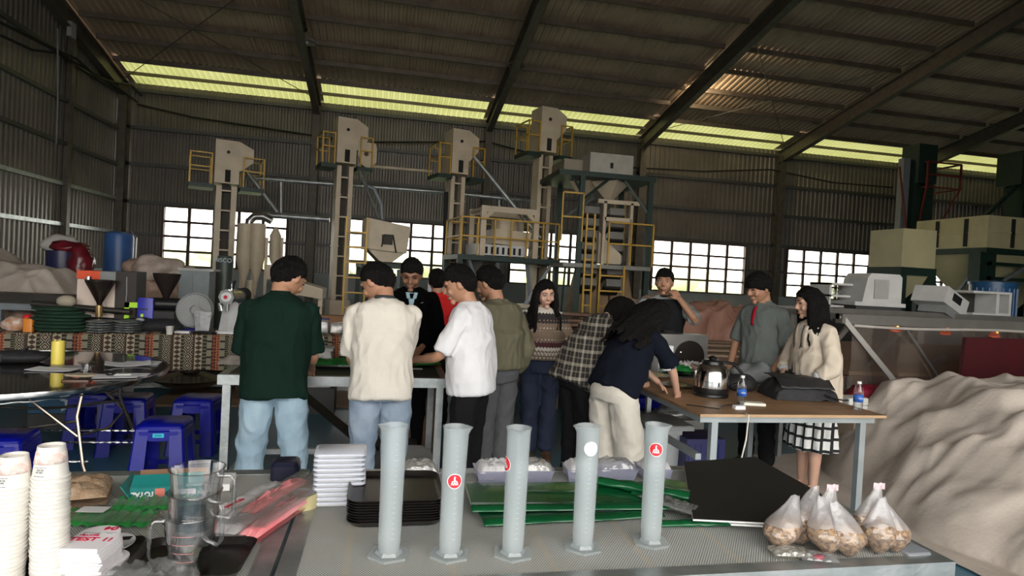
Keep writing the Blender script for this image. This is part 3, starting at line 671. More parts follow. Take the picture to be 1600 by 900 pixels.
# --- black boards
bd = thing('foam_board', 'large black foam board lying on the worktable, overhanging its far corner', 'board', (0, 0, 0))
BTOP = M('black_board_face', (.009, .008, .007), .55, 0, (.012, .011, .010), 4)
P = [az(1082, 810, TZ+.04), az(1206, 817, TZ+.04), az(1282, 771, TZ+.04), az(1180, 714, TZ+.04), az(1068, 722, TZ+.04)]
Q = [V((1.09, 2.0)), V((1.72, 1.93)), V((1.83, 2.62)), V((1.20, 2.66))]
# a true rectangle of board, its near-left corner on the table
c0 = az(1083, 811, TZ+.04); dx = (az(1206, 817, TZ+.04)-c0).normalized(); dy = V((-dx.y, dx.x, 0))
Lx, Ly = .52, .80
bl = az(1068, 722, TZ+.04)
bd.location = (c0.x, c0.y, TZ); 
poly = [c0, c0+dx*.47, az(1282, 771, TZ+.04), az(1180, 714, TZ+.04), az(1068, 722, TZ+.04)]
for nm, z0, z1, mt in (('board_core', .034, .0395, WHITE), ('black_face', .0395, .041, BTOP)):
    MB().prism([(p.x-c0.x, p.y-c0.y) for p in poly], z0, z1).build(nm, mt, bd)
b2 = thing('foam_board', 'white edged board jutting out beneath the large black board', 'board', (c0.x, c0.y, TZ))
MB().prism([(p.x-c0.x+.13, p.y-c0.y-.02) for p in poly[:2]]+[(.50, .22), (.2, .3)], .022, .028).build('board_sheet', WHITE, b2)
b3 = thing('flat_carton', 'stack of flat cartons propping the black board up', 'box', (c0.x+.2, c0.y+.12, TZ)); MB().bb(0, .18, -.02, .18, 0, .021).build('carton', M('grey_card', (.3,.3,.3), .7), b3)
# --- bags of beans
BEAN = M('pale_parchment_beans', (.42, .27, .15), .7, 0, (.17, .095, .05), 70, .9, 120, lo=.42, hi=.58)
BAGF = film('bean_bag_film', (.82, .81, .82), .12, .15, .16, .7, 35); BAGN = film('bean_bag_neck_film', (.84, .82, .83), .42, .2, .14, .8, 35)
KNOTP = M('pinkish_seal', (.75, .55, .58), .5)
def beanbag_(*a): pass
def beanbag(label, x, y, r, h, lean, seed, seal=True, part=.55):
    t = thing('bean_bag', label, 'bag', (x, y, TZ), group='clear bags of pale coffee beans at the table corner')
    n, m = 22, 16; R = random.Random(seed)
    vs = []
    def prof(v):
        if v < part: q = v/part; return r*(.25+1.0*math.sin(min(1, q*1.25)*math.pi/2))*(1-.22*max(0, q-.6)/.4)
        q = (v-part)/(1-part); return r*(.98-.80*q**.8)
    for j in range(m+1):
        v = j/m; z = h*v; rr = prof(v)
        for i in range(n):
            a = 2*math.pi*i/n; w_ = 1+(.10+.25*max(0, v-.4))*nz((math.cos(a)*1.5, math.sin(a)*1.5, v*3), 1.4, seed)+.10*v*math.sin(a*7+seed)
            fl = lerp(1, 1.5, v**2)
            vs.append((rr*w_*math.cos(a)*fl+lean[0]*v*v, rr*w_*math.sin(a)*.85/fl+lean[1]*v*v, max(.001, z+.008*nz((a, v*4, 1), 1, seed))))
    fs = [(j*n+i, j*n+(i+1) % n, (j+1)*n+(i+1) % n, (j+1)*n+i) for j in range(m) for i in range(n)]+[tuple(range(n))[::-1]]
    jl = int(m*part)
    lo = [q for q in fs[:-1] if q[0] < jl*n]; hi = [q for q in fs[:-1] if q[0] >= jl*n]
    MB().add(vs, lo+[fs[-1]]).build('bag_film', BAGF, t, smooth='all'); MB().add([v for v in vs[jl*n:]], [tuple(k-jl*n for k in q) for q in hi]).build('bag_neck_film', BAGN, t, smooth='all')
    ctr = lambda j: V((lean[0]*(j/m)**2, lean[1]*(j/m)**2, 0)); bv = []; J = jl
    for j in range(J+1):
        for i in range(n):
            p = V(vs[j*n+i]); c = ctr(j); q = V((c.x+(p.x-c.x)*.965, c.y+(p.y-c.y)*.965, p.z+.002)); q += (q-V((c.x, c.y, q.z))).normalized()*(.0035*nz(q, 55, seed)); bv.append(tuple(q))
    for i in range(n): p = V(bv[J*n+i]); c = ctr(J); bv[J*n+i] = (p.x, p.y, p.z+.006*nz(p, 40, seed))
    bv.append(tuple(ctr(J)+V((0, 0, h*part+.014))))
    bf = [(j*n+i, j*n+(i+1) % n, (j+1)*n+(i+1) % n, (j+1)*n+i) for j in range(J) for i in range(n)]+[tuple(range(n))[::-1]]+[(J*n+i, J*n+(i+1) % n, len(bv)-1) for i in range(n)]
    MB().add(bv, bf).build('bean_fill', BEAN, t, smooth='all')
    if seal and seed in (62, 65):
        top = V((lean[0], lean[1], h)); MB().grid(lambda u, v: (top.x+(u-.5)*r*.9, top.y+.004*math.sin(u*12), top.z-.01+v*.02), 8, 2).build('seal_strip', KNOTP, t, solid=.001)
    return t
BB = [((1228, 866), .052, .16, (.07, .03), 'bean bag leaning right at the far left of the big bag group'),
      ((1262, 858), .048, .185, (.06, .02), 'bean bag second from the left in the big group, standing behind'),
      ((1292, 860), .045, .19, (.035, .0), 'tall bean bag with pink sealed peak in the middle of the group'),
      ((1303, 874), .050, .17, (.0, .04), 'bean bag in front of the tall pink sealed one'),
      ((1338, 876), .050, .165, (-.05, .02), 'bean bag leaning left at the right end of the big group'),
      ((1366, 862), .045, .20, (.035, .0), 'bean bag with tall peak, leftmost of the right-hand three'),
      ((1385, 872), .046, .175, (.01, .01), 'bean bag in the middle front of the right-hand three'),
      ((1412, 870), .044, .15, (-.03, .02), 'bean bag at the far right corner of the worktable')]
for (px, r, h, ln, lb), s in zip(BB, range(8)):
    p = az(*px, TZ); beanbag(lb, p.x, p.y+.035, r, h, ln, 60+s)
pouch('clear_bag', 'flat clear pouch lying before the bean bags', 'plastic bag', az(1240, 872, TZ)+V((0, .02, 0)), (.12, .07, .022), film('silver_film', (0,0,0)), -.2, 71, .9)
pk = pouch('clear_bag', 'clear pouch with a magenta seal lying before the bean bags', 'plastic bag', az(1285, 880, TZ)+V((0, .02, 0)), (.11, .06, .02), CLEARB, -.3, 72, .9)
MB().ell((0, -.005, .012), (.016, .008, .007)).build('magenta_seal', M('magenta_print', (.7, .02, .10), .4), pk, smooth='all')
ct = thing('corner_lid', 'empty clear tray lying at the right rim of the worktable', 'tray', (1.72, 1.73, TZ)); MB().rbox((0, 0, .004), (.09, .16, .008), .01).build('lid_shell', LID, ct, smooth=True)
# ================= men's steel table =================
def steeltable():
    t = thing('steel_table', 'grey steel work table the men stand round, green bags on its dark top', 'table', (-.27, 4.7, 0))
    x0, x1, y0, y1, z = -1.02, .47, 4.28, 5.15, .85
    MB().bb(x0+.04, x1-.04, y0+.04, y1-.04, z-.02, z-.004).build('top_panel', M('dark_table_mat', (.035, .04, .038), .5, 0, (.02, .025, .022), 5), t, world=True)
    MB().bb(x0, x1, y0, y0+.05, z-.065, z).bb(x0, x1, y1-.05, y1, z-.065, z).bb(x0, x0+.05, y0+.05, y1-.05, z-.065, z-.0005).bb(x1-.05, x1, y0+.05, y1-.05, z-.065, z-.0005).build('rim', GALV, t, world=True)
    for x in (x0+.05, x1-.05):
        for y in (y0+.06, y1-.06): MB().bb(x-.025, x+.025, y-.025, y+.025, 0, z-.065).build('leg', GALV, t, world=True)
    for y in (y0+.06, y1-.06): MB().bb(x0+.05, x1-.05, y-.02, y+.02, .10, .14).build('stretcher', GALV, t, world=True)
    for x in (x0+.05, x1-.05): MB().bb(x-.02, x+.02, y0+.08, y1-.08, .10, .14).build('stretcher', GALV, t, world=True)
steeltable()
GBAG = M('bright_green_film', (.02, .26, .05), .3, 0, (.01, .15, .03), 8, .4, 40)
def tz(px, py, z): return az(px, py, z)
p = az(520, 573, .85); pouch('green_bag', 'green plastic bag on the steel table beside the man in the dark green polo', 'plastic bag', (p.x, p.y+.05, .852), (.42, .22, .04), GBAG, .1, 81, .9, 4)
p = az(665, 575, .85); pouch('green_bag', 'small green plastic bag under the hands of the man in the white tee', 'plastic bag', (p.x, p.y+.1, .852), (.22, .18, .04), GBAG, .3, 82, .9, 4)
p = az(362, 566, .85); t = thing('folded_sacks', 'grey folded cloth pad at the left corner of the steel table', 'cloth', (p.x+.03, p.y, .852))
for k in range(3): MB().rbox((.01*k, 0, .012+k*.018), (.24-.03*k, .2, .018), .06).build('cloth_layer', M('grey_brown_cloth', (.26, .23, .20), .9, 0, (.18, .16, .14), 20), t, smooth=True)
# pen and ticket
p = az(548, 572, .85); MBp = MB().cyl((0, 0, 0), (.03, -.10, .0), .005, n=8); o = MBp.build('marker_pen', WHITEP, loc=(p.x, p.y, .858)); tag(o, 'small white marker pen on the green bags of the steel table', 'pen')
p = az(640, 577, .85); o = MB().box((0,0,0), (.07, .05, .004)).build('paper_slip', WHITE, loc=(p.x+.06, p.y, .855)); tag(o, 'small white slip on the steel table near its right end', 'paper')
# under it
def bx_thing(name, label, cat, c, sz, mat, rz=0, r=.02, parts=None):
    t = thing(name, label, cat, (c[0], c[1], c[2]), rz); MB().rbox((0, 0, sz[2]/2), sz, r).build('body', mat, t, smooth=True); return t
p = az(513, 641, 0.12)
b = bx_thing('grey_canister', 'light grey lidded canister with a small label under the cloth-covered table', 'canister', (-.66, 7.05, 0.28), (.30, .25, .40), M('light_grey_plastic', (.42, .41, .39), .5))
MB().rbox((0, 0, .41), (.33, .28, .03), .02).build('canister_lid', M('light_grey_plastic', (0,0,0)), b); MB().box((.02, -.127, .28), (.09, .002, .12)).build('label_plate', M('darker_label', (.25, .25, .25), .5), b)
MB().bb(-.18, .2, -.16, .2, -.28, 0.0).build('stand', M('dark_crate', (.05, .05, .05), .6), b)
RSTOOL = M('red_plastic', (.30, .01, .015), .35)
def stool(label, x, y, rz, mat, sc=1, sticker=True, h=.45, group='blue plastic stools', nm='plastic_stool'):
    t = thing(nm, label, 'stool', (x, y, 0), rz, group)
    a, b = .15*sc, .19*sc
    MB().rbox((0, 0, h-.02), (2*a, 2*a, .04), .035).build('seat', mat, t, smooth=True)
    MB().rbox((0, 0, h-.045), (2*a+.006, 2*a+.006, .022), .036).build('seat_rim', mat, t, smooth=True)
    for sx in (-1, 1):
        for sy in (-1, 1):
            mb = MB(); top = [(a, a-.085), (a, a), (a-.085, a)]
            def P(u, v, z, o): k = lerp(b/a, 1, z/(h-.03)); return (sx*(u*k-o), sy*(v*k-o), z)
            for o in (0, .006):
                pass
            za, zb = 0, h-.03
            ring = lambda z: [P(a, a-.085, z, 0), P(a, a-.012, z, 0), P(a-.012, a, z, 0), P(a-.085, a, z, 0), P(a-.085, a-.01, z, 0), P(a-.02, a-.02, z, 0), P(a-.01, a-.085, z, 0)]
            r0, r1 = ring(za), ring(zb); mb.add(r0+r1, [(i, (i+1) % 7, 7+(i+1) % 7, 7+i) for i in range(7)]+[tuple(range(7)), tuple(range(7, 14))])
            mb.build('leg', mat, t)
    for k in range(4):
        an = k*math.pi/2; c, s_ = math.cos(an), math.sin(an); pts = [(-a+.02, h-.055), (a-.02, h-.055), (a-.07, h-.10), (a-.10, h-.11), (-a+.10, h-.11), (-a+.07, h-.10)]
        MB().prism([(q, z) for q, z in pts], 0, .008, lambda u, z, o: (c*u-s_*(a+.004-o), s_*u+c*(a+.004-o), z)).build('apron', mat, t)
        MB().box((-s_*(b-.038), c*(b-.038), .11), (2*b-.10, .006, .035), rz=an).build('cross_rail', mat, t)
    if sticker:
        s = MB().box((0, -a-.0085, h-.07), (.07, .002, .028)).build('sticker', M('cyan_sticker', (.05, .55, .75), .4), t)
        MB().box((0, -a-.010, h-.07), (.045, .001, .010)).build('sticker_print', M('dark_cyan_print', (.01, .25, .35), .4), s)
    return t
stool('blue plastic stool in front, at the middle of the foreground aisle', -1.45, 4.72, .05, BLUEP)
stool('blue plastic stool just behind and right of the front blue stool', -1.46, 5.55, -.05, BLUEP, sticker=False)
stool('blue plastic stool cut off at the left edge, cyan sticker facing out', -2.25, 4.35, .1, BLUEP)
stool('blue plastic stool under the round table, left one of two', -2.30, 5.75, 0, BLUEP, sticker=False)
stool('blue plastic stool under the round table, nearer the drain side', -1.98, 5.55, .1, BLUEP, sticker=False)
stool('small red plastic stool behind the left leg of the steel table', -1.33, 7.25, 0, RSTOOL, .75, False, .42, None, 'red_stool')
stool('blue plastic stool half hidden under the far end of the wooden table', 2.65, 5.9, .1, BLUEP, sticker=False)
# ================= round banquet table =================
rt = thing('round_table', 'round folding table with black glossy top and chrome rim on bent tube legs', 'table', (-2.55, 4.93, 0))
R0 = 1.0; zt_ = .75
MB().lathe([(0, zt_-.02), (R0-.012, zt_-.02), (R0-.012, zt_), (0, zt_)], n=72).build('tabletop', M('black_gloss_top', (.010, .007, .006), .12, 0, (.018, .012, .010), 2, coat=.5), rt, smooth=True)
MB().shell([(R0-.012, zt_-.035), (R0, zt_-.033), (R0+.004, zt_-.015), (R0, zt_+.003), (R0-.012, zt_+.002)], n=72).build('chrome_rim', CHROME, rt, smooth=True)
TUBE = M('stained_chrome_tube', (.42, .38, .33), .25, .9, (.22, .18, .14), 8)
for sgn in (-1, 1):
    for q in (-1, 1):
        MB().tube([(sgn*.62, q*.30, zt_-.03), (sgn*.60, q*.34, .50), (sgn*.68, q*.42, .20), (sgn*.78, q*.50, .01)], .013, 8).build('leg', TUBE, rt, smooth=True)
    MB().tube([(sgn*.28, -.45, zt_-.04), (sgn*.62, -.38, .38), (sgn*.66, -.0, .34), (sgn*.62, .38, .38), (sgn*.28, .45, zt_-.04)], .010, 8).build('leg_bow', TUBE, rt, smooth=True)
for q in (-1, 1):
    pts = [(lerp(-.60, .60, i/14), q*.34, .47-.20*math.sin(math.pi*i/14)*.35) for i in range(15)]
    MB().tube(pts, .011, 8).build('stretcher', TUBE, rt, smooth=True)
    for z in (.22, .12):   # twisted bars
        mb = MB(); N = 60
        for ph in (0, math.pi): mb.tube([(lerp(-.70, .70, i/N), q*(.40+.03*(z < .2))+.005*math.cos(i*1.3+ph), z+.005*math.sin(i*1.3+ph)) for i in range(N+1)], .005, 5)
        mb.build('twisted_bar', CHROME, rt, smooth=True)
mb = MB(); N = 70
mb.tube([(.95*R0*math.cos(a)*.9, .95*R0*math.sin(a)*.9, zt_-.075+.003*math.sin(i*1.3)) for i, a in enumerate(np.linspace(-2.9, -.3, N))], .006, 5); mb.build('twisted_bar', CHROME, rt, smooth=True)
def rp(px, py, z=.75): return az(px, py, z)
PAPER = M('sheet_paper', (.78, .78, .80), .6, 0, (.70, .70, .74), 8)
yc = thing('yellow_canister', 'yellow cylindrical roll standing upright on the round table', 'canister', rp(90, 568)); Hh = .17
MB().lathe([(.0, 0), (.043, 0), (.043, Hh-.01), (.041, Hh), (.036, Hh), (.035, Hh-.03), (0, Hh-.03)], n=28).build('roll_body', M('yellow_plastic', (.80, .66, .12), .35, 0, (.78, .62, .10), 3), yc, smooth=True)
MB().cyl((-.02, 0, Hh-.03), (-.02, 0, Hh+.01), .008, n=10).build('core_tip', M('yellow_plastic', (0,0,0)), yc)
def paper(label, px, py, w_, d_, rz, z=.752, curl=0, name='paper_sheet', mat=PAPER, tck=.002):
    p = rp(px, py, z); t = thing(name, label, 'paper', (p.x, p.y, z), rz)
    MB().grid(lambda u, v: ((u-.5)*w_, (v-.5)*d_, .003+curl*(abs(u-.5)*2)**2), 8, 2).build('sheet', mat, t, solid=tck); return t
paper('white printed papers fanned at the back right of the round table', 200, 570, .30, .21, .35, curl=.015)
paper('second white sheet peeking from under the fanned papers', 222, 568, .25, .21, .15, .751)
nbk = paper('open white notepad with a pen on it near the front rim of the round table', 182, 588, .26, .17, .25, .754)
paper('white loose sheet beneath the notepad at the table rim', 205, 586, .22, .12, .1, .7505)
paper('clear-covered white documents left of the glass beaker', 85, 578, .30, .16, -.1, .752, .006)
paper('grey folder lying under the clear-covered documents', 110, 574, .26, .15, .1, .751, 0, 'folder', M('grey_folder', (.30, .31, .33), .4))
p = rp(185, 586, .76); o = MB().cyl((-.07, .0, 0), (.07, .02, 0), .005, n=8).build('pen', WHITEP, loc=p); tag(o, 'white pen lying across the notepad on the round table', 'pen')
p = rp(172, 586, .76); o = MB().ell((0, 0, .01), (.028, .02, .018), 10, 7).ell((.02, .01, .014), (.014, .012, .012), 8, 6).build('black_clip', BLACK, loc=p, smooth='all'); tag(o, 'small black wireless mouse-like clip on the notepad', 'clip')
p = rp(134, 580); t = thing('glass_beaker', 'small clear glass beaker with a wide rim on the round table', 'glass', p)
MB().shell([(.038, 0), (.040, .05), (.050, .062), (.053, .064), (.050, .066), (.037, .05), (.035, .004), (.001, .004), (.001, 0)], n=24).build('glass_wall', JUG, t, smooth=True)
p = rp(128, 586); o = MB().prism([(.09*math.cos(a)*1.2, .05*math.sin(a)) for a in np.linspace(0, 2*math.pi, 20)[:-1]], 0, .006).build('coaster', M('cardboard_pad', (.50, .42, .30), .8), loc=p); tag(o, 'tan oval cardboard pad in front of the beaker', 'pad')
p = rp(120, 595); t = thing('phone', 'dark phone in a brown case flat near the rim of the round table', 'phone', p, .1); MB().rbox((0, 0, .005), (.16, .07, .01), .01).build('case', M('brown_case', (.12, .05, .025), .4), t, smooth=True); MB().rbox((0, 0, .0105), (.15, .062, .001), .008).build('screen', BLACK, t)
p = rp(30, 566); bag = thing('black_bag', 'black fabric laptop bag with a strap at the left end of the round table', 'bag', p, .1)
def lump(mb, c, r, seed, amp=.18, fr=6, n=20, m=12):
    o = len(mb.v); mb.ell((0,0,0), r, n, m)
    for i in range(o, len(mb.v)):
        q = V(mb.v[i]); mb.v[i] = tuple(V(c)+q*(1+amp*nz(q, fr, seed)+amp*.5*nz(q, fr*2.4, seed+2)))
    return mb
FAB = M('black_fabric', (.012, .012, .014), .75, 0, (.022, .022, .025), 20, .3, 80)
lump(MB(), (0, 0, .045), (.20, .13, .05), 5).build('bag_body', FAB, bag, smooth='all')
MB().tube([(.02, -.05, .08), (.05, 0, .12), (.02, .05, .085)], .012, 6, flat=.4).build('strap', FAB, bag); MB().box((-.13, -.11, .045), (.12, .03, .05)).build('grey_pocket', M('grey_mesh', (.15, .15, .16), .8), bag)
# ================= long table with woven ethnic cloth =================
def cloth_mat():
    m = bpy.data.materials.new('woven_ethnic_cloth'); m.use_nodes = True; n = m.node_tree.nodes; l = m.node_tree.links; p = n['Principled BSDF']; p.inputs['Roughness'].default_value = .9
    tc = n.new('ShaderNodeTexCoord'); s = n.new('ShaderNodeSeparateXYZ'); l.new(tc.outputs['Object'], s.inputs[0])
    def mt(op, a, b=None, c=None):
        q = n.new('ShaderNodeMath'); q.operation = op
        for i, v in enumerate((a, b, c)):
            if v is None: continue
            if isinstance(v, (int, float)): q.inputs[i].default_value = v
            else: l.new(v, q.inputs[i])
        return q.outputs[0]
    X, Z = s.outputs['X'], s.outputs['Z']
    per = .66; u = mt('MODULO', mt('ADD', X, 66.0), per)
    def mixc(f, a, b):
        q = n.new('ShaderNodeMix'); q.data_type = 'RGBA'; l.new(f, q.inputs['Factor'])
        for k, v in (('A', a), ('B', b)):
            if isinstance(v, tuple): q.inputs[k].default_value = (*v, 1)
            else: l.new(v, q.inputs[k])
        return q.outputs['Result']
    def dia(x0, wd, pz, th):   # diamond chain in a stripe
        a = mt('ABSOLUTE', mt('DIVIDE', mt('SUBTRACT', u, x0+wd/2), wd/2)); z = mt('MULTIPLY', mt('PINGPONG', mt('ADD', Z, 5.0), pz/2), 2/pz)
        return mt('GREATER_THAN', mt('ADD', a, z), th)
    def ringd(x0, wd, pz):
        a = mt('ABSOLUTE', mt('DIVIDE', mt('SUBTRACT', u, x0+wd/2), wd/2)); z = mt('MULTIPLY', mt('PINGPONG', mt('ADD', Z, 5.0), pz/2), 2/pz)
        return mt('GREATER_THAN', mt('PINGPONG', mt('ADD', a, z), .28), .17)
    def blk(pz, th): return mt('GREATER_THAN', mt('PINGPONG', mt('ADD', Z, 5.0), pz), th)
    CRM, BLK, BRN, RST, OLV, DRD = (.36, .32, .235), (.014, .011, .010), (.055, .03, .02), (.20, .05, .025), (.12, .11, .065), (.11, .018, .018)
    stripes = [(0, .09, mixc(ringd(0, .09, .10), mixc(dia(0, .09, .10, .45), DRD, BLK), CRM)), (.09, .02, BRN), (.11, .075, mixc(dia(.11, .075, .05, 1.0), BRN, CRM)),
               (.185, .045, mixc(blk(.02, .010), BLK, OLV)), (.23, .05, mixc(blk(.045, .010), BLK, (.22, .20, .145))), (.28, .045, mixc(dia(.28, .045, .04, 1.05), RST, BLK)),
               (.325, .04, mixc(dia(.325, .04, .03, 1.3), RST, (.45, .25, .12))), (.365, .05, mixc(blk(.045, .010), BLK, (.22, .20, .145))), (.415, .035, mixc(blk(.012, .006), OLV, BLK)), (.45, .08, mixc(ringd(.45, .08, .09), BLK, CRM)), (.53, .03, BRN), (.56, .07, mixc(dia(.56, .07, .05, 1.0), BRN, CRM)), (.63, .03, mixc(blk(.02, .01), BLK, OLV))]
    cur = (.05, .03, .02)
    for x0, w_, c in stripes:
        cur = mixc(mt('MULTIPLY', mt('GREATER_THAN', u, x0), mt('LESS_THAN', u, x0+w_)), cur, c)
    l.new(cur, p.inputs['Base Color']); return m
CLOTH = cloth_mat()
LT = thing('long_table', 'long low display table hidden under the woven ethnic cloth', 'table', (-2.2, 7.6, 0))
MB().bb(-2.6, 2.3, -.24, .42, .70, .735).build('table_board', TAN, LT)
for x in (-2.5, -.9, .7, 2.2):
    for y in (-.20, .34): MB().cyl((x, y, 0), (x, y, .70), .018, n=8).build('leg', GALV, LT)
MB().cyl((-2.5, -.2, .15), (2.2, -.2, .15), .012, n=6).cyl((-2.5, .34, .15), (2.2, .34, .15), .012, n=6).build('stretcher', GALV, LT)
cl = MB()
def cf(u, v):
    x = lerp(-2.68, 2.38, u)
    fold = .012*math.sin(x*21)+.014*nz((x*3, 0, 0), 1)
    if v < .4: a = v/.4; return (x, lerp(.45, -.26, a), .745)
    a = (v-.4)/.6; return (x, -.265-fold*a-.02*a, .745-a*.40+.006*math.sin(x*9)*a)
cl.grid(cf, 160, 14); co = cl.build('woven_cloth', CLOTH, loc=(-2.2, 7.6, 0), smooth='all'); tag(co, 'brown and cream woven ethnic cloth with diamond stripes draped over the long table', 'tablecloth'); co.location = (-2.2, 7.75, 0); co.rotation_euler.z = .2; LT.location = (-2.2, 7.75, 0); LT.rotation_euler.z = .2
TY = .745
def on(px, py, z=TY): return az(px, py, z)
# folded dark green shirts
DG = M('dark_green_cloth', (.006, .030, .016), .85, 0, (.010, .045, .022), 6, .4, 50)
for k in range(7):
    p = on(82, 520); t = thing('folded_shirt', 'folded dark green shirt, %s from the top of the loose green pile' % ORD[6-k], 'shirt', (p.x+random.uniform(-.03, .03), p.y+.12, TY+k*.036), random.uniform(-.15, .15), 'folded dark green shirts')
    mb = MB(); lump(mb, (0, 0, .028), (.27-.02*(k > 4)*k*.5, .17, .030), 90+k, .16, 7, 22, 8); mb.build('folded_cloth', DG, t, smooth='all')
SILV = M('silver_grey_film', (.30, .32, .31), .3, .2, (.10, .11, .11), 22, .4, 40)
for st, (px, n_) in enumerate([(148, 5), (192, 5)]):
    for k in range(n_):
        p = on(px, 521); t = thing('packed_shirt', ('packed grey shirt, %s from the top of the %s grey pile' % (ORD[n_-1-k], 'left' if st == 0 else 'right')), 'packed shirt', (p.x, p.y+.14, TY+k*.026), random.uniform(-.08, .08), 'packed grey shirts, %s pile' % ('left' if st == 0 else 'right'))
        lump(MB(), (0, 0, .016), (.135, .16, .017), 110+k+9*st, .16, 9, 20, 8).build('packed_cloth', SILV, t, smooth='all')
p = on(215, 522); t = thing('black_cloth', 'crumpled black cloth lying behind the packed grey shirts', 'cloth', (p.x-.06, p.y+.38, TY)); lump(MB(), (0, 0, .05), (.36, .14, .10), 131, .4, 5).build('cloth_body', FAB, t, smooth='all')
MB().ell((-.02, -.10, .13), (.05, .03, .025), 10, 7).build('grey_knob', M('grey_print', (0,0,0)), t, smooth='all')
p = on(36, 520); t = thing('orange_packet', 'small orange packet left of the dark green shirts', 'packet', (p.x, p.y+.1, TY)); MB().rbox((0, 0, .07), (.09, .06, .14), .015).build('packet_body', M('orange_pack', (.75, .25, .03), .4), t, smooth=True)
t = thing('red_packet', 'bright red packet at the far left end of the long table', 'packet', on(25, 518)+V((0, .2, 0))); lump(MB(), (0, 0, .12), (.05, .05, .05), 7, .2).build('packet_body', M('bright_red', (.75, .02, .03), .4), t, smooth='all')
t = thing('white_packet', 'crumpled white and grey packets at the left edge of the photo on the cloth', 'packet', on(8, 518)+V((0, .15, 0))); lump(MB(), (0, 0, .06), (.13, .08, .07), 8, .4).build('packet_body', M('white_orange_pack', (.6, .58, .55), .4, 0, (.55, .25, .12), 18), t, smooth='all')
# roasting machine
PINKW = M('warm_white_panel', (.75, .62, .54), .45, 0, (.78, .64, .55), 3)
p = on(140, 516); ro = thing('roasting_machine', 'sample roaster with a warm white side panel, orange header strip and black back', 'machine', (p.x-.05, p.y+.30, TY))
MB().bb(-.22, .22, 0, .25, .12, .55).build('side_panel', PINKW, ro); MB().bb(.18, .40, -.02, .28, .0, .66).build('black_housing', M('dark_brown_housing', (.03, .022, .018), .5), ro)
MB().bb(-.22, .02, -.02, .25, .555, .65).build('orange_strip', M('orange_red_print', (.85, .10, .03), .4), ro); MB().bb(.02, .18, -.02, .25, .555, .65).build('grey_strip', M('grey_machine', (.25, .26, .26), .4), ro)
MB().bb(-.22, .18, .02, .24, 0, .12).build('base', BLACKM, ro)
MB().lathe([(.02, .24), (.03, .30), (.145, .53), (.150, .555), (.143, .555), (.02, .30)], c=(.08, -.16, 0), n=24).build('hopper', M('bronze_hopper', (.16, .12, .10), .25, .9), ro, smooth=True)
MB().cyl((.08, -.16, .14), (.08, -.16, .27), .036, n=16).build('neck', M('brass_neck', (.50, .34, .16), .3, .6), ro, smooth=True); MB().cyl((.08, -.16, .0), (.08, -.16, .14), .02, n=12).build('pedestal', BLACK, ro)
MB().cyl((-.6, -.14, .26), (.38, -.10, .20), .035, n=12).build('drum_bar', M('dark_steel', (.05, .045, .04), .4, .5), ro, smooth=True)
MB().cyl((-.02, -.20, .555), (-.02, -.20, .59), .03, n=12).build('chrome_cap', CHROME, ro); MB().tube([(.3, -.03, .6), (.31, -.04, .4), (.30, -.03, .22)], .006, 6).build('cord', M('grey_print', (0,0,0)), ro)
MB().ell((-.25, -.16, .30), (.10, .08, .07), 12, 8).build('pale_knob', M('cream_cloth', (.45, .40, .30), .7), ro, smooth='all')
# grinder w/ black hopper, blue chair with neon bracket
gp = on(250, 518); g = thing('bean_grinder', 'black motor grinder with a black cone hopper on the long table', 'grinder', (gp.x-.02, gp.y+.22, TY))
BM = M('black_cast_metal', (.02, .02, .022), .35, .4)
MB().lathe([(.03, .36), (.04, .40), (.135, .60), (.15, .66), (.143, .66), (.03, .40)], c=(0, 0, 0), n=22).build('hopper', M('brown_black_hopper', (.04, .03, .026), .3, .4), g, smooth=True)
MB().cyl((-.17, 0, .30), (.24, .02, .30), .075, n=18).build('motor', BM, g, smooth=True); MB().cyl((-.21, -.01, .30), (-.12, 0, .30), .065, n=18).build('burr_housing', BM, g, smooth=True); MB().cyl((-.225, -.01, .30), (-.205, -.01, .30), .02, n=10).build('hub', GALV, g)
MB().bb(-.12, .12, -.10, .14, 0, .22).build('stand', BM, g)
t = thing('blue_chair', 'small violet blue plastic chair standing upright between roaster and grinder', 'chair', (gp.x-.20, gp.y+.12, TY), 0); VB = M('violet_blue_plastic', (.03, .035, .42), .35)
MB().rbox((0, 0, .20), (.17, .03, .34), .012).build('back_panel', VB, t, smooth=True); MB().bb(-.10, .10, -.12, .01, .0, .10).build('seat_block', VB, t); MB().box((-.03, -.017, .15), (.03, .004, .07)).build('yellow_mark', M('neon_yellow_green', (.50, .90, .04), .5), t); MB().box((-.02, -.017, .24), (.10, .004, .015)).build('slot', BLACK, t)
t = thing('neon_bracket', 'bright yellow-green L-shaped bracket against the roaster back', 'bracket', (gp.x-.37, gp.y+.15, TY)); MB().bb(-.06, .08, -.01, .02, .25, .31).bb(-.06, -.01, -.01, .02, .09, .31).build('bracket_body', M('neon_yellow_green', (0,0,0)), t)
MB().bb(-.10, .13, .0, .03, 0, .09).build('bracket_foot', BLACKM, t)
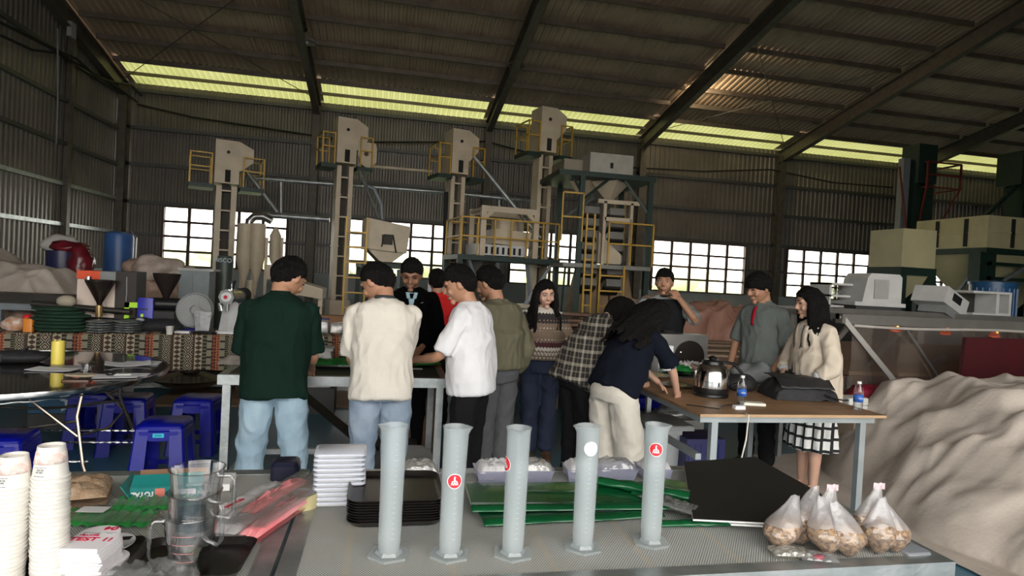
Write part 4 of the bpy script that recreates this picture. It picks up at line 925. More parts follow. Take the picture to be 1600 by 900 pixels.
# fan lying upright
fp = on(293, 520); f = thing('desk_fan', 'grey plastic fan with round ribbed cage turned aside on a dark blue base', 'fan', (fp.x, fp.y+.2, TY), .55)
FG = M('grey_fan_plastic', (.30, .31, .31), .5); mb = MB()
for k in range(4): mb.shell([(.205-.012*k, -.005), (.205-.012*k, .005), (.195-.012*k, .005), (.195-.012*k, -.005)], n=36)
for i in range(len(mb.v)):
    k = i//144; x, y, z = mb.v[i]; mb.v[i] = (x, z+k*.035-.05, y+.25)
mb.build('cage_ring', FG, f, smooth=True)
mb = MB()
for k in range(30): a = 2*math.pi*k/30; mb.bar((.05*math.cos(a), -.075, .25+.05*math.sin(a)), (.20*math.cos(a), -.05, .25+.20*math.sin(a)), .003)
mb.build('cage_wires', FG, f)
MB().cyl((0, -.09, .25), (0, -.02, .25), .055, n=20).build('hub', FG, f, smooth=True)
MB().prism([(.19*math.cos(a), .19*math.sin(a)) for a in np.linspace(0, 2*math.pi, 30)[:-1]], -.02, -.015, lambda x, y, z: (x, z, y+.25)).build('blade_disc_guard', M('pale_grey_guard', (.40, .41, .41), .6), f)
MB().bb(-.03, .03, -.0, .06, 0, .14).build('neck', BLACK, f); MB().rbox((0, .0, .02), (.26, .22, .04), .05).build('base', M('navy_blue_plastic', (.01, .012, .15), .4), f, smooth=True)
wbk = thing('white_bag', 'white foil bag standing between the fan and the white coffee mill', 'bag', on(310, 522)+V((0, .14, 0)))
MB().lathe([(.07, 0), (.085, .15), (.095, .24), (.09, .245), (0, .2)], n=4).build('bag_body', M('white_foil', (.62, .62, .62), .35, 0, (.50, .50, .52), 20, .5, 30), wbk)
lump(MB(), (0, 0, .20), (.085, .06, .03), 17, .4, 20).build('bag_top', M('white_foil', (0,0,0)), wbk, smooth='all')
cpn = thing('paper_cup', 'single upright white paper cup standing on the woven cloth', 'paper cup', on(264, 523)+V((0, .02, 0)))
MB().lathe([(.030, 0), (.040, .09), (.042, .092), (.038, .09), (.029, .005), (0, .005)], n=22).build('cup_body', CUPM, cpn, smooth=True)
o = MB().rbox((0, 0, .012), (.16, .08, .024), .01).build('white_box', WHITE, loc=on(283, 521)+V((0, .05, 0))); tag(o, 'small flat white box beside the single paper cup', 'box')
o = lump(MB(), (0, 0, .02), (.14, .06, .02), 3).build('black_cable_pile', BLACK, loc=on(320, 522)+V((0, -.0, 0)), smooth='all'); tag(o, 'small heap of black cable in front of the white foil bag', 'cable')
# white coffee mill
mp = on(352, 522); ml = thing('coffee_mill', 'white pedestal coffee mill with a chrome burr drum and small hopper', 'coffee mill', (mp.x+.02, mp.y+.12, TY))
MWH = M('glossy_white_enamel', (.66, .67, .67), .25)
MB().rbox((0, 0, .015), (.30, .22, .03), .03).build('foot', MWH, ml, smooth=True)
MB().lathe([(.125, .03), (.085, .30), (.075, .36), (0, .36)], n=4).build('pedestal', MWH, ml)
MB().cyl((-.01, -.15, .43), (.06, .15, .43), .082, n=26).build('burr_drum', CHROME, ml, smooth=True)
MB().cyl((-.015, -.175, .43), (-.01, -.15, .43), .092, .095, n=8).build('front_plate', CHROME, ml); MB().cyl((-.018, -.19, .43), (-.015, -.17, .43), .055, n=20).build('dial', M('white_dial', (.7, .7, .7), .3), ml, smooth=True); MB().cyl((-.019, -.195, .43), (-.018, -.19, .43), .022, n=16).build('red_badge', M('red_badge_paint', (.55, .03, .05), .4), ml)
MB().lathe([(.025, .50), (.028, .55), (.048, .62), (.044, .62), (.02, .55)], c=(.01, -.03, 0), n=18).build('hopper', CHROME, ml, smooth=True)
MB().cyl((-.09, -.16, .36), (-.07, -.15, .27), .018, n=10).cyl((.0, -.16, .36), (.0, -.16, .27), .02, n=10).build('spout', CHROME, ml); MB().cyl((.06, .13, .44), (.10, .24, .45), .085, n=20).build('motor', M('black_motor', (.02, .018, .018), .5), ml, smooth=True)
# stuff at right of the cloth table (between men)
for (px, w_, d_, h_, nm, lb, mt_) in [(497, .22, .14, .17, 'clear_tub', 'clear plastic tub with a violet lid at the right end of the long table', film('tub_plastic', (.75,.75,.75), .4, .1, .3, .4, 30)), (524, .17, .14, .13, 'silver_packet', 'silvery grey box beside the clear tub on the long table', M('silver_box', (.40, .39, .37), .25, .3, (.25, .24, .22), 20)), (540, .05, .05, .14, 'steel_cup', 'small steel cup right of the silvery box', CHROME)]:
    p = on(px, 522); t = thing(nm, lb, 'container', (p.x, p.y+.2, TY)); MB().rbox((0, 0, h_/2), (w_, d_, h_), .02).build('body', mt_, t, smooth=True)
    if nm == 'clear_tub': MB().lathe([(.12, h_), (.115, h_+.015), (0, h_+.02)], n=24, sy=.7).build('lid', M('violet_lid', (.05, .03, .20), .4), t, smooth=True)
# under-table dark pans
t = thing('steel_basin', 'shallow dark steel basin with a cone cover under the woven cloth table', 'basin', (-2.1, 7.6, .16)); MB().lathe([(.0, .0), (.25, .0), (.40, .08), (.41, .09), (.35, .10), (.12, .16), (.03, .34), (0, .34)], n=30).build('basin_body', M('dark_bronze', (.06, .05, .045), .25, .7), t, smooth=True)
t = thing('steel_drum', 'bright galvanised drum under the woven cloth table', 'drum', (-1.45, 7.7, 0)); MB().lathe([(.22, 0), (.22, .3), (.2, .31), (0, .31)], n=30).build('drum_body', CHROME, t, smooth=True)
o = MB().bb(-1.3, 1.0, -.4, .5, 0, .02).build('wooden_board', M('dull_plywood', (.22, .15, .09), .7), loc=(-1.1, 7.6, 0)); tag(o, 'flat plywood board on the floor beneath the long table', 'board')
sk = thing('metal_sheet', 'shiny aluminium sheet leaning behind the round table', 'sheet', (-2.3, 8.3, 0)); MB().box((0, 0, .24), (1.7, .02, .5), rx=-.25).build('sheet_body', M('shiny_aluminium', (.70, .70, .70), .15, .9, (.4, .4, .4), 2), sk)
# blue sign box under round table
t = thing('blue_carton', 'blue carton printed NA in white lying under the round table', 'box', (-2.75, 6.3, 0), 0); MB().bb(-.25, .22, -.15, .2, .16, .46).build('carton_body', M('blue_carton_card', (.02, .10, .20), .5), t)
text('carton_lettering', 'NA', .17, M('pale_print', (.5, .6, .65), .5), t, (.05, -.152, .31), (math.pi/2, 1.45, 0), bold=.003); MB().lathe([(.12, .16), (.14, .44), (0, .44)], c=(.40, 0, 0), n=6).build('white_hex_box', WHITEP, t)
MB().bb(-.25, .5, -.15, .2, 0, .155).build('carton_base', M('dark_crate', (0,0,0)), t)
t = thing('plastic_tray', 'grey plastic tray dropped crooked under the right end of the steel table', 'tray', (.28, 4.75, .16), .5); MB().rbox((0, 0, .02), (.34, .26, .05), .04).build('tray_body', M('light_grey_plastic', (0,0,0)), t, smooth=True); t.rotation_euler = (.25, .15, .5)
t = thing('crate', 'dark crate stored under the right part of the steel table', 'crate', (.12, 5.2, 0)); MB().bb(-.25, .22, -.2, .25, 0, .14).build('crate_body', M('dark_crate', (0,0,0)), t)
t = thing('carton', 'brown cardboard carton behind the right legs of the steel table', 'box', (.25, 5.6, 0)); MB().bb(-.2, .3, -.2, .25, 0, .65).build('carton_body', M('brown_card', (0,0,0)), t)
t = thing('auger_tube', 'diagonal perforated steel rail on the floor behind the steel table', 'rail', (-.35, 5.6, 0)); MB().bar((-.6, .6, .55), (.35, -.3, .03), .07, .04).build('rail_body', M('dark_steel', (0,0,0)), t)
# ================= wooden table right =================
wt_ = thing('wooden_table', 'plywood-topped table on pale steel legs carrying the kettle and bottles', 'table', (2.7, 4.3, 0)); WZ = .78
x0, x1, y0, y1 = 1.99, 3.36, 3.56, 4.95
PLY = M('worn_plywood', (.30, .17, .085), .55, 0, (.20, .11, .055), 2.5, .1, 40, stretch=(1, 4, 4)); LEGB = M('pale_blue_steel', (.36, .40, .41), .4, .4)
MB().bb(x0, x1, y0, y1, WZ-.018, WZ).build('tabletop', PLY, wt_, world=True)
MB().bb(x0, x1, y0-.004, y0, WZ-.018, WZ).build('edge_band', M('bare_wood_edge', (.50, .32, .18), .6), wt_, world=True)
MB().bb(x0+.02, x1-.06, y0+.03, y0+.07, WZ-.06, WZ-.019).bb(x0+.02, x1-.06, y1-.07, y1-.03, WZ-.06, WZ-.019).bb(x0+.02, x0+.06, y0+.07, y1-.07, WZ-.06, WZ-.019).bb(x1-.10, x1-.06, y0+.07, y1-.07, WZ-.06, WZ-.019).build('frame', LEGB, wt_, world=True)
for x, y in ((x0+.13, y0+.06), (x1-.14, y0+.06), (x0+.13, y1-.06), (x1-.14, y1-.06), ): MB().bb(x-.022, x+.022, y-.022, y+.022, 0, WZ-.06).build('leg', LEGB, wt_, world=True)
MB().bb(x0+.04, x0+.08, y0+.1, y1-.1, .46, .50).build('side_rail', LEGB, wt_, world=True)
def ow(px, py, z=.78): return az(px, py, z)
k0 = ow(1108, 617); kt = thing('electric_kettle', 'shiny steel electric kettle with black lid and handle on a black base', 'kettle', (k0.x, k0.y-.02, WZ), .5); kt.scale = (1.28, 1.28, 1.14)
MB().lathe([(.098, 0), (.100, .012), (.094, .022), (0, .022)], n=32).build('power_base', BLACK, kt, smooth=True)
MB().lathe([(.098, .024), (.100, .04), (.100, .06), (.0, .06)], n=32).build('black_band', BLACK, kt, smooth=True)
MB().lathe([(.099, .045), (.101, .10), (.096, .16), (.080, .195), (.062, .207), (0, .207)], n=40).build('steel_body', CHROME, kt, smooth=True)
MB().lathe([(.062, .207), (.058, .225), (.045, .232), (0, .235)], n=28).build('lid', BLACK, kt, smooth=True); MB().lathe([(.02, .235), (.024, .25), (.0, .262)], n=14).build('lid_knob', BLACK, kt, smooth=True)
MB().tube([(.03, -.05, .225), (.07, -.10, .215), (.10, -.13, .16), (.095, -.125, .10), (.075, -.09, .075)], .013, 10, flat=.8).build('handle', BLACK, kt, smooth=True); MB().tube([(-.06, .06, .17), (-.085, .085, .195)], [.02, .012], 8).build('spout', CHROME, kt, smooth=True)
cd = thing('kettle_cord', 'thin black kettle cord curling over the wooden table', 'cord', ow(1110, 636)); MB().tube([(-.15, .05, .004), (-.02, -.03, .004), (.02, -.07, .004), (.08, .0, .004), (.16, .06, .004), (.26, .08, .004)], .0035, 6).build('cord_body', BLACK, cd)
def bottle(label, px, py, lab=True):
    p = ow(px, py); t = thing('water_bottle', label, 'bottle', (p.x, p.y, WZ), -.2, 'clear water bottles with blue labels'); pr_ = [(.0, .001), (.026, .0), (.030, .006), (.029, .02), (.031, .03), (.029, .045), (.031, .055), (.0305, .125), (.031, .13), (.024, .165), (.012, .185), (.012, .195), (.0, .195)]
    MB().lathe(pr_, n=24).build('bottle_body', JUG, t, smooth=True); MB().lathe([(.0285, .004), (.0285, .05), (.0295, .10), (0, .10)], n=20).build('water', WATER, t, smooth=True)
    MB().lathe([(.0318, .06), (.0318, .11)], n=24).build('blue_label', M('bottle_label_blue', (.015, .09, .42), .4, 0, (.05, .15, .5), 40), t, smooth='all'); MB().cyl((0,0,.186), (0,0,.202), .0145, n=16).build('cap', WHITE, t)
    text('label_lettering', 'AQUA' if 0 else 'water', .014, WHITE, t, (0, -.0325, .087), (math.pi/2, math.pi/2*0, 0)); return t
bottle('clear water bottle with blue label beside the kettle', 1158, 632); bottle('clear water bottle with blue label at the right rear corner of the plywood', 1340, 641)
bagp = ow(1250, 622); bb_ = thing('black_bag', 'large black nylon bag slumped on the wooden table', 'bag', (bagp.x, bagp.y+.04, WZ), -.12); bb_.scale = (1.15, 1.1, 1.1)
def bagf(u, v):
    a, b = u*2-1, v*2-1; e = max(0, (1-a**6)*(1-b**4))**.5
    z = .13*e*(.75+.25*u*-1+.25)+.018*nz((a*3, b*5, 0), 1, 4)+.012*nz((a*7, b*9, 0), 1, 6)
    return (a*.215*(1+.06*nz((b*2, 0, 0), 1, 3)), b*.15+.02*nz((a*2, 1, 0), 1, 5), max(.002, z))
MB().grid(bagf, 44, 30).build('bag_body', FAB, bb_, smooth='all')
MB().grid(lambda u, v: (lerp(-.19, .17, u), lerp(-.155, .09, v), .145-.10*max(0, .3-v)**.8*1.6+.008*nz((u*4, v*3, 0), 1.5, 9)), 24, 12).build('flap', M('black_nylon', (.016, .016, .018), .5, 0, (.01, .01, .011), 20, .3, 60), bb_, smooth='all', solid=.006)
MB().tube([(.1, -.16, .05), (.16, -.17, .03), (.24, -.15, .015), (.28, -.12, .012)], .012, 6, flat=.4).build('strap', FAB, bb_)
GJ = M('grey_cloth', (.11, .12, .12), .9, 0, (.17, .18, .18), 8, .4, 60)
jp = ow(1188, 603); j = thing('grey_jacket', 'crumpled grey jacket heaped beside the black bag', 'jacket', (jp.x, jp.y+.1, WZ)); lump(MB(), (0, 0, .08), (.20, .16, .11), 23, .45, 7, 34, 22).build('jacket_body', GJ, j, smooth='all')
jp = ow(1165, 612); j = thing('black_pouch', 'black zipped pouch under the grey jacket beside the kettle', 'pouch', (jp.x-.02, jp.y+.07, WZ)); lump(MB(), (0, 0, .06), (.13, .12, .07), 25, .2, 7).build('pouch_body', FAB, j, smooth='all')
o = MB().rbox((0, 0, .012), (.075, .045, .024), .004).build('charger_block', WHITE, loc=ow(1157, 640)+V((0, .02, 0)), smooth=True); tag(o, 'small white charger block at the front edge of the plywood', 'charger')
o = MB().rbox((0, 0, .009), (.16, .07, .018), .006, rz=-.2).build('power_bank', M('cream_white', (.75, .72, .62), .4), loc=ow(1180, 634)+V((0, .03, 0)), smooth=True); tag(o, 'long cream white power bank behind the charger block', 'charger')
cc = thing('charging_cable', 'beige cable hanging from the plywood front edge to the floor', 'cable', ow(1166, 648)); MB().tube([(0, .02, .005), (.005, -.02, -.0), (-.01, -.03, -.15), (-.05, -.03, -.35), (-.04, -.03, -.55), (-.06, 0, -.77)], .005, 6).build('cable_body', M('cream_white', (0,0,0)), cc, smooth='all')
bp = ow(1055, 603); t = thing('bean_plate', 'flat brown plate holding pale green beans at the left edge of the plywood', 'plate', (bp.x+.02, bp.y, WZ)); MB().lathe([(0, 0), (.11, 0), (.135, .012), (.13, .014), (.10, .005), (0, .005)], n=32, sx=1.1).build('plate_body', M('brown_plate', (.10, .06, .04), .3), t, smooth=True)
stuff(lump(MB(), (0, 0, .010), (.085, .07, .010), 33, .25, 30).build('bean_layer', M('pale_green_beans', (.42, .40, .22), .7, 0, (.30, .27, .14), 90, .9, 120), t, smooth='all'))
gp_ = ow(1055, 583); pouch('green_bag', 'dark green plastic bag on the plywood near the navy polo woman', 'plastic bag', (gp_.x, gp_.y, WZ), (.28, .18, .07), GBAG, -.4, 91, .8, 4)
t = thing('flat_basket', 'flat tray with light beans by the hands of the navy polo woman', 'tray', ow(1025, 590)+V((.0, .05, 0))); MB().lathe([(0, 0), (.13, 0), (.15, .02), (.14, .02), (0, .006)], n=28).build('tray_body', M('brown_plate', (0,0,0)), t, smooth=True); stuff(lump(MB(), (0, 0, .02), (.10, .10, .014), 35, .3, 30).build('bean_layer', M('pale_green_beans', (0,0,0)), t, smooth='all'))
wp = ow(1075, 580); pouch('white_bag', 'white plastic bag with violet print lying behind the green bag', 'plastic bag', (wp.x, wp.y, WZ), (.30, .16, .08), M('white_violet_film', (.65, .62, .62), .35, 0, (.35, .12, .28), 16, .5, 30, lo=.5, hi=.7), .2, 92, .8, 4)
t = thing('white_carton', 'white upright carton with a red mark beside the navy polo woman', 'box', (2.55, 5.35, WZ-.02), .1)
MB().bb(-.05, .10, -.06, .06, 0, .26).build('carton_body', WHITE, t); MB().cyl((.0, -.062, .16), (.0, -.060, .16), .03, n=18).build('red_mark', STICK_R, t)
# side shelf carrying the far things
sh = thing('steel_bench', 'low steel bench behind the wooden table holding pans and tins', 'bench', (2.9, 5.6, 0)); MB().bb(-.55, .9, -.45, .22, .73, .76).build('bench_top', M('dark_steel', (0,0,0)), sh)
for x in (-.5, .85):
    for y in (-.38, .18): MB().bb(x-.02, x+.02, y-.02, y+.02, 0, .73).build('leg', GALV, sh)
t = thing('blower_box', 'grey steel box with a large round dark opening behind the kettle', 'machine', (2.95, 5.62, .762)); GM = M('grey_machine_steel', (.25, .245, .23), .4, .5)
MB().bb(-.32, .22, -.02, .19, 0, .34).build('housing', GM, t); MB().cyl((.02, -.045, .13), (.02, -.015, .13), .155, n=36).build('round_opening', M('dark_bronze', (0,0,0)), t, smooth=True); MB().ell((-.08, -.05, .17), (.012, .008, .012), 8, 6).build('bolt', CHROME, t)
t = thing('frying_pan', 'black pan with a handle behind the kettle', 'pan', (3.13, 5.3, .762), .2); MB().lathe([(0, 0), (.10, 0), (.13, .05), (.125, .05), (.095, .006), (0, .006)], n=26).cyl((.12, 0, .04), (.28, .03, .05), .012, n=8).build('pan_body', BLACK, t, smooth=True)
t = thing('steel_mug', 'shiny steel mug standing left of the grey jacket', 'mug', (3.30, 5.25, .762)); MB().lathe([(.045, 0), (.05, .11), (.053, .112), (.046, .11), (.042, .005), (0, .005)], n=24).build('mug_body', CHROME, t, smooth=True); MB().tube([(-.05, 0, .09), (-.085, 0, .08), (-.08, 0, .04), (-.046, 0, .03)], .006, 6).build('handle', CHROME, t)
t = thing('navy_cup', 'small dark blue cup on the far side behind the kettle', 'cup', (2.62, 5.25, .762)); MB().lathe([(.035, 0), (.045, .09), (.04, .09), (0, .01)], n=18).build('cup_body', M('navy_plastic', (0,0,0)), t, smooth=True)
t = thing('steel_bowl', 'shallow steel bowl on top of the grey blower box', 'bowl', (2.8, 5.72, 1.104)); MB().lathe([(.03, 0), (.07, .03), (.065, .03), (0, .005)], n=22).build('bowl_body', CHROME, t, smooth=True)
# crates below
LGP = M('clear_grey_plastic', (.40, .42, .42), .4)
t = thing('storage_box', 'large grey translucent storage box with lid by the wooden table leg', 'box', (2.28, 4.85, 0), 0); MB().lathe([(.30, 0), (.34, .40), (0, .40)], n=4, sy=.8).build('body', LGP, t).rotation_euler = (0, 0, math.pi/4); 
t.children[0].rotation_euler = (0, 0, 0)
for v in t.children[0].data.vertices: x, y, z = v.co; v.co = ((x-y)*.7071, (x+y)*.7071*.85, z)
MB().rbox((0, 0, .42), (.54, .46, .04), .02).build('lid', M('grey_lid', (.30, .31, .31), .4), t, smooth=True)
t = thing('carton', 'open pale carton filled with film under the plywood far end', 'box', (2.75, 5.3, 0)); MB().bb(-.25, .2, -.1, .3, 0, .35).build('carton_body', M('pale_carton', (.32, .31, .29), .7), t); lump(MB(), (0, .1, .38), (.2, .15, .08), 36, .4, 8).build('film_wad', CLEARB, t, smooth='all')
t = thing('blue_crate', 'dark blue perforated crate under the wooden table', 'crate', (2.62, 4.72, 0)); NV = M('navy_crate', (.008, .010, .09), .4); MB().bb(-.17, .17, -.16, .16, 0.0, .35).build('crate_body', NV, t)
for k in range(6): MB().bb(-.15+k*.052, -.125+k*.052, -.165, -.16, .04, .31).build('rib', NV, t)
# ================= bucket elevators =================
def elevator(label, px, Y, ztop, shaft_w, head, ladder_z, base_z=0, two=True, rz=.22, rail=True, hl=.55):
    """two casings side by side with a head box; X from pixel of the shaft foot at given Y"""
    p = ay(px[0], px[1], Y); X = p.x
    t = thing('bucket_elevator', label, 'grain elevator', (X, Y, 0), rz, 'cream bucket elevators along the back of the hall')
    w_ = shaft_w; g = w_*.27; hz = ztop-head
    for s_ in (-1, 1):
        MB().bb(s_*w_*.5-(g if s_ > 0 else 0), s_*w_*.5+(0 if s_ > 0 else g), -.16, .16, 0, hz-.05).build('casing', CREAM, t)
        for z in np.arange(.9, hz-.2, 1.15): MB().bb(s_*w_*.5-(g+.015 if s_ > 0 else .015), s_*w_*.5+(.015 if s_ > 0 else g+.015), -.175, .175, z, z+.025).build('flange', CREAM, t)
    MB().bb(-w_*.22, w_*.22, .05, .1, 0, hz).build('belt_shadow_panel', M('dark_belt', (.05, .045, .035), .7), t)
    for z in np.arange(.5, hz, .44): MB().bb(-w_*.22, w_*.22, -.15, -.11, z, z+.035).build('tie_plate', CREAM, t)
    MB().bb(-w_*.62, w_*.62, -.24, .24, 0, .85).build('boot', CREAM, t); MB().cyl((0, -.26, .35), (0, -.24, .35), .06, n=14).build('boot_port', DARKHOLE, t)
    # head: box with sloped right-hand throat
    a = w_*.62
    MB().prism([(-a, hz), (a*.9, hz), (a*.9, ztop), (-a, ztop)], -.26, .26, lambda x, y, z: (x, z, y)).build('head_box', CREAM, t)
    MB().prism([(a*.9, hz+head*.32), (a*1.05, hz+head*.32), (a*2.0, hz+head*.55), (a*2.0, ztop-.14), (a*.9, ztop-.0)], -.24, .24, lambda x, y, z: (x, z, y)).build('head_throat', CREAM, t)
    MB().cyl((0, -.275, ztop-.26), (0, -.255, ztop-.26), .035, n=10).build('shaft_hole', DARKHOLE, t); MB().bb(-.05, .06, -.268, -.258, hz+.03, hz+.30).build('slot', DARKHOLE, t)
    # service platform with yellow rails both sides
    if rail:
        pz = hz-.05
        for s_ in (-1, 1):
            MB().bb(min(s_*a, s_*(a+hl)), max(s_*a, s_*(a+hl)), -.34, .34, pz-.09, pz).build('platform', DGREEN, t)
            mb = MB()
            for x in (s_*(a+.06), s_*(a+hl-.02)):
                for y in (-.33, .33): mb.bar((x, y, pz), (x, y, pz+.66), .028)
            for z in (.36, .66):
                for y in (-.33, .33): mb.bar((s_*(a+.05), y, pz+z), (s_*(a+hl-.02), y, pz+z), .026)
                mb.bar((s_*(a+hl-.02), -.33, pz+z), (s_*(a+hl-.02), .33, pz+z), .026)
            mb.build('guard_rail', YELLOW, t)
    return t, X, hz
e1, X1, h1 = elevator('leftmost cream bucket elevator, standing in front of the first window', (345, 480), 15.0, 4.26, .42, .95, 0, rz=.30, hl=.50)
e2, X2, h2 = elevator('second bucket elevator from the left, behind the man in white polo, with a rounded hood', (527, 480), 14.5, 4.90, .36, 1.0, 0, rz=.28, hl=.34)
e3, X3, h3 = elevator('third bucket elevator from the left, beside the cleaning machine', (704, 440), 14.0, 4.78, .34, .98, 0, rz=.26, hl=.34)
e4, X4, h4 = elevator('tallest bucket elevator, right of the cleaning machine, reaching the skylights', (838, 440), 13.5, 5.34, .34, .98, 0, rz=.22, hl=.34)
# hood on second elevator
MB().prism([(-.02, .0), (.36, .0), (.40, -.12), (.40, -.42), (.22, -.60), (.06, -.50), (-.02, -.3)], -.27, -.20, lambda x, y, z: (x+.26, z, y+4.42)).build('rounded_hood', CREAM, e2)
MB().cyl((.42, -.285, 4.16), (.42, -.27, 4.16), .05, n=10).build('hood_port', RUST, e2)
def pipe(name, label, cat, pts, r, mat, n=10):
    pts = [V(p) for p in pts]; o = MB().tube(pts, r, n).build(name, mat, world=True, loc=pts[0], smooth=True)
    return tag(o, label, cat)
pipe('spout_pipe', 'grey spout pipe slanting down from the leftmost elevator head', 'pipe', [ay(376, 255, 15), ay(434, 332, 14.9)], .045, GALV)
pipe('spout_pipe', 'grey spout pipe falling from the second elevator to the hopper', 'pipe', [ay(563, 268, 14.2), ay(592, 342, 13.8)], .045, GALV)
pipe('flexible_hose', 'curved grey hose hanging beside the second elevator spout', 'hose', [ay(577, 292, 13.9), ay(585, 296, 13.9), ay(596, 320, 13.9), ay(597, 343, 13.9)], .05, GREYP)
pipe('spout_pipe', 'long spout pipe running down right from the third elevator', 'pipe', [ay(741, 245, 13.7), ay(822, 345, 13.4), ay(845, 372, 13.3)], .05, GALV)
pipe('air_pipe', 'upper horizontal air pipe running along the back wall behind the elevators', 'pipe', [ay(382, 277, 15.5), ay(510, 287, 15.5), ay(690, 300, 15.5), ay(835, 315, 15.5)], .05, GALV)
pipe('air_pipe', 'lower horizontal air pipe joining the cyclone and the second elevator', 'pipe', [ay(405, 335, 15.5), ay(515, 343, 15.5)], .07, GALV)
pipe('cable_tray', 'pale rail between the second and third elevator platforms', 'rail', [ay(560, 258, 14.6), ay(676, 268, 14.4)], .035, CREAM)
for i, (a, b) in enumerate([((439, 282), (439, 338)), ((780, 310), (778, 455))]):
    pipe('drop_pipe', ['thin pipe dropping from the air pipe over the cyclone', 'thin pipe dropping above the cleaning machine'][i], 'pipe', [ay(*a, 15.5), ay(*b, 15.5)], .03, GALV)
pipe('black_duct', 'thin black duct standing just left of the third elevator', 'duct', [ay(697, 300, 13.8), ay(693, 455, 13.8)], .05, BLACKM)
pipe('wall_cable', 'black cable sagging along the top of the back wall', 'cable', [ay(215, 163, 20.6), ay(300, 183, 20.5), ay(490, 212, 20.5), ay(560, 222, 20.5), ay(700, 222, 20.5), ay(760, 221, 20.5), ay(830, 240, 20.5), ay(990, 262, 20.5), ay(1100, 268, 20.5), ay(1205, 265, 20.5), ay(1300, 285, 20.5), ay(1395, 293, 20.5)], .03, BLACKM, 6)
def axl(px, py, X): d = ray(px, py); return ORG+d*(X/d.x)
pipe('wall_cable', 'bundle of black cables looping along the left wall', 'cable', [axl(0, 35, -7.7), axl(60, 65, -7.7), axl(95, 82, -7.6), axl(120, 92, -7.6), axl(150, 120, -7.7), axl(175, 128, -7.7), axl(205, 133, -7.65), axl(222, 150, -7.4)], .035, BLACKM, 6)
pipe('wall_cable', 'lower black cable sagging along the left wall', 'cable', [axl(0, 55, -7.72), axl(50, 78, -7.72), axl(92, 84, -7.62), axl(130, 105, -7.72), axl(190, 140, -7.7), axl(215, 160, -7.4)], .03, BLACKM, 6)
pipe('conduit', 'thin pale conduit up the left wall column', 'conduit', [axl(90, 45, -7.55), axl(90, 165, -7.55), axl(88, 225, -7.55)], .018, GREYP, 6)
o = MB().box((0,0,0), (.10, .25, .36)).build('wall_box', M('pale_grey_box', (.42, .42, .40), .5), loc=axl(112, 47, -7.75)); tag(o, 'small pale box fixed high on the left wall', 'box')
# cyclone set in front of first window
cy_ = thing('cyclone_separator', 'pair of cream cyclones with a curved steel duct before the first window', 'machine', (ay(400, 470, 14.3).x, 14.3, 0))
def loc4(px, py, Y=14.3): q = ay(px, py, Y); return q-V((cy_.location.x, 14.3, 0))
for i, px in enumerate((384, 403)):
    a = loc4(px, 350); MB().lathe([(.02, a.z-1.55), (.05, a.z-1.25), (.17, a.z-.75), (.17, a.z), (.05, a.z+.02), (0, a.z+.02)], c=(a.x, 0, 0), n=18).build('cone', CREAM, cy_, smooth=True)
MB().tube([loc4(388, 365), loc4(390, 345), loc4(398, 338), loc4(412, 338), loc4(425, 345)], .09, 12).build('curved_duct', STEEL, cy_, smooth=True)
a = loc4(432, 365); MB().lathe([(.04, a.z-1.1), (.06, a.z-.7), (.12, a.z-.5), (.12, a.z-.05), (.04, a.z+.12)], c=(a.x, -.1, 0), n=16).build('small_cone', CREAM, cy_, smooth=True)
MB().bb(a.x-.14, a.x+.14, -.2, .1, a.z-1.0, a.z-.68).build('feeder', CREAM, cy_)
for px in (378, 396, 416, 440): q = loc4(px, 400); MB().bb(q.x-.025, q.x+.025, -.03, .03, 0, q.z+.4).build('stand', CREAM, cy_)
MB().cyl((loc4(393, 400).x, 0, .0), (loc4(393, 400).x, 0, 1.2), .09, n=12).cyl((loc4(433, 400).x, -.1, .0), (loc4(433, 400).x, -.1, 1.4), .05, n=12).build('outlet', CREAM, cy_)
# gas bottle like dark cylinder, cabinet, sacks (behind cloth table)
p = ay(350, 440, 10.5); t = thing('pressure_tank', 'dark grey-green upright pressure tank with pale lettering behind the coffee mill', 'tank', (p.x, 10.5, 0)); DT = M('dark_tank_paint', (.06, .075, .065), .45, .2)
q = ay(350, 398, 10.5); rr = (ay(364, 440, 10.5)-ay(337, 440, 10.5)).length/2
MB().lathe([(rr, 0), (rr, q.z-.10), (rr*.8, q.z-.02), (0, q.z)], n=26).build('tank_body', DT, t, smooth=True)
text('tank_lettering', 'HISCO', .09, M('pale_print', (0,0,0)), t, (0, -rr-.004, ay(350, 407, 10.5).z), (math.pi/2, 0, 0))
p = ay(303, 445, 9.6); t = thing('steel_cabinet', 'pale blue-grey steel cabinet behind the fan', 'cabinet', (p.x, 9.6, 0)); q = ay(303, 423, 9.6)
MB().bb(-.20, .20, 0, .35, 0, q.z).build('cabinet_body', M('blue_grey_paint', (.22, .26, .27), .5), t); MB().bb(-.22, .26, -.02, .37, q.z, q.z+.03).build('cabinet_top', M('pale_grey_box', (0,0,0)), t); MB().bb(-.19, -.02, -.015, 0, .1, q.z-.05).build('cabinet_door', M('blue_grey_paint', (0,0,0)), t)
SACK = M('woven_sack', (.42, .30, .23), .85, 0, (.30, .20, .15), 7, .4, 50); SACKW = M('white_sack', (.52, .44, .38), .85, 0, (.38, .30, .25), 7, .4, 50)
sk_l = ['pale sack on top of the heap behind the grinder', 'sack at the left of the heap under the blue tank', 'tan sack leaning in the middle of the heap', 'pink-white sack at the right of the heap by the cabinet', 'lower tan sack behind the fan', 'lowest sack behind the black cone hopper']
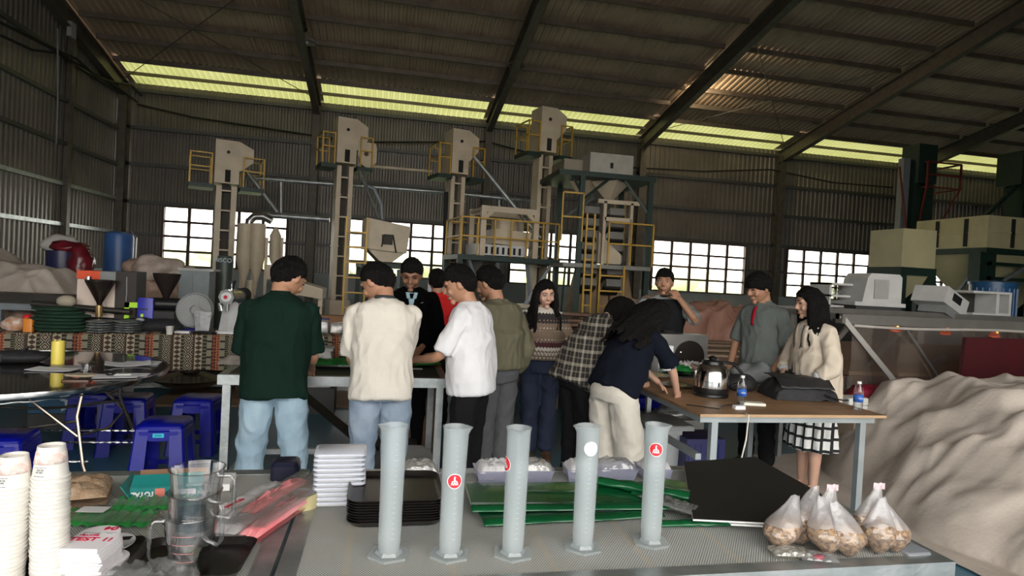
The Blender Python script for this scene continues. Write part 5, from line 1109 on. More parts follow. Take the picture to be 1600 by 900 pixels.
for k, (px, py, r, m_) in enumerate([(245, 418, .36, SACKW), (222, 420, .30, SACK), (232, 452, .38, SACK), (275, 430, .32, SACKW), (270, 460, .36, SACK), (235, 480, .42, SACKW)]):
    q = ay(px, py, 10.8+.15*(k % 2)); t = thing('sack', sk_l[k], 'sack', (q.x, q.y, q.z-.2), group='heap of sacks behind the machines'); lump(MB(), (0, 0, .2), (r, r*.7, r*.55), 140+k, .35, 3.5, 26, 16).build('sack_cloth', m_, t, smooth='all')
t = thing('sack', 'broad sack base heap under the smaller sacks', 'sack', (ay(250, 500, 10.9).x, 11.0, 0)); lump(MB(), (0, 0, .45), (.72, .5, .5), 160, .3, 2, 30, 18).build('sack_cloth', SACK, t, smooth='all')
# blue tank left
p = ay(185, 400, 13.5); rr = (ay(208, 390, 13.5)-ay(162, 388, 13.5)).length/2*.98; q = ay(185, 362, 13.5)
t = thing('blue_tank', 'tall blue pressure tank standing at the left back corner', 'tank', (p.x, 13.5, 0)); MB().lathe([(rr, 0), (rr, q.z-.12), (rr*.92, q.z-.04), (rr*.6, q.z), (0, q.z+.01)], n=32).build('tank_body', M('sky_blue_enamel', (.05, .15, .40), .35, 0, (.04, .10, .28), 1.5), t, smooth=True)
MB().tube([(rr+.04, 0, .1), (rr+.05, 0, q.z-.1), (rr-.05, 0, q.z+.02)], .02, 6).build('side_pipe', STEEL, t)
# barrel with burgundy bag
p = ay(97, 425, 10.5); t = thing('blue_barrel', 'dark navy plastic barrel behind the tarpaulin at the left', 'barrel', (p.x, 10.5, 0)); q = ay(97, 392, 10.5); rr = (ay(122, 420, 10.5)-ay(72, 420, 10.5)).length/2
MB().lathe([(rr*.75, 0), (rr*.95, .3), (rr*.98, q.z-.15), (rr, q.z), (rr*.9, q.z), (0, q.z-.05)], n=28).build('barrel_body', M('navy_barrel', (.018, .022, .075), .35), t, smooth=True)
BUR = M('burgundy_film', (.16, .012, .02), .25, 0, (.10, .008, .014), 6, .4, 20)
q = ay(108, 386, 10.5); t = thing('burgundy_bag', 'burgundy plastic bag on top of the navy barrel', 'bag', q); lump(MB(), (0, 0, 0), (.25, .2, .10), 170, .35, 6, 24, 14).build('bag_body', BUR, t, smooth='all')
q = ay(128, 415, 10.4); t = thing('burgundy_bag', 'shiny burgundy bag hanging down the right side of the barrel', 'bag', q-V((0, 0, .2))); lump(MB(), (0, 0, .1), (.17, .2, .38), 171, .4, 5, 26, 20).build('bag_body', BUR, t, smooth='all')
q = ay(95, 384, 10.7); t = thing('white_bag', 'white plastic bag peeking behind the burgundy bag on the barrel', 'bag', q); lump(MB(), (0, 0, .02), (.24, .12, .15), 172, .4, 5, 20, 12).build('bag_body', M('white_bag_film', (.5, .48, .46), .4), t, smooth='all')
# ---- tarpaulin heaps
TARP = M('beige_tarpaulin', (.56, .49, .43), .6, 0, (.42, .365, .315), 2.2, .35, 40, detail=8)
TARPP = M('pink_tarpaulin', (.42, .22, .16), .6, 0, (.34, .17, .12), 2, .3, 30)
def heap(name, label, c, sz, mat, seed, folds=10, nu=110, nv=70, amp=.10, hf=None, cat='tarpaulin', fr=1.0):
    t = thing(name, label, cat, c)
    def f(u, v):
        x, y = u*2-1, v*2-1
        X, Y = x*sz[0], y*sz[1]
        h = hf(x, y) if hf else max(0, 1-(x*x+y*y))**.6
        p = V((X*fr, Y*fr, seed))
        rid = 1-abs(mnoise.noise(p*1.1+V((0, mnoise.noise(p*.8)*1.5, 3)))*2)
        rid2 = 1-abs(mnoise.noise(p*2.7+V((5, 0, 1)))*2)
        n_ = amp*(.9*rid**2+.35*rid2**2+.5*mnoise.noise(p*.9)+.12*mnoise.noise(p*7)-.5)
        edge = min(1, h*6)
        return (X+.06*mnoise.noise(p*2)*1, Y+.06*mnoise.noise(p*2+V((9, 9, 9))), max(.01, sz[2]*h+n_*edge))
    MB().grid(f, nu, nv).build('tarpaulin_sheet', mat, t, smooth='all'); return t
# big heap at right: hull fitted to the photo
def bighf(x, y):
    X = 5.75+x*2.3; Y = 3.25+y*2.05
    edge = 3.62+max(0, Y-3.9)*.38+.05*math.sin(Y*5)+max(0, 2.9-Y)*.3; fx = X-edge
    rise = min(1, max(0, fx/lerp(1.15, .5, min(1, max(0, Y-3.5)))))**.75
    back = min(1, max(0, (5.3-Y)/.45))**.5
    fold = 0
    for (a, b, c, w_, h_) in ((1.0, .62, 6.75, .07, .07), (1.0, -.5, 2.6, .09, .06), (.45, 1.0, 5.35, .06, .05), (1.0, .15, 4.55, .08, .05), (.9, 1.0, 8.6, .10, .07), (.2, 1.0, 4.2, .05, .04)):
        dd = (a*X+b*Y-c+.12*math.sin(Y*2.3+X))/math.hypot(a, b); fold += h_*math.exp(-(dd/w_)**2)-h_*.6*math.exp(-((dd+.14)/w_)**2)
    fold *= .75; fold += .02*(1-abs(mnoise.noise(V((X*3.5+2*Y, Y*1.2, 4)))*3))+.012*(1-abs(mnoise.noise(V((X*2+Y*6, Y-X*2, 9)))*3))
    return rise*(1.02-.24*max(0, Y-3.6))*back+fold*min(1, fx*3 if fx > 0 else 0)*back
heap('tarpaulin', 'huge beige tarpaulin heap filling the right side behind the wooden table', (5.75, 3.25, 0), (2.3, 2.05, 1.0), TARP, 3.3, nu=260, nv=210, amp=.055, hf=bighf, fr=1.5)
heap('tarpaulin', 'beige tarpaulin mound at the far left against the ribbed wall', (-5.05, 9.6, 0), (1.6, 1.2, 1.50), TARP, 8.1, amp=.16, hf=lambda x, y: max(0, 1-abs(x)**2.2)**.7*max(0, 1-y*y)**.5)
# dark frame in front of left tarp
t = thing('steel_frame_table', 'long dark steel frame in front of the left tarpaulin mound', 'frame', (-4.3, 8.3, 0))
MB().bb(-2.2, .95, -.25, .25, .98, 1.08).build('top_beam', M('dark_steel', (0,0,0)), t); MB().bb(-2.2, .95, -.22, .22, .90, .98).build('under_rail', GREYP, t)
for x in (-2.1, -1.1, 0, .85): MB().bb(x-.04, x+.04, -.2, -.12, 0, .9).bb(x-.04, x+.04, .12, .2, 0, .9).build('leg', GREYP, t)
for k, (px, lab) in enumerate([(20, 'pinkish sack under the dark frame at the far left'), (95, 'mottled sack under the dark frame behind the green shirts')]):
    q = ay(px, 488, 8.6); t = thing('sack', lab, 'sack', (q.x, q.y, 0)); lump(MB(), (0, 0, .45), (.5, .3, .42), 180+k, .3, 3, 24, 16).build('sack_cloth', SACK, t, smooth='all')
# ---- drying bed in the middle distance with boards and pink tarps
PLK = M('grey_brown_boards', (.34, .24, .17), .7, 0, (.22, .15, .10), 2, .2, 30, stretch=(1, 5, 5)); CHERRY = M('dry_husk', (.10, .065, .04), .9, 0, (.16, .10, .06), 40, .9, 60)
t = thing('drying_bed', 'raised plank bed heaped with husk behind the wooden table', 'bed', (4.3, 8.3, 0))
stuff(MB().bb(-2.2, 2.0, -1.0, 1.0, .42, .68).build('husk_layer', CHERRY, t))
for x in (-2.2, -.8, .6, 1.9):
    for y in (-1.0, .95): MB().bb(x-.05, x+.05, y-.05, y+.05, 0, .42).build('leg', PLK, t)
for k in range(6): MB().box((-.2+.2*math.sin(k*2), -.9+k*.36, .70+.03*(k % 3)), (3.9, .26, .03), rz=.05*math.sin(k*5)).build('plank', PLK, t)
MB().bb(-2.25, 2.05, -1.06, -1.0, .38, .62).build('side_board', PLK, t)
t = thing('plank_stack', 'low stack of long loose brown boards behind the sweater woman', 'boards', (2.6, 9.0, 0)); 
for k in range(14): MB().box((.1*math.sin(k*3), .25*math.sin(k*1.7), .46+k*.047), (2.9, .24, .035), rz=.06*math.sin(k*2.3)).build('board', M('red_brown_boards', (.20, .10, .055), .6, 0, (.12, .06, .035), 3, .2, 30, stretch=(1, 6, 6)), t)
MB().bb(-1.3, 1.3, -.2, .2, 0, .44).build('trestle', RUST, t)
heap('tarpaulin', 'pink-brown tarpaulin bundle on the drying bed right of the man with the microphone', (5.6, 9.6, .70), (.95, .7, .62), TARPP, 5.5, nu=70, nv=50, amp=.13, fr=2)
heap('tarpaulin', 'pale pink tarpaulin lying behind the pink-brown bundle', (4.75, 10.2, .70), (.95, .7, .66), M('pale_pink_tarpaulin', (.50, .34, .26), .6, 0, (.40, .26, .2), 2, .3, 30), 6.5, nu=70, nv=50, amp=.13, fr=2)
t = thing('drying_bed', 'farther low plank bed carrying the two pink tarpaulins', 'bed', (5.2, 10.1, 0)); MB().bb(-2.2, 1.8, -.75, .9, .5, .70).build('bed_deck', PLK, t)
for x in (-2.1, -.2, 1.7): MB().bb(x-.05, x+.05, -.7, .8, 0, .5).build('leg', PLK, t)
# timber base of the elevators (orange wood)
OW = M('orange_timber', (.36, .16, .055), .55, 0, (.28, .12, .04), 3, .1, 30, stretch=(1, 6, 6))
for k, (px0, px1, py, Yd, lab) in enumerate([(325, 368, 478, 11.5, 'orange timber beam behind the coffee mill'), (485, 560, 492, 12.0, 'orange timber beam at the foot of the second elevator')]):
    a, b = ay(px0, py, Yd), ay(px1, py, Yd); o = MB().bb(0, b.x-a.x, 0, .25, 0, max(.2, a.z)).build('timber_beam', OW, loc=(a.x, Yd, 0)); tag(o, lab, 'beam')
# grey cream gravity separator behind green man
def mach(name, label, px, py, Y, rz=0): q = ay(px, py, Y); return thing(name, label, 'machine', (q.x, Y, 0), rz)
t = mach('gravity_table', 'cream sloping separator machine between the green polo man and the second elevator', 475, 470, 13.0)
MB().prism([(-.35, 1.35), (.40, 1.15), (.40, .95), (-.35, 1.05)], -.5, .3, lambda x, y, z: (x, z, y)).build('sloped_deck', CREAM, t)
for x in (-.3, .35): MB().bb(x-.04, x+.04, -.4, -.32, 0, 1.0).build('leg', CREAM, t)
MB().bb(-.3, .35, -.4, .3, .75, .80).build('shelf', CREAM, t); MB().prism([(-.1, .7), (.35, .7), (.35, .4)], -.35, .2, lambda x, y, z: (x, z, y)).build('chute', CREAM, t); MB().bb(-.3, .35, -.35, .3, .1, .35).build('base', M('maroon_paint', (.12, .02, .02), .5), t)
# hopper weigher right of second elevator
def platform(t, x0, x1, y0, y1, z, rail=True, legs=True, lc=DGREEN):
    MB().bb(x0, x1, y0, y1, z-.10, z).build('platform_deck', DGREEN, t)
    if legs:
        for x in (x0+.06, x1-.06):
            for y in (y0+.06, y1-.06): MB().bb(x-.05, x+.05, y-.05, y+.05, 0, z-.1).build('platform_leg', lc, t)
def rails(t, x0, x1, y, z, h=.85, n=4, mat=YELLOW, nm='guard_rail'):
    mb = MB()
    for k in range(n+1): x = lerp(x0, x1, k/n); mb.bar((x, y, z), (x, y, z+h), .03)
    for q in (.5, 1): mb.bar((x0, y, z+h*q), (x1, y, z+h*q), .03)
    mb.build(nm, mat, t)
def ladder(t, x, y, z0, z1, w_=.42, mat=YELLOW):
    mb = MB(); mb.bar((x-w_/2, y, z0), (x-w_/2, y, z1), .035).bar((x+w_/2, y, z0), (x+w_/2, y, z1), .035)
    mb.build('ladder_stile', mat, t)
    for z in np.arange(z0+.2, z1, .3): MB().bar((x-w_/2, y, z), (x+w_/2, y, z), .03).build('ladder_rung', mat, t)
t = mach('weigh_hopper', 'cream weigh hopper on a green stand with a yellow ladder, right of the second elevator', 595, 470, 13.3, .15)
MB().prism([(-.42, 2.0), (.42, 1.95), (.48, 2.50), (-.42, 2.62)], -.4, .35, lambda x, y, z: (x, z, y)).build('hopper_box', CREAM, t)
MB().prism([(-.36, 2.0), (.40, 1.95), (.15, 1.75), (-.1, 1.75)], -.3, .3, lambda x, y, z: (x, z, y)).build('hopper_cone', CREAM, t); MB().bb(-.1, .12, -.42, -.38, 2.1, 2.3).build('gate_box', M('dark_belt', (0,0,0)), t)
MB().tube([(-.1, -.41, 2.05), (-.05, -.41, 2.3), (.12, -.41, 2.3), (.2, -.41, 1.95)], .015, 5).build('clamp', BLACK, t)
platform(t, -.5, .55, -.5, .45, 1.72); ladder(t, -.62, -.55, 0, 2.6, .40)
for k in range(5): MB().bar((-.3+k*.15, -.2, 1.6), (-.35+k*.2, -.1+.1*k, 0), .05).build('brace', [DGREEN, GREYP, RUST][k % 3], t)
# cleaning machine on green platform
t = mach('cleaning_machine', 'cream screening machine under an arched frame on a green platform with yellow rails', 785, 440, 13.0, .12)
platform(t, -1.15, 1.05, -.6, .8, 1.98)
mb = MB()
for x in (-.62, .52):
    mb.bar((x, -.45, 1.98), (x, -.45, 2.90), .11); mb.bar((x, .5, 1.98), (x, .5, 2.90), .11)
mb.bar((-.67, -.45, 2.94), (.57, -.45, 2.94), .09, .12); mb.bar((-.67, .5, 2.94), (.57, .5, 2.94), .09, .12); mb.bar((-.62, -.45, 2.72), (-.42, -.45, 2.92), .08).bar((.52, -.45, 2.72), (.32, -.45, 2.92), .08)
mb.bar((-.62, -.45, 2.94), (-.62, .5, 2.94), .07).bar((.52, -.45, 2.94), (.52, .5, 2.94), .07); mb.build('arched_frame', CREAM, t)
MB().cyl((-.02, 0, 2.52), (-.02, 0, 2.75), .28, n=22).build('drum_top', CREAM, t, smooth=True); MB().prism([(-.35, 2.25), (.40, 2.2), (.46, 2.52), (-.35, 2.55)], -.4, .4, lambda x, y, z: (x, z, y)).build('screen_box', CREAM, t)
MB().bb(-.75, .35, -.46, .4, 2.0, 2.22).build('base_box', WHITEP, t)
for k in range(7): MB().bb(-.55+k*.12, -.50+k*.12, -.468, -.46, 2.03, 2.17).build('slot', DARKHOLE, t)
MB().lathe([(.28, 2.2), (.30, 2.4), (0, 2.4)], c=(.35, -.1, 0), n=4).build('chute', CREAM, t)
rails(t, -1.1, 1.0, -.58, 1.98, .75, 6); rails(t, -1.1, 1.0, .78, 1.98, .75, 6); MB().bar((-1.1, -.58, 2.73), (-1.1, .78, 2.73), .03).bar((-1.1, -.58, 2.36), (-1.1, .78, 2.36), .03).build('guard_rail', YELLOW, t)
for a, b in (((-.9, -.5, 1.88), (-.3, -.3, .6)), ((.9, -.5, 1.88), (.2, -.4, .7)), ((-.4, 0, 1.88), (-.1, -.4, .5)), ((.6, .2, 1.88), (.9, .2, 0))): MB().bar(a, b, .06).build('brace', GREYP, t)
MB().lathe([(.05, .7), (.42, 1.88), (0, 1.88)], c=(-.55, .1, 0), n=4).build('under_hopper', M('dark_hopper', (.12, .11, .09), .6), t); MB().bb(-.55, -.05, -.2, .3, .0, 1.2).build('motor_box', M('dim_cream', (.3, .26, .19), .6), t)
MB().bb(.15, .5, -.5, -.1, .95, 1.02).cyl((.3, -.3, .6), (.3, -.3, .95), .08, n=10).build('motor_bracket', CREAM, t)
# colour sorter tower
t = mach('sorting_tower', 'tall green steel tower with a cream surge bin over louvred sorting chutes', 925, 430, 12.3, .0)
OX = t.location.x
def sx_(px, py, Y=12.3): return ay(px, py, Y)
zt2 = sx_(930, 272, 12).z; L_, R_ = -.72, 1.02
MB().bb(L_-.25, R_+.05, -.55, 1.2, zt2-.10, zt2).build('top_platform', DGREEN, t)
for x in (-.48, R_-.05):
    for y in (-.5, 1.1): MB().bb(x-.05, x+.05, y-.05, y+.05, 0, zt2-.1).build('column', DGREEN, t)
MB().bb(-.30, .62, -.38, .5, zt2, zt2+.42).build('surge_bin', M('grey_cream_paint', (.42, .40, .34), .5), t)
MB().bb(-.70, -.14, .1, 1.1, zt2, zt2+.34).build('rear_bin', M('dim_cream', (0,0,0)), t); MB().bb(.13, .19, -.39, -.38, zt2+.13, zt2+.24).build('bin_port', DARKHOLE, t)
MB().lathe([(.03, zt2-.52), (.42, zt2-.1), (0, zt2-.1)], c=(.28, 0, 0), n=4).lathe([(.03, zt2-.5), (.32, zt2-.1), (0, zt2-.1)], c=(-.22, .2, 0), n=4).build('bin_cone', CREAM, t)
for a, b in (((-.5, -.5, zt2-.6), (.1, -.4, zt2-.1)), ((.95, -.5, zt2-.75), (.45, -.4, zt2-.1)), ((-.9, -.4, zt2-1.0), (-.2, -.45, zt2-.5)), ((-.5, -.5, zt2-.4), (-.65, -.4, zt2-.1))): MB().bar(a, b, .045).build('brace', DGREEN, t)
LV = M('louvre_grey', (.30, .29, .27), .4, .2)
for c_ in (-.13, .42):
    for k in range(7):
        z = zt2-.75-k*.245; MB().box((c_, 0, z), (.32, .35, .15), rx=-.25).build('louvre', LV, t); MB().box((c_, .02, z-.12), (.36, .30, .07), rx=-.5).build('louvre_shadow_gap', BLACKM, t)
mb = MB()
for x in (.05, .62): mb.bar((x, -.42, 1.9), (x, -.42, zt2-.55), .06)
for z in (zt2-.55, zt2-.9): mb.bar((-.1 if z > zt2-.6 else .05, -.42, z), (.78 if z > zt2-.6 else .62, -.42, z), .06, .08)
mb.build('cream_frame', CREAM, t)
MB().bb(L_-.1, R_, -.62, 1.1, 1.84, 1.92).build('mid_platform', M('pale_steel_deck', (.25, .25, .23), .5, .3), t)
rails(t, .10, R_+.02, -.6, 1.92, .85, 2); rails(t, L_-.15, -.45, -.55, 2.35, .95, 1); rails(t, .5, 1.0, .9, 2.3, 1.1, 2)
ladder(t, -.32, -.68, .6, 2.9, .16); MB().prism([(.0, 1.95), (.5, 1.95), (.5, 2.15), (.25, 2.35), (0, 2.6)], -.3, .1, lambda x, y, z: (x, z, y)).build('lower_chute', CREAM, t)
MB().prism([(-.3, .9), (1.15, .8), (.9, 1.84), (-.1, 1.84)], .3, .9, lambda x, y, z: (x, z, y)).build('tan_screen', M('warm_lit_drape', (.40, .27, .15), .7, 0, (.3, .2, .1), 4), t)  # opaque tan stands in for plastic drapes, their warm light painted in
ladder(t, .15, -.75, 0, 1.9, .50)
for k in range(6): MB().bar((-.6+k*.28, .2, 0), (-.5+k*.25, .3, 1.84), .035).build('post', [DGREEN, RUST, GREYP][k % 3], t)
# ---- right: cream hoppers on dark green legs
def bighopper(label, px, py, Y, x0, x1, y0, y1, z0, z1, cone, legs, bands=(), nm='storage_hopper', cones=1):
    q = ay(px, py, Y); t = thing(nm, label, 'hopper', (q.x, Y, 0))
    MB().bb(x0, x1, y0, y1, z0, z1).build('bin', HCREAM, t)
    if len(bands): 
        for b in bands: MB().bb(b-.05, b+.05, y0-.02, y0, z0+.03, z1-.05).build('band', DARKHOLE, t)
        MB().bb(x0, x1, y0-.02, y0, (z0+z1)/2-.02, (z0+z1)/2+.02).build('seam', HCREAM, t)
    w_ = (x1-x0)/cones
    for k in range(cones):
        c = (x0+w_*(k+.5), (y0+y1)/2, 0); MB().add([V((c[0]+sx*w_/2*.97, c[1]+sy*(y1-y0)/2*.97, z0-.12)) for sx, sy in ((-1,-1),(1,-1),(1,1),(-1,1))]+[V((c[0]+sx*.06, c[1]+sy*.06, cone)) for sx, sy in ((-1,-1),(1,-1),(1,1),(-1,1))], [(i, (i+1) % 4, 4+(i+1) % 4, 4+i) for i in range(4)]+[(7, 6, 5, 4), (0, 1, 2, 3)]).build('cone', HCREAM, t)
    MB().bb(x0-.02, x1+.02, y0-.02, y1+.02, z0-.14, z0).build('ring_beam', DGREEN, t)
    for x in legs:
        for y in (y0+.05, y1-.05): MB().bb(x-.07, x+.07, y-.07, y+.07, 0, z0-.14).build('leg', DGREEN, t)
    return t
h1_ = bighopper('square pale cream hopper on dark green legs, the nearer of the two', 1412, 357, 9.3, 0, .70, 0, .75, 2.12, 2.80, 1.55, (.04, .66))
h2_ = bighopper('long pale cream hopper row with black bands on thick green legs at the right edge', 1545, 335, 12.0, 0, 4.2, 0, 2.0, 2.86, 3.62, 1.45, (.1, 1.4, 3.9), (.72, 2.1), 'storage_hopper', 3)
for yb in (.55, 1.35): MB().bb(-.02, 0, yb-.05, yb+.05, 2.9, 3.57).build('band', DARKHOLE, h2_)
MB().bb(-.012, 0, 0, 2, 3.22, 3.26).build('seam', HCREAM, h2_)
MB().bb(-.15, .30, .0, .3, 0, 2.75).build('thick_leg', DGREEN, h2_)
for z in (2.45, 2.1): MB().bb(-.05, 4.0, -.02, .04, z, z+.08).build('cross_beam', DGREEN, h2_)
for a, b in (((-.02, 1.7, 2.6), (-.02, 1.1, 1.6)), ((-.02, .2, 2.4), (-.02, .7, 1.7)), ((1.2, -.02, 2.5), (.5, -.02, 2.1))): MB().bar(a, b, .06).build('brace', GREYP, h2_)
for x in (1.9,): MB().bar((x, -.02, 0), (x, -.02, 2.7), .1).build('leg', DGREEN, h2_)
# green elevator tower with red rail cage
t = mach('green_elevator', 'dark green elevator tower with a red railed platform near the right roof', 1432, 330, 15.2)
zz = ay(1432, 228, 15.2).z
MB().bb(-.32, .30, -.3, .3, zz-1.1, zz).build('head', DGREEN, t); MB().bb(-.34, -.02, -.2, .2, 0, zz-1.1).build('casing', DGREEN, t); MB().bb(.02, .34, -.2, .2, 0, zz-1.1).build('casing', DGREEN, t)
MB().bb(-.62, -.40, -.1, .1, 0, zz-.4).build('side_leg', GREYP, t)
RR = M('dull_red_paint', (.16, .02, .015), .6); a, b = ay(1441, 254, 15.0), ay(1490, 298, 15.0); L0, L1 = a.x-t.location.x, b.x-t.location.x
mb = MB()
for y in (-.4, .5):
    for x in (L0, L1): mb.bar((x, y, b.z), (x, y, a.z), .045)
    for z in (b.z, (a.z+b.z)/2, a.z): mb.bar((L0, y, z), (L1, y, z), .045)
for x in (L0, L1):
    for z in (b.z, a.z): mb.bar((x, -.4, z), (x, .5, z), .045)
mb.bar((L0, -.4, b.z), (-.1, -.2, b.z-1.0), .04).bar((L1, -.4, b.z), (.1, -.2, b.z-1.9), .04).bar((-.95, -.3, a.z-.2), (-.6, -.3, b.z-1.2), .04)
mb.build('red_cage', RR, t)
t = mach('green_elevator', 'second dark green elevator mass at the right edge under the roof', 1590, 330, 15.5); zz = ay(1590, 240, 15.5).z
MB().bb(-.42, .9, -.4, .4, zz-1.0, zz).bb(-.2, .7, -.3, .3, 0, zz-1).build('casing', DGREEN, t); MB().bar((-.3, -.2, zz-1), (-1.2, 0, zz-2.0), .1).build('brace', DGREEN, t)
# blue tank right
p = ay(1550, 470, 8.6); q = ay(1550, 441, 8.6); rr = (ay(1577, 460, 8.6)-ay(1527, 460, 8.6)).length/2
t = thing('blue_tank', 'blue ribbed tank right of the white sorting machines', 'tank', (p.x, 8.6, 0)); MB().lathe([(rr, 0), (rr, q.z-.05), (rr*1.06, q.z-.05), (rr*1.06, q.z), (0, q.z+.04)], n=32).build('tank_body', M('deep_blue_enamel', (.02, .09, .22), .35), t, smooth=True)
for k in range(12): a = math.pi+math.pi*k/11; MB().cyl((rr*math.cos(a), rr*math.sin(a), .1), (rr*math.cos(a), rr*math.sin(a), q.z-.1), .012, n=5).build('rib', M('deep_blue_enamel', (0,0,0)), t)
# white colour sorters
t = mach('colour_sorter', 'big white sorting machine with a rounded lid behind the dryer', 1362, 470, 7.2, -.12); q = ay(1362, 430, 7.2).z; q2 = ay(1362, 472, 7.2).z
MB().prism([(-.27, q2), (.27, q2), (.27, q-.02), (.23, q+.02), (-.16, q+.02), (-.21, q-.04)], -.2, .3, lambda x, y, z: (x, z, y)).build('hood', WHITEP, t); MB().bb(-.12, .08, -.215, -.2, q2+.05, q-.06).build('hatch', M('pale_grey_box', (0,0,0)), t)
MB().bb(-.35, .28, -.2, .3, 0, q2-.05).build('base', M('dark_crate', (0,0,0)), t); MB().bb(-.40, .30, -.25, .35, q2-.05, q2).build('deck', WHITEP, t)
t = mach('sample_cabinet', 'white framed sample cabinet with open shelf left of the big sorting machine', 1300, 455, 7.5, 0); q = ay(1300, 442, 7.5).z; q2 = ay(1300, 495, 7.5).z
for z in (q, q-.16, q-.30): MB().bb(-.2, .28, -.2, .2, z-.03, z).build('shelf', WHITEP, t)
for x in (-.2, .25): MB().bb(x, x+.03, -.2, .2, 0, q).build('side', WHITEP, t)
lump(MB(), (0, 0, q-.13), (.16, .12, .04), 190, .4, 12).build('crumpled_film', CLEARB, t, smooth='all')
t = mach('tilted_sorter', 'white analyser tilted on its stand with a dark screen', 1470, 470, 6.9, .25); q = ay(1465, 470, 6.9).z
A = Matrix.Rotation(.38, 3, 'Y')
def rotb(mb, c):
    for i, p in enumerate(mb.v): mb.v[i] = tuple(V(c)+A @ (V(p)-V(c)))
    return mb
c = (-.02, 0, q); rotb(MB().bb(-.30, .22, -.22, .2, q-.12, q+.10), c).build('case', WHITEP, t); rotb(MB().bb(-.15, .05, -.225, -.22, q-.03, q+.07), c).build('screen', GLASSB, t); rotb(MB().bb(.22, .5, -.18, .15, q-.10, q-.02), c).build('chute', WHITEP, t)
rotb(MB().bb(-.18, .15, -.2, .15, q-.22, q-.12), c).build('under_case', M('grey_machine', (0,0,0)), t); MB().bb(-.2, .3, -.15, .15, 0, q-.2).build('stand', GREYP, t)
t = mach('open_cabinet', 'white frame cabinet with a dark opening in front of the blue tank', 1530, 470, 7.0, 0); q = ay(1530, 455, 7).z; q2 = ay(1530, 492, 7).z
MB().bb(-.32, .30, -.2, .2, q-.03, q).bb(.05, .10, -.2, .2, q2, q-.03).bb(.26, .30, -.2, .2, q2, q-.03).bb(.10, .26, -.2, .2, q2, q2+.04).bb(-.32, .05, -.2, .2, q2, q2+.03).build('frame', WHITEP, t); MB().bb(-.3, .04, .1, .15, q2, q-.04).build('back', M('dark_steel', (0,0,0)), t); MB().bb(-.3, .3, -.2, .2, 0, q2).build('base', M('dark_crate', (0,0,0)), t)
# dryer with curtain and red lamps
DY = 5.7
t = thing('drying_cage', 'long steel-framed dryer with a clear plastic curtain and three lit red lamps', 'dryer', (ay(1312, 480, DY).x, DY, 0)); OX = t.location.x; X9 = 9.2-OX
zT = ay(1312, 490, DY).z; FRM = M('dull_frame_steel', (.24, .23, .21), .45, .5)
MB().bb(0, X9, -.05, .05, zT-.10, zT).build('front_beam', FRM, t); MB().bb(-.1, X9, 1.0, 1.1, zT-.05, zT+.03).build('rear_beam', FRM, t); MB().bb(.0, .1, 0, 1.0, zT-.06, zT).build('end_beam', FRM, t)
MB().bar((.02, 0, zT-.02), (.62, -.3, .55), .07, .05).build('slanted_strut', FRM, t); MB().bar((.02, .9, zT-.02), (-.45, 1.0, .2), .06, .05).build('slanted_strut', FRM, t)
for a, b in (((.55, .5, zT-.15), (.1, .6, .6)), ((1.35, .5, zT-.1), (.75, .5, .7)), ((1.9, .5, .9), (1.2, .5, .5)), ((2.3, .1, zT-.05), (2.55, .1, zT-.4))): MB().bar(a, b, .05).build('inner_strut', FRM, t)
MB().cyl((.75, -.12, zT-.15), (1.35, -.12, .55), .012, n=6).build('stay_rod', GALV, t)
MB().bb(.2, X9, .05, 1.0, .72, .76).build('tray_shelf', M('tray_wood', (.28, .18, .11), .7), t); MB().bb(.1, X9, .0, 1.0, .35, .72).build('maroon_side', M('maroon_side', (.13, .055, .045), .6), t)
MB().bb(.2, X9, .95, 1.0, .76, 1.0).build('inner_back', M('inner_brown', (.18, .12, .085), .7), t)
for x in (.15, 1.6, 3.2): 
    for y in (0, .98): MB().bb(x-.03, x+.03, y-.03, y+.03, 0, zT-.05 if y else .72).build('leg', FRM, t)
MB().grid(lambda u, v: (lerp(.12, X9, u), -.06-.02*math.sin(u*37)-.012*nz((u*9, v*3, 0), 1), lerp(zT-.10, .62, v)), 70, 10).build('plastic_curtain', film('curtain_film', (.50, .42, .35), .34, .12, .25, .4, 6), t, smooth='all')  # film tint and density paint the bright brown interior behind it
MB().tube([(lerp(.12, X9, i/12), -.08, zT-.115-.012*math.sin(i*.9)) for i in range(13)], .016, 6).build('curtain_roll', M('pale_roll', (.5, .46, .42), .4), t, smooth='all')
LR = M('lamp_red_glow', (1.0, .10, .03), .4, emit=1.6); LY = M('lamp_filament_glow', (1.0, .55, .12), .4, emit=4.0)
for px, py in ((1399, 515), (1477, 520), (1554, 524)):
    q = ay(px, py, DY+.2); l_ = V((q.x-OX, .2, q.z))
    MB().lathe([(.018, .075), (.022, .05), (.058, .0), (.055, -.012), (0, -.02)], c=l_, n=18).build('lamp_glass', M('red_lamp_glass', (.75, .10, .03), .2, emit=.35), t, smooth=True)
    MB().lathe([(.056, .0), (.05, -.014), (0, -.02)], c=l_+V((0, 0, -.003)), n=18).build('lamp_face', LR, t, smooth=True); MB().ell(l_+V((0, -.03, .035)), (.014, .01, .03), 8, 6).build('lamp_filament', LY, t, smooth='all')
    MB().cyl(l_+V((0, 0, .07)), (l_.x-.03, .2, zT-.06), .012, n=8).build('lamp_holder', M('brass_neck', (0,0,0)), t)
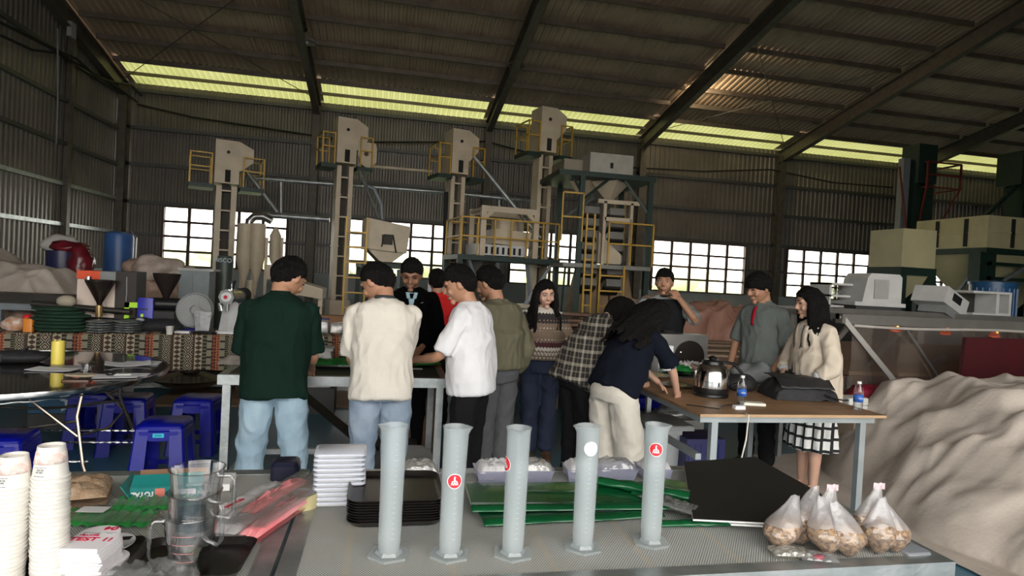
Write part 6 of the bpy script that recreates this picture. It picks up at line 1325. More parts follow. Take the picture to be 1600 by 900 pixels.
# dark red board leaning
a = ay(1507, 527, 5.1); t = thing('red_board', 'large dark red board leaning in front of the dryer at the right edge', 'board', (a.x, 5.1, 0)); MB().prism([(-.06, .45), (2.2, .45), (2.2, a.z+.02), (.0, a.z)], -.02, .02, lambda x, y, z: (x, z, y)).build('board_panel', M('dark_red_laminate', (.065, .004, .008), .5, 0, (.05, .003, .006), 3), t)
MB().bb(0, 2.1, -.02, .3, 0, .45).build('board_foot', M('dark_crate', (0,0,0)), t)
q = ay(1365, 585, 4.9); t = thing('red_cloth', 'crumpled crimson cloth at the foot of the dryer strut', 'cloth', (q.x, 4.9, .52)); lump(MB(), (0, 0, .10), (.26, .15, .14), 195, .4, 7, 24, 14).build('cloth_body', M('crimson_cloth', (.28, .005, .03), .7, 0, (.20, .004, .02), 8), t, smooth='all')
q = ay(1335, 582, 4.7); t = thing('white_boxes', 'stack of small white plastic tubs behind the woman in the cream blazer', 'box', (q.x, 4.7, .50))
for k in range(3): MB().rbox((0, 0, .03+k*.065), (.20, .16, .06), .02).build('tub', WHITEP, t, smooth=True)
for nm, xx in (('red_cloth_support', 0),): 
    o = MB().bb(-.25, .35, -.2, .25, 0, .52).build('low_crate', M('tan_crate', (.33, .25, .18), .7), loc=(ay(1350, 585, 4.85).x, 4.85, 0)); tag(o, 'low crate carrying the white tubs and the crimson cloth', 'crate')
# ---- high bay lamps
def highbay(label, px, py, Y, lit=False):
    q = ay(px, py, Y); t = thing('high_bay_lamp', label, 'lamp', q)
    MB().lathe([(.05, .22), (.07, .16), (.10, .12), (.24, -.02), (.245, -.04), (.23, -.035), (.09, .10), (0, .11)], n=26).build('reflector', M('lit_reflector' if lit else 'unlit_reflector', (.75, .65, .45) if lit else (.30, .27, .22), .4), t, smooth=True)  # lamp glow put into the reflector colour: paler when lit, darker when off
    MB().ell((0, 0, .0), (.07, .07, .09), 14, 10).build('bulb', M('bulb_lit', (1, .86, .55), .3, emit=30) if lit else M('bulb_off', (.5, .48, .42), .2), t, smooth='all')
    MB().cyl((0, 0, .2), (0, 0, roofz(Y)-.2-q.z), .012, n=6).build('cord', BLACK, t)
    if lit:
        ld = bpy.data.lights.new('lamp_light', 'POINT'); ld.energy = 120; ld.color = (1, .8, .5); ld.shadow_soft_size = .12; lo = bpy.data.objects.new('lamp_light', ld); col.objects.link(lo); lo.parent = t; lo.location = (0, 0, -.12)
highbay('lit high bay lamp glowing warm under the fourth rafter', 1096, 133, 17.0, True)
highbay('unlit high bay lamp under the second rafter at the upper left', 479, 64, 16.6)
highbay('unlit high bay lamp under the third rafter in the middle', 806, 101, 17.0)
highbay('unlit high bay lamp at the upper right under the fifth bay', 1352, 167, 17.0)

q = ay(686, 448, 9.5); t = thing('notice_board', 'white notice sheet with grey printing behind the man in the red shirt', 'poster', (q.x, 9.5, 0))
MB().bb(-.17, .17, -.01, .01, ay(686, 468, 9.5).z, ay(686, 430, 9.5).z).build('sheet', M('pale_notice', (.42, .44, .46), .6), t)
for i in range(3):
    for k in range(3): MB().bb(-.13+i*.09, -.07+i*.09, -.014, -.011, ay(686, 462, 9.5).z+k*.11, ay(686, 462, 9.5).z+.07+k*.11).build('printed_block', GREYT, t)
MB().bb(-.15, -.12, -.01, .03, 0, ay(686, 468, 9.5).z).bb(.12, .15, -.01, .03, 0, ay(686, 468, 9.5).z).bb(-.15, .15, -.01, .03, .5, .53).build('stand', GREYP, t)
# ================= people =================
def remesh(mb, vox, smooth=3, name='tmp'):
    me = bpy.data.meshes.new(name); me.from_pydata([tuple(p) for p in mb.v], [], mb.f)
    bm = bmesh.new(); bm.from_mesh(me); bmesh.ops.remove_doubles(bm, verts=bm.verts, dist=1e-6); bmesh.ops.recalc_face_normals(bm, faces=bm.faces); bm.to_mesh(me); bm.free()
    o = bpy.data.objects.new(name, me); col.objects.link(o)
    m = o.modifiers.new('r', 'REMESH'); m.mode = 'VOXEL'; m.voxel_size = vox; m.use_smooth_shade = True
    if smooth: s = o.modifiers.new('s', 'SMOOTH'); s.factor = .5; s.iterations = smooth
    dg = bpy.context.evaluated_depsgraph_get(); r = bpy.data.meshes.new_from_object(o.evaluated_get(dg))
    bpy.data.objects.remove(o); bpy.data.meshes.remove(me); return r
def rough_(me, amp, sc, seed=0, aniso=(1, 1, .55), zmax=None):
    n = len(me.vertices); co = np.empty(n*3, 'f'); no = np.empty(n*3, 'f'); me.vertices.foreach_get('co', co); me.vertices.foreach_get('normal', no)
    co = co.reshape(-1, 3); no = no.reshape(-1, 3); d = np.empty(n, 'f'); off = V((seed*3.1, seed*1.7, seed*.9))
    for i in range(n):
        p = V((co[i][0]*aniso[0], co[i][1]*aniso[1], co[i][2]*aniso[2]))*sc+off
        q = mnoise.noise(p+V((0, 0, 1))*0); 
        d[i] = amp*((1-abs(mnoise.noise(p+V((mnoise.noise(p*.6), 0, 0))))*3)*1.1+.6*q+.45*(1-abs(mnoise.noise(p*2.3))*3))
    if amp > .0035: d = np.maximum(d, -.0012)
    if zmax is not None: d *= np.clip((zmax-co[:, 2])/.06, 0, 1)
    co += no*d[:, None]; me.vertices.foreach_set('co', co.ravel())
def mkobj(name, me, mats, parent):
    me.materials.clear()
    for m in (mats if isinstance(mats, (list, tuple)) else [mats]): me.materials.append(m)
    me.polygons.foreach_set('use_smooth', [True]*len(me.polygons)); me.name = name
    o = bpy.data.objects.new(name, me); col.objects.link(o); o.parent = parent; return o
def skinm(name, c): return M(name, c, .5, 0, tuple(v*.88 for v in c), 9, .08, 120, spec=.35)
SK1 = skinm('skin_tan', (.42, .22, .135)); SK2 = skinm('skin_light', (.56, .33, .235)); SK3 = skinm('skin_brown', (.27, .135, .08))
HAIR = M('black_hair', (.0045, .004, .004), .5, 0, (.010, .008, .007), 60, .8, 200, stretch=(3, 3, .3), spec=.12)
EYEW = M('eye_white', (.55, .52, .50), .3); EYED = M('eye_dark', (.015, .01, .008), .2); LIP = M('lips', (.38, .13, .11), .45); LIPM = M('lips_brown', (.30, .13, .10), .5)
def rings(mb, frames, n=22, e=2.4):
    """frames: (centre, xaxis, yaxis, hw, hd)"""
    vs = []
    for c, x, y, a, b in frames:
        for i in range(n):
            t = 2*math.pi*i/n; ct, st = math.cos(t), math.sin(t)
            vs.append(c+x*(a*math.copysign(abs(ct)**(2/e), ct))+y*(b*math.copysign(abs(st)**(2/e), st)))
    N = len(frames); fs = [(j*n+i, j*n+(i+1) % n, (j+1)*n+(i+1) % n, (j+1)*n+i) for j in range(N-1) for i in range(n)]+[tuple(range(n))[::-1], tuple((N-1)*n+i for i in range(n))]
    return mb.add(vs, fs)
def limb(mb, pts, rs, n=14):
    # resample with rounded joints
    P = [V(p) for p in pts]; out, rr = [], []
    for i in range(len(P)-1):
        for k in range(6): t = k/6; out.append(P[i].lerp(P[i+1], t)); rr.append(lerp(rs[i], rs[i+1], t))
    out.append(P[-1]); rr.append(rs[-1])
    for _ in range(2):
        o2 = [out[0]]+[(out[i-1]+out[i]*2+out[i+1])/4 for i in range(1, len(out)-1)]+[out[-1]]; out = o2
    mb.tube(out, rr, n)
    mb.ell(P[0], (rs[0],)*3, 12, 8); mb.ell(P[-1], (rs[-1],)*3, 10, 8); return mb
def hand(mb, w, f, nrm, side, curl=.5, s=1.0, spread=.1):
    f = f.normalized(); nrm = (nrm-f*nrm.dot(f)).normalized(); sd = f.cross(nrm)*side
    for k in range(5):   # palm: flattened row of blended segments
        a = (k-2)/2; mb.tube([w+sd*(a*.012*s), w+f*.035*s+sd*(a*.027*s), w+f*.085*s+sd*(a*.031*s)], [.013*s, .0145*s, .0115*s], 8)
    for k, L in enumerate((.068, .078, .073, .056)):
        b = w+f*(.084+(.004 if k in (1, 2) else -.003))*s+sd*((1.5-k)*.0205*s)
        d = (f+sd*((1.5-k)*spread)).normalized(); pts = [b]; c = 0
        for j, fr in enumerate((.45, .32, .23)):
            c += curl*(.55+.35*j)*(1+.08*k); dd = (d*math.cos(c)+nrm*math.sin(c)).normalized(); pts.append(pts[-1]+dd*L*s*fr)
        mb.tube(pts, [.0098*s, .0092*s, .0084*s, .0072*s], 8); mb.ell(pts[-1], (.0072*s,)*3, 6, 5)
    b = w+f*.022*s+sd*.030*s; d = (f*.75+sd*.75+nrm*.25).normalized(); d2 = (f*1.0+sd*.25+nrm*.5).normalized()
    mb.tube([w+f*.01*s+sd*.014*s, b, b+d*.034*s, b+d*.034*s+d2*.030*s], [.013*s, .0135*s, .011*s, .0085*s], 8)
def person(label, X, Y, rz, H, lean=0, side=0, el=None, wr=None, head=(0, 0, 0), hair='short', skin=SK1, fem=False, top=None, bottom=None, shoe=None, hands=((.5, None), (.5, None)), hairdir=(0, 0, -1), hairlen=.35, feet=None, lips=None, closed=False, build=1.0, hairwave=.02, shoulder_fwd=0, mirror=False):
    t = thing('person', label, 'person', (X, Y, 0), math.radians(rz)); s = H/1.7
    la, sa = math.radians(lean), math.radians(side)
    d = V((math.sin(sa), math.sin(la)*math.cos(sa), math.cos(la)*math.cos(sa))).normalized()
    xa = V((1, 0, 0)); xa = (xa-d*xa.dot(d)).normalized(); ya = d.cross(xa)*1.0   # ya points forward
    P = V((0, -.10*math.sin(la), .52*H))
    S = lambda u: P+d*(u*H)
    fw = (.90 if fem else 1.0)*build
    prof = [(-.06, .090, .064), (0, .098, .068), (.05, .088, .060), (.11, .080 if fem else .086, .058), (.17, .088 if fem else .096, .066), (.215, .094 if fem else .106, .066), (.248, .088 if fem else .101, .060), (.272, .068, .048), (.290, .045, .040)]
    torso = [(S(u), xa, ya, a*H*(fw if u > .1 else build), b*H*fw) for u, a, b in prof]
    shx = (.090 if fem else .100)*H*build
    SH = [S(.240)+xa*(k*shx)+ya*shoulder_fwd for k in (-1, 1)]
    # default hanging arms
    ua, fa = .172*H, .150*H
    el = el or [None, None]; wr = wr or [None, None]; E, W = [], []
    for k in (0, 1):
        sg = -1 if k == 0 else 1
        e = V(el[k]) if el[k] else SH[k]+V((sg*.05, -.02, -1)).normalized()*ua
        e = SH[k]+(e-SH[k]).normalized()*ua
        w_ = V(wr[k]) if wr[k] else e+V((sg*.0, .12, -1)).normalized()*fa
        w_ = e+(w_-e).normalized()*min(fa*1.08, max(fa*.9, (w_-e).length)); E.append(e); W.append(w_)
    body = MB(); rings(body, [(c, x_, y_, a*(.86 if i < 3 else .94), b*(.84 if i < 3 else .94)) for i, (c, x_, y_, a, b) in enumerate(torso)])
    for k in (0, 1):
        limb(body, [SH[k], E[k], W[k]], [.047*s*fw, .036*s*fw, .0245*s*fw]); sg = -1 if k == 0 else 1
        f = (W[k]-E[k]).normalized(); cu, nr = hands[k]
        nr = V(nr) if nr else V((-sg, 0, 0)) if abs(f.z) > .7 else V((0, 0, -1))
        hf = f if (abs(f.z) > .7 or nr.z > -.5) else (f+V((0, 0, -.12))).normalized()
        hand(body, W[k], hf, nr, 1 if (f.cross(nr-f*nr.dot(f))).dot(V((-sg, .3, .3))) > 0 else -1, cu, .95*s*(.92 if fem else 1))
    # legs
    feet = feet or [(-.11, .0), (.11, .0)]; hips = [P+V((k*.053*H, 0, -.035*H)) for k in (-1, 1)]
    knees = []; ankles = []
    for k in (0, 1):
        A = V((feet[k][0], feet[k][1], .075)); ankles.append(A); K = hips[k].lerp(A, .50)+V((0, .02, 0)); knees.append(K)
        limb(body, [hips[k], K, K.lerp(A, .35)+V((0, -.012, 0)), A], [.083*s*build, .052*s, .050*s, .034*s])
        limb(body, [A+V((0, -.02, -.03)), A+V((0, .06, -.045)), A+V((0, .13, -.058))], [.034*s, .030*s, .018*s])
    # neck + head
    hy, hp, hr = [math.radians(a) for a in head]
    base = Matrix((xa, ya, d)).transposed()
    nb = S(.276); nd = (d*math.cos(hp*.4)+ya*math.sin(hp*.4)).normalized()
    nt = nb+nd*(.050*H)+ya*.012
    HM = base @ Matrix.Rotation(hy, 3, 'Z') @ Matrix.Rotation(-hp, 3, 'X') @ Matrix.Rotation(hr, 3, 'Y')
    HC = nt+HM @ V((0, .022*s, .072*s))
    body.tube([nb-nd*.03, nb+nd*.02, nt, HC+HM @ V((0, -.012, -.03))*s], [.066*s*fw, .056*s*fw, .053*s*fw, .052*s*fw], 16)
    hs = s*(1.04 if fem else 1.07)
    def headpt(a, b, c, add=0):
        x, y, z = .074*a, .094*b, .113*c
        if c < 0: x *= 1-.36*c*c; y *= (1-.12*c*c) if b > 0 else (1-.45*c*c)
        if b > 0: y *= 1-.05*b*b*(1-abs(a)); y += .010*max(0, -c-.35)*b
        if b > .5 and -.05 < c < .22 and .2 < abs(a) < .62: y -= .006
        q = V((x, y, z)); n_ = V((a/.074, b/.094, c/.113)).normalized(); return (q+n_*add)*hs
    vs, n, m = [], 30, 22
    for j in range(m+1):
        th = math.pi*j/m
        for i in range(n):
            ph = 2*math.pi*i/n; vs.append(HC+HM @ headpt(math.sin(th)*math.cos(ph), math.sin(th)*math.sin(ph), -math.cos(th)))
    body.add(vs, [(j*n+i, j*n+(i+1) % n, (j+1)*n+(i+1) % n, (j+1)*n+i) for j in range(m) for i in range(n)])
    L = lambda x, y, z: HC+HM @ (V((x, y, z))*hs)
    body.tube([L(0, .080, .030), L(0, .094, .004), L(0, .104, -.018), L(0, .092, -.030)], [.007*hs, .009*hs, .0135*hs, .009*hs], 10)
    body.ell(L(-.010, .092, -.022), (.008*hs,)*3, 8, 6).ell(L(.010, .092, -.022), (.008*hs,)*3, 8, 6)
    body.ell(L(0, .080, -.056), (.026*hs, .014*hs, .012*hs), 12, 8, rot=HM).ell(L(0, .074, -.092), (.024*hs, .018*hs, .016*hs), 12, 8, rot=HM)
    body.tube([L(-.052, .070, .030), L(-.03, .084, .034), L(0, .086, .030), L(.03, .084, .034), L(.052, .070, .030)], .008*hs, 8)
    for k in (-1, 1):
        body.ell(L(k*.074, -.006, -.006), (.010*hs, .019*hs, .031*hs), 12, 10, rot=HM @ Matrix.Rotation(k*-.35, 3, 'Z')); body.ell(L(k*.040, .066, -.025), (.020*hs, .018*hs, .022*hs), 10, 8, rot=HM)
    bo = mkobj('body', remesh(body, .0065, 2), skin, t)
    for k in (-1, 1):
        MB().ell(L(k*.031, .0795, .012), (.0135*hs, .008*hs, (.0022 if closed else .0058)*hs), 12, 8, rot=HM).build('eye', EYED if closed else EYEW, bo, smooth='all')
        if not closed: MB().ell(L(k*.031, .0850, .0115), (.0052*hs, .0035*hs, .0052*hs), 10, 6, rot=HM).build('iris', EYED, bo, smooth='all')
        MB().tube([L(k*.014, .0935, .034), L(k*.032, .0905, .040), L(k*.050, .0770, .035)], [.0028*hs, .0036*hs, .0018*hs], 6).build('eyebrow', HAIR, bo, smooth='all')
        MB().tube([L(k*.016, .0850, .0165), L(k*.031, .0885, .0195), L(k*.046, .0795, .0160)], .0014*hs, 5).build('eyelid', HAIR, bo)
    MB().tube([L(-.021, .086, -.058), L(-.008, .0945, -.0535), L(0, .0945, -.055), L(.008, .0945, -.0535), L(.021, .086, -.058)], [.0018*hs, .0042*hs, .0038*hs, .0042*hs, .0018*hs], 8).tube([L(-.018, .0865, -.0605), L(0, .0935, -.0645), L(.018, .0865, -.0605)], [.0018*hs, .0050*hs, .0018*hs], 8).build('lips', lips or (LIP if fem else LIPM), bo, smooth='all')
    # hair
    hm = MB(); n, m = 44, 34; vs = []
    for j in range(m+1):
        th = math.pi*j/m
        for i in range(n):
            ph = 2*math.pi*i/n; a, b, c = math.sin(th)*math.cos(ph), math.sin(th)*math.sin(ph), -math.cos(th)
            if hair == 'short': line = lerp(-.95, .10, (b+1)/1.2) if b < .2 else lerp(.10, .44, (b-.2)/.55) if b < .75 else .44
            elif hair == 'fringe': line = lerp(-.60, -.10, (b+1)/1.2) if b < .2 else lerp(-.10, .22, (b-.2)/.5) if b < .7 else .22
            else: line = -.75 if b < .25 else lerp(-.2, .62, (b-.25)/.5) if b < .75 else .62-.1*abs(a)*2
            k = max(0, min(1, (c-line)/.10+.5)); k = k*k*(3-2*k)
            th_ = .020*(.12+.88*max(0, min(1, (c-line)/.75))) if hair != 'long' else .017
            if hair == 'fringe' and b > .3: th_ = .022
            nn = .007*mnoise.noise(V((a*7, b*7, c*4+H*9)))+.003*mnoise.noise(V((a*22, b*22, c*9)))
            vs.append(HC+HM @ headpt(a, b, c, lerp(-.012, th_+nn, k)))
    hm.add(vs, [(j*n+i, j*n+(i+1) % n, (j+1)*n+(i+1) % n, (j+1)*n+i) for j in range(m) for i in range(n)])
    if hair == 'long':
        R = random.Random(int(H*1000)); hd = V(hairdir).normalized()
        iv = Matrix.Rotation(0, 3, 'Z')
        for q in range(74):
            ph = math.radians(lerp(158, 382, (q+.5)/74)); el_ = R.uniform(-.35, .55)
            a, b, c = math.cos(el_)*math.cos(ph), math.cos(el_)*math.sin(ph), math.sin(el_)
            p = HC+HM @ headpt(a, b, c, .008); out = HM @ V((a, b, 0)); pts = [p]; LL = hairlen*R.uniform(.8, 1.05); K = 12; phs = R.uniform(0, 6)
            for k in range(K):
                dv = (hd+out*(.30*max(0, 1-k/4))+out*(.28*hairwave/.02*.3*math.sin(k*1.1+phs))).normalized(); p2 = pts[-1]+dv*(LL/K)
                # stay outside head and torso
                lo = HM.inverted() @ (p2-HC)/hs; r = math.sqrt((lo.x/.082)**2+(lo.y/.102)**2+(lo.z/.12)**2)
                if r < 1: lo = lo/max(r, .3); p2 = HC+HM @ (lo*hs)
                rel = p2-P; u = rel.dot(d)/H
                if -.05 < u < .285:
                    lx, ly = rel.dot(xa), rel.dot(ya); ww = np.interp(u, [x[0] for x in prof], [x[1] for x in prof])*H*fw+.02; dd = np.interp(u, [x[0] for x in prof], [x[2] for x in prof])*H*fw+.028
                    r = math.sqrt((lx/ww)**2+(ly/dd)**2)
                    if r < 1 and r > .01: p2 = P+d*(u*H)+xa*(lx/r)+ya*(ly/r)
                pts.append(p2)
            hm.tube(pts, [.021*(1-.55*(k/K)**2) for k in range(K+1)], 7)
    hme = remesh(hm, .0075, 1); rough_(hme, .0034, 34, 2, (1.6, 1.6, .35) if hair == 'long' else (1, 1, 1)); mkobj('hair', hme, HAIR, t)
    # top
    if top:
        ez = top.get('ease', .012); hem = (top['hem']-P.z)/(H*max(.5, d.z)); g = MB(); ez += .003; us = np.linspace(hem, .268, 12)
        fr_ = []
        for u in us:
            a = np.interp(u, [q[0] for q in prof], [q[1] for q in prof]); b = np.interp(u, [q[0] for q in prof], [q[2] for q in prof]); bw = fw if u > .1 else build
            if u < .17: a = max(a, top.get('w', .095)); b = max(b, top.get('dp', .066))
            sh_ = 1.0 if u < .25 else 1
            fr_.append((S(u), xa, ya, a*H*(fw if u > .1 else 1.0)*1.0+ez+top.get('flare', 0)*max(0, -u*4), b*H*fw+ez*1.1))
        c, x_, y_, a, b = fr_[-1]; fr_ += [(S(.280), x_, y_, .060*H, .048*H), (S(.292), x_, y_, .040*H, .038*H)]; rings(g, fr_, 26, 2.3)
        for k in (0, 1):
            L1, L2 = (E[k]-SH[k]).length, (W[k]-E[k]).length; sl = top.get('sleeve', .8)
            if isinstance(sl, tuple): sl = sl[k]
            r0, r1, r2 = .046*s*fw+ez*.5, .039*s*fw+ez*.9, .027*s*fw+ez*1.0; ins = SH[k]-xa*((-1 if k == 0 else 1)*.04)+d*.012
            if sl <= 0: continue
            if sl <= 1: pts, rs = [ins, SH[k], SH[k].lerp(E[k], sl)], [r0*.9, r0, lerp(r0, r1, sl)+.010]
            else: pts, rs = [ins, SH[k], E[k], E[k].lerp(W[k], sl-1)], [r0*.9, r0, r1, lerp(r1, r2, sl-1)]
            o = MB(); P_ = [V(p) for p in pts]; out, rr = [], []
            for i in range(len(P_)-1):
                for q in range(6): out.append(P_[i].lerp(P_[i+1], q/6)); rr.append(lerp(rs[i], rs[i+1], q/6))
            out.append(P_[-1]); rr.append(rs[-1])
            for _ in range(2): out = [out[0]]+[(out[i-1]+out[i]*2+out[i+1])/4 for i in range(1, len(out)-1)]+[out[-1]]
            g.tube(out, rr, 16); g.ell(SH[k], (r0*1.0,)*3, 12, 8)
            if top.get('band'): MB().tube([out[-1]-(out[-1]-out[-2]).normalized()*.012, out[-1]-(out[-1]-out[-2]).normalized()*.002], rr[-1]+.004, 18).build('sleeve_band', top['band'], t, smooth='all')
        me = remesh(g, .0095, 3); rough_(me, top.get('wrinkle', .0095), 7, int(H*100) % 17); to = mkobj(top.get('name', 'shirt'), me, top['mat'], t)
        if top.get('collar'):
            cm = MB(); NN = 26
            def colf(u, v):
                an = 2*math.pi*u+math.pi/2; r = (.052+.014*v)*s*(.95 if fem else 1); 
                return S(.288)+nd*((.030-.035*v)*s)+xa*(math.cos(an)*r*1.08)+ya*(math.sin(an)*r+.004)-d*(.018*s*max(0, math.sin(an))*(1+v*.6))
            cm.grid(colf, NN, 4).build('collar', top['collar'], t, smooth='all', solid=.004)
        if top.get('extra'): top['extra'](t, dict(S=S, xa=xa, ya=ya, d=d, H=H, s=s, L=L, SH=SH, E=E, W=W, fw=fw, prof=prof, to=to, ez=ez, P=P))
    if bottom:
        g = MB(); ez = bottom.get('ease', .010); kind = bottom.get('kind', 'pants')
        if kind == 'pants':
            rings(g, [(P+(d if dz > 0 else V((0, 0, 1)))*(dz*H), V((1, 0, 0)), (ya if dz > 0 else V((0, 1, 0))), a*H*build+ez, b*H*build+ez) for dz, a, b in ((-.055, .092, .066), (-.02, .098, .070), (.012, .088, .062), (.035, .074, .050))], 22, 2.3)
            for k in (0, 1):
                kr = bottom.get('knee', .062)*s; ar = bottom.get('ankle', .055)*s; A = ankles[k]+V((0, 0, bottom.get('lift', .0)))
                limb(g, [hips[k]+V((0, 0, -.01)), knees[k], A+V((0, -.01, .0))], [.092*s*build+ez*.4, kr, ar], 16)
        else:
            z1, z0 = P.z+.06*H, bottom['len']; fr_ = []
            for i in range(9): q = i/8; fr_.append((V((0, P.y, lerp(z0, z1, q))), V((1, 0, 0)), V((0, 1, 0)), lerp(bottom.get('w', .20), .088*H, q**.8)+.01, lerp(bottom.get('w', .20)*.85, .066*H, q**.8)+.01))
            rings(g, fr_, 30, 2.1)
        me = remesh(g, .010, 3); 
        if kind == 'skirt':
            for v in me.vertices:
                an = math.atan2(v.co.y-P.y, v.co.x); k = max(0, (P.z-v.co.z)/.4); v.co.x *= 1+.06*k*math.sin(an*14); v.co.y = P.y+(v.co.y-P.y)*(1+.06*k*math.sin(an*14))
        rough_(me, bottom.get('wrinkle', .0090), 7, 3+int(H*100) % 11, (1, 1, .8), zmax=(top['hem']-.03) if kind == 'pants' and top else None); mkobj('skirt' if kind == 'skirt' else 'trousers', me, bottom['mat'], t)
    if shoe:
        for k in (0, 1):
            A = ankles[k]; g = MB(); g.tube([A+V((0, -.055, -.045)), A+V((0, .0, -.035)), A+V((0, .08, -.045)), A+V((0, .175, -.058))], [.030, .043, .040, .020], 12); g.tube([A+V((0, 0, -.04)), A+V((0, 0, .02))], [.042, .045], 12)
            me = remesh(g, .010, 2)
            for v in me.vertices: v.co.z = max(v.co.z, .003)
            mkobj('shoe', me, shoe, t)
    return t
def cl(name, c, c2=None, ns=5): return M(name, c, .9, 0, c2 or tuple(v*.88 for v in c), ns, .25, 220, spec=.12)
def denim(name, c, c2): return M(name, c, .85, 0, c2, 4, .3, 260, lo=.4, hi=.62)
CHAR = cl('charcoal_trousers', (.045, .045, .043)); BLKT = cl('black_trousers', (.010, .010, .011)); SHOE = M('dark_shoe', (.02, .018, .016), .5); SAND = M('brown_sandal', (.12, .06, .035), .6)
# --- patterned cloths
def zband_mat(name, bands, wavy=.004):
    """knit bands by height, with zigzag edges"""
    m = bpy.data.materials.new(name); m.use_nodes = True; n = m.node_tree.nodes; l = m.node_tree.links; p = n['Principled BSDF']; p.inputs['Roughness'].default_value = .95
    tc = n.new('ShaderNodeTexCoord'); s = n.new('ShaderNodeSeparateXYZ'); l.new(tc.outputs['Object'], s.inputs[0])
    def mt(op, a, b=None):
        q = n.new('ShaderNodeMath'); q.operation = op
        for i, v in enumerate((a, b)):
            if v is None: continue
            if isinstance(v, (int, float)): q.inputs[i].default_value = v
            else: l.new(v, q.inputs[i])
        return q.outputs[0]
    an = mt('MULTIPLY', mt('ADD', s.outputs['X'], mt('MULTIPLY', s.outputs['Y'], .5)), 1)
    zig = mt('PINGPONG', mt('ADD', an, 5.0), .014); zz = mt('ADD', s.outputs['Z'], mt('MULTIPLY', zig, .9)); cur = None
    for i, (z0, c, c2) in enumerate(bands):
        q = n.new('ShaderNodeMix'); q.data_type = 'RGBA'
        dots = mt('MULTIPLY', mt('GREATER_THAN', mt('PINGPONG', mt('ADD', an, 5.0), .016), .009), mt('GREATER_THAN', mt('PINGPONG', mt('ADD', s.outputs['Z'], 5.0), .016), .009))
        cc = n.new('ShaderNodeMix'); cc.data_type = 'RGBA'; cc.inputs['A'].default_value = (*c, 1); cc.inputs['B'].default_value = (*c2, 1); l.new(dots, cc.inputs['Factor'])
        if cur is None: cur = cc.outputs['Result']; continue
        l.new(mt('GREATER_THAN', zz, z0), q.inputs['Factor']); l.new(cur, q.inputs['A']); l.new(cc.outputs['Result'], q.inputs['B']); cur = q.outputs['Result']
    l.new(cur, p.inputs['Base Color']); nb = n.new('ShaderNodeTexNoise'); nb.inputs['Scale'].default_value = 150; l.new(tc.outputs['Object'], nb.inputs[0]); b = n.new('ShaderNodeBump'); b.inputs['Strength'].default_value = .5; b.inputs['Distance'].default_value = .004; l.new(nb.outputs[0], b.inputs['Height']); l.new(b.outputs[0], p.inputs['Normal']); return m
KB, KW, KK, KM = (.19, .135, .095), (.55, .50, .44), (.025, .02, .02), (.07, .02, .025)
SWEAT = zband_mat('patterned_knit', [(0, KB, KB), (.90, KB, KW), (.935, KW, KB), (.955, KB, KW), (.975, KW, KW), (1.00, KM, KM), (1.045, KB, KW), (1.07, KB, KB), (1.14, KB, KW), (1.165, KB, KB), (1.205, KK, KB), (1.235, KK, KK), (1.29, KW, KW), (1.36, KB, KW)])
def plaid_mat(name, base, line, sc, th, line2=None, diag=0, sharp=False):
    m = bpy.data.materials.new(name); m.use_nodes = True; n = m.node_tree.nodes; l = m.node_tree.links; p = n['Principled BSDF']; p.inputs['Roughness'].default_value = .9
    tc = n.new('ShaderNodeTexCoord'); mp = n.new('ShaderNodeMapping'); mp.inputs['Rotation'].default_value = (0, diag, 0); l.new(tc.outputs['Object'], mp.inputs[0]); s = n.new('ShaderNodeSeparateXYZ'); l.new(mp.outputs[0], s.inputs[0])
    def mt(op, a, b=None):
        q = n.new('ShaderNodeMath'); q.operation = op
        for i, v in enumerate((a, b)):
            if v is None: continue
            if isinstance(v, (int, float)): q.inputs[i].default_value = v
            else: l.new(v, q.inputs[i])
        return q.outputs[0]
    ax = mt('ADD', s.outputs['X'], mt('MULTIPLY', s.outputs['Y'], 1.0)); fx = mt('LESS_THAN', mt('PINGPONG', mt('ADD', ax, 9.0), sc/2), th); fz = mt('LESS_THAN', mt('PINGPONG', mt('ADD', s.outputs['Z'], 9.0), sc/2), th)
    fx2 = mt('GREATER_THAN', mt('PINGPONG', mt('ADD', ax, 9.0), sc/2), sc/2-th*.45); fz2 = mt('GREATER_THAN', mt('PINGPONG', mt('ADD', s.outputs['Z'], 9.0), sc/2), sc/2-th*.45)
    tot = mt('MULTIPLY', fx, fz) if sharp else mt('MINIMUM', mt('ADD', mt('MULTIPLY', mt('ADD', fx, fz), .42), mt('MULTIPLY', mt('ADD', fx2, fz2), .2)), 1.0)
    q = n.new('ShaderNodeMix'); q.data_type = 'RGBA'; q.inputs['A'].default_value = (*base, 1); q.inputs['B'].default_value = (*line, 1); l.new(tot, q.inputs['Factor']); l.new(q.outputs['Result'], p.inputs['Base Color']); return m
PLAID = plaid_mat('dark_plaid_flannel', (.018, .015, .013), (.40, .36, .29), .095, .011)
SKIRT = plaid_mat('black_white_check', (.012, .012, .013), (.72, .72, .70), .088, .033, sharp=True)
def gb(fn): return fn
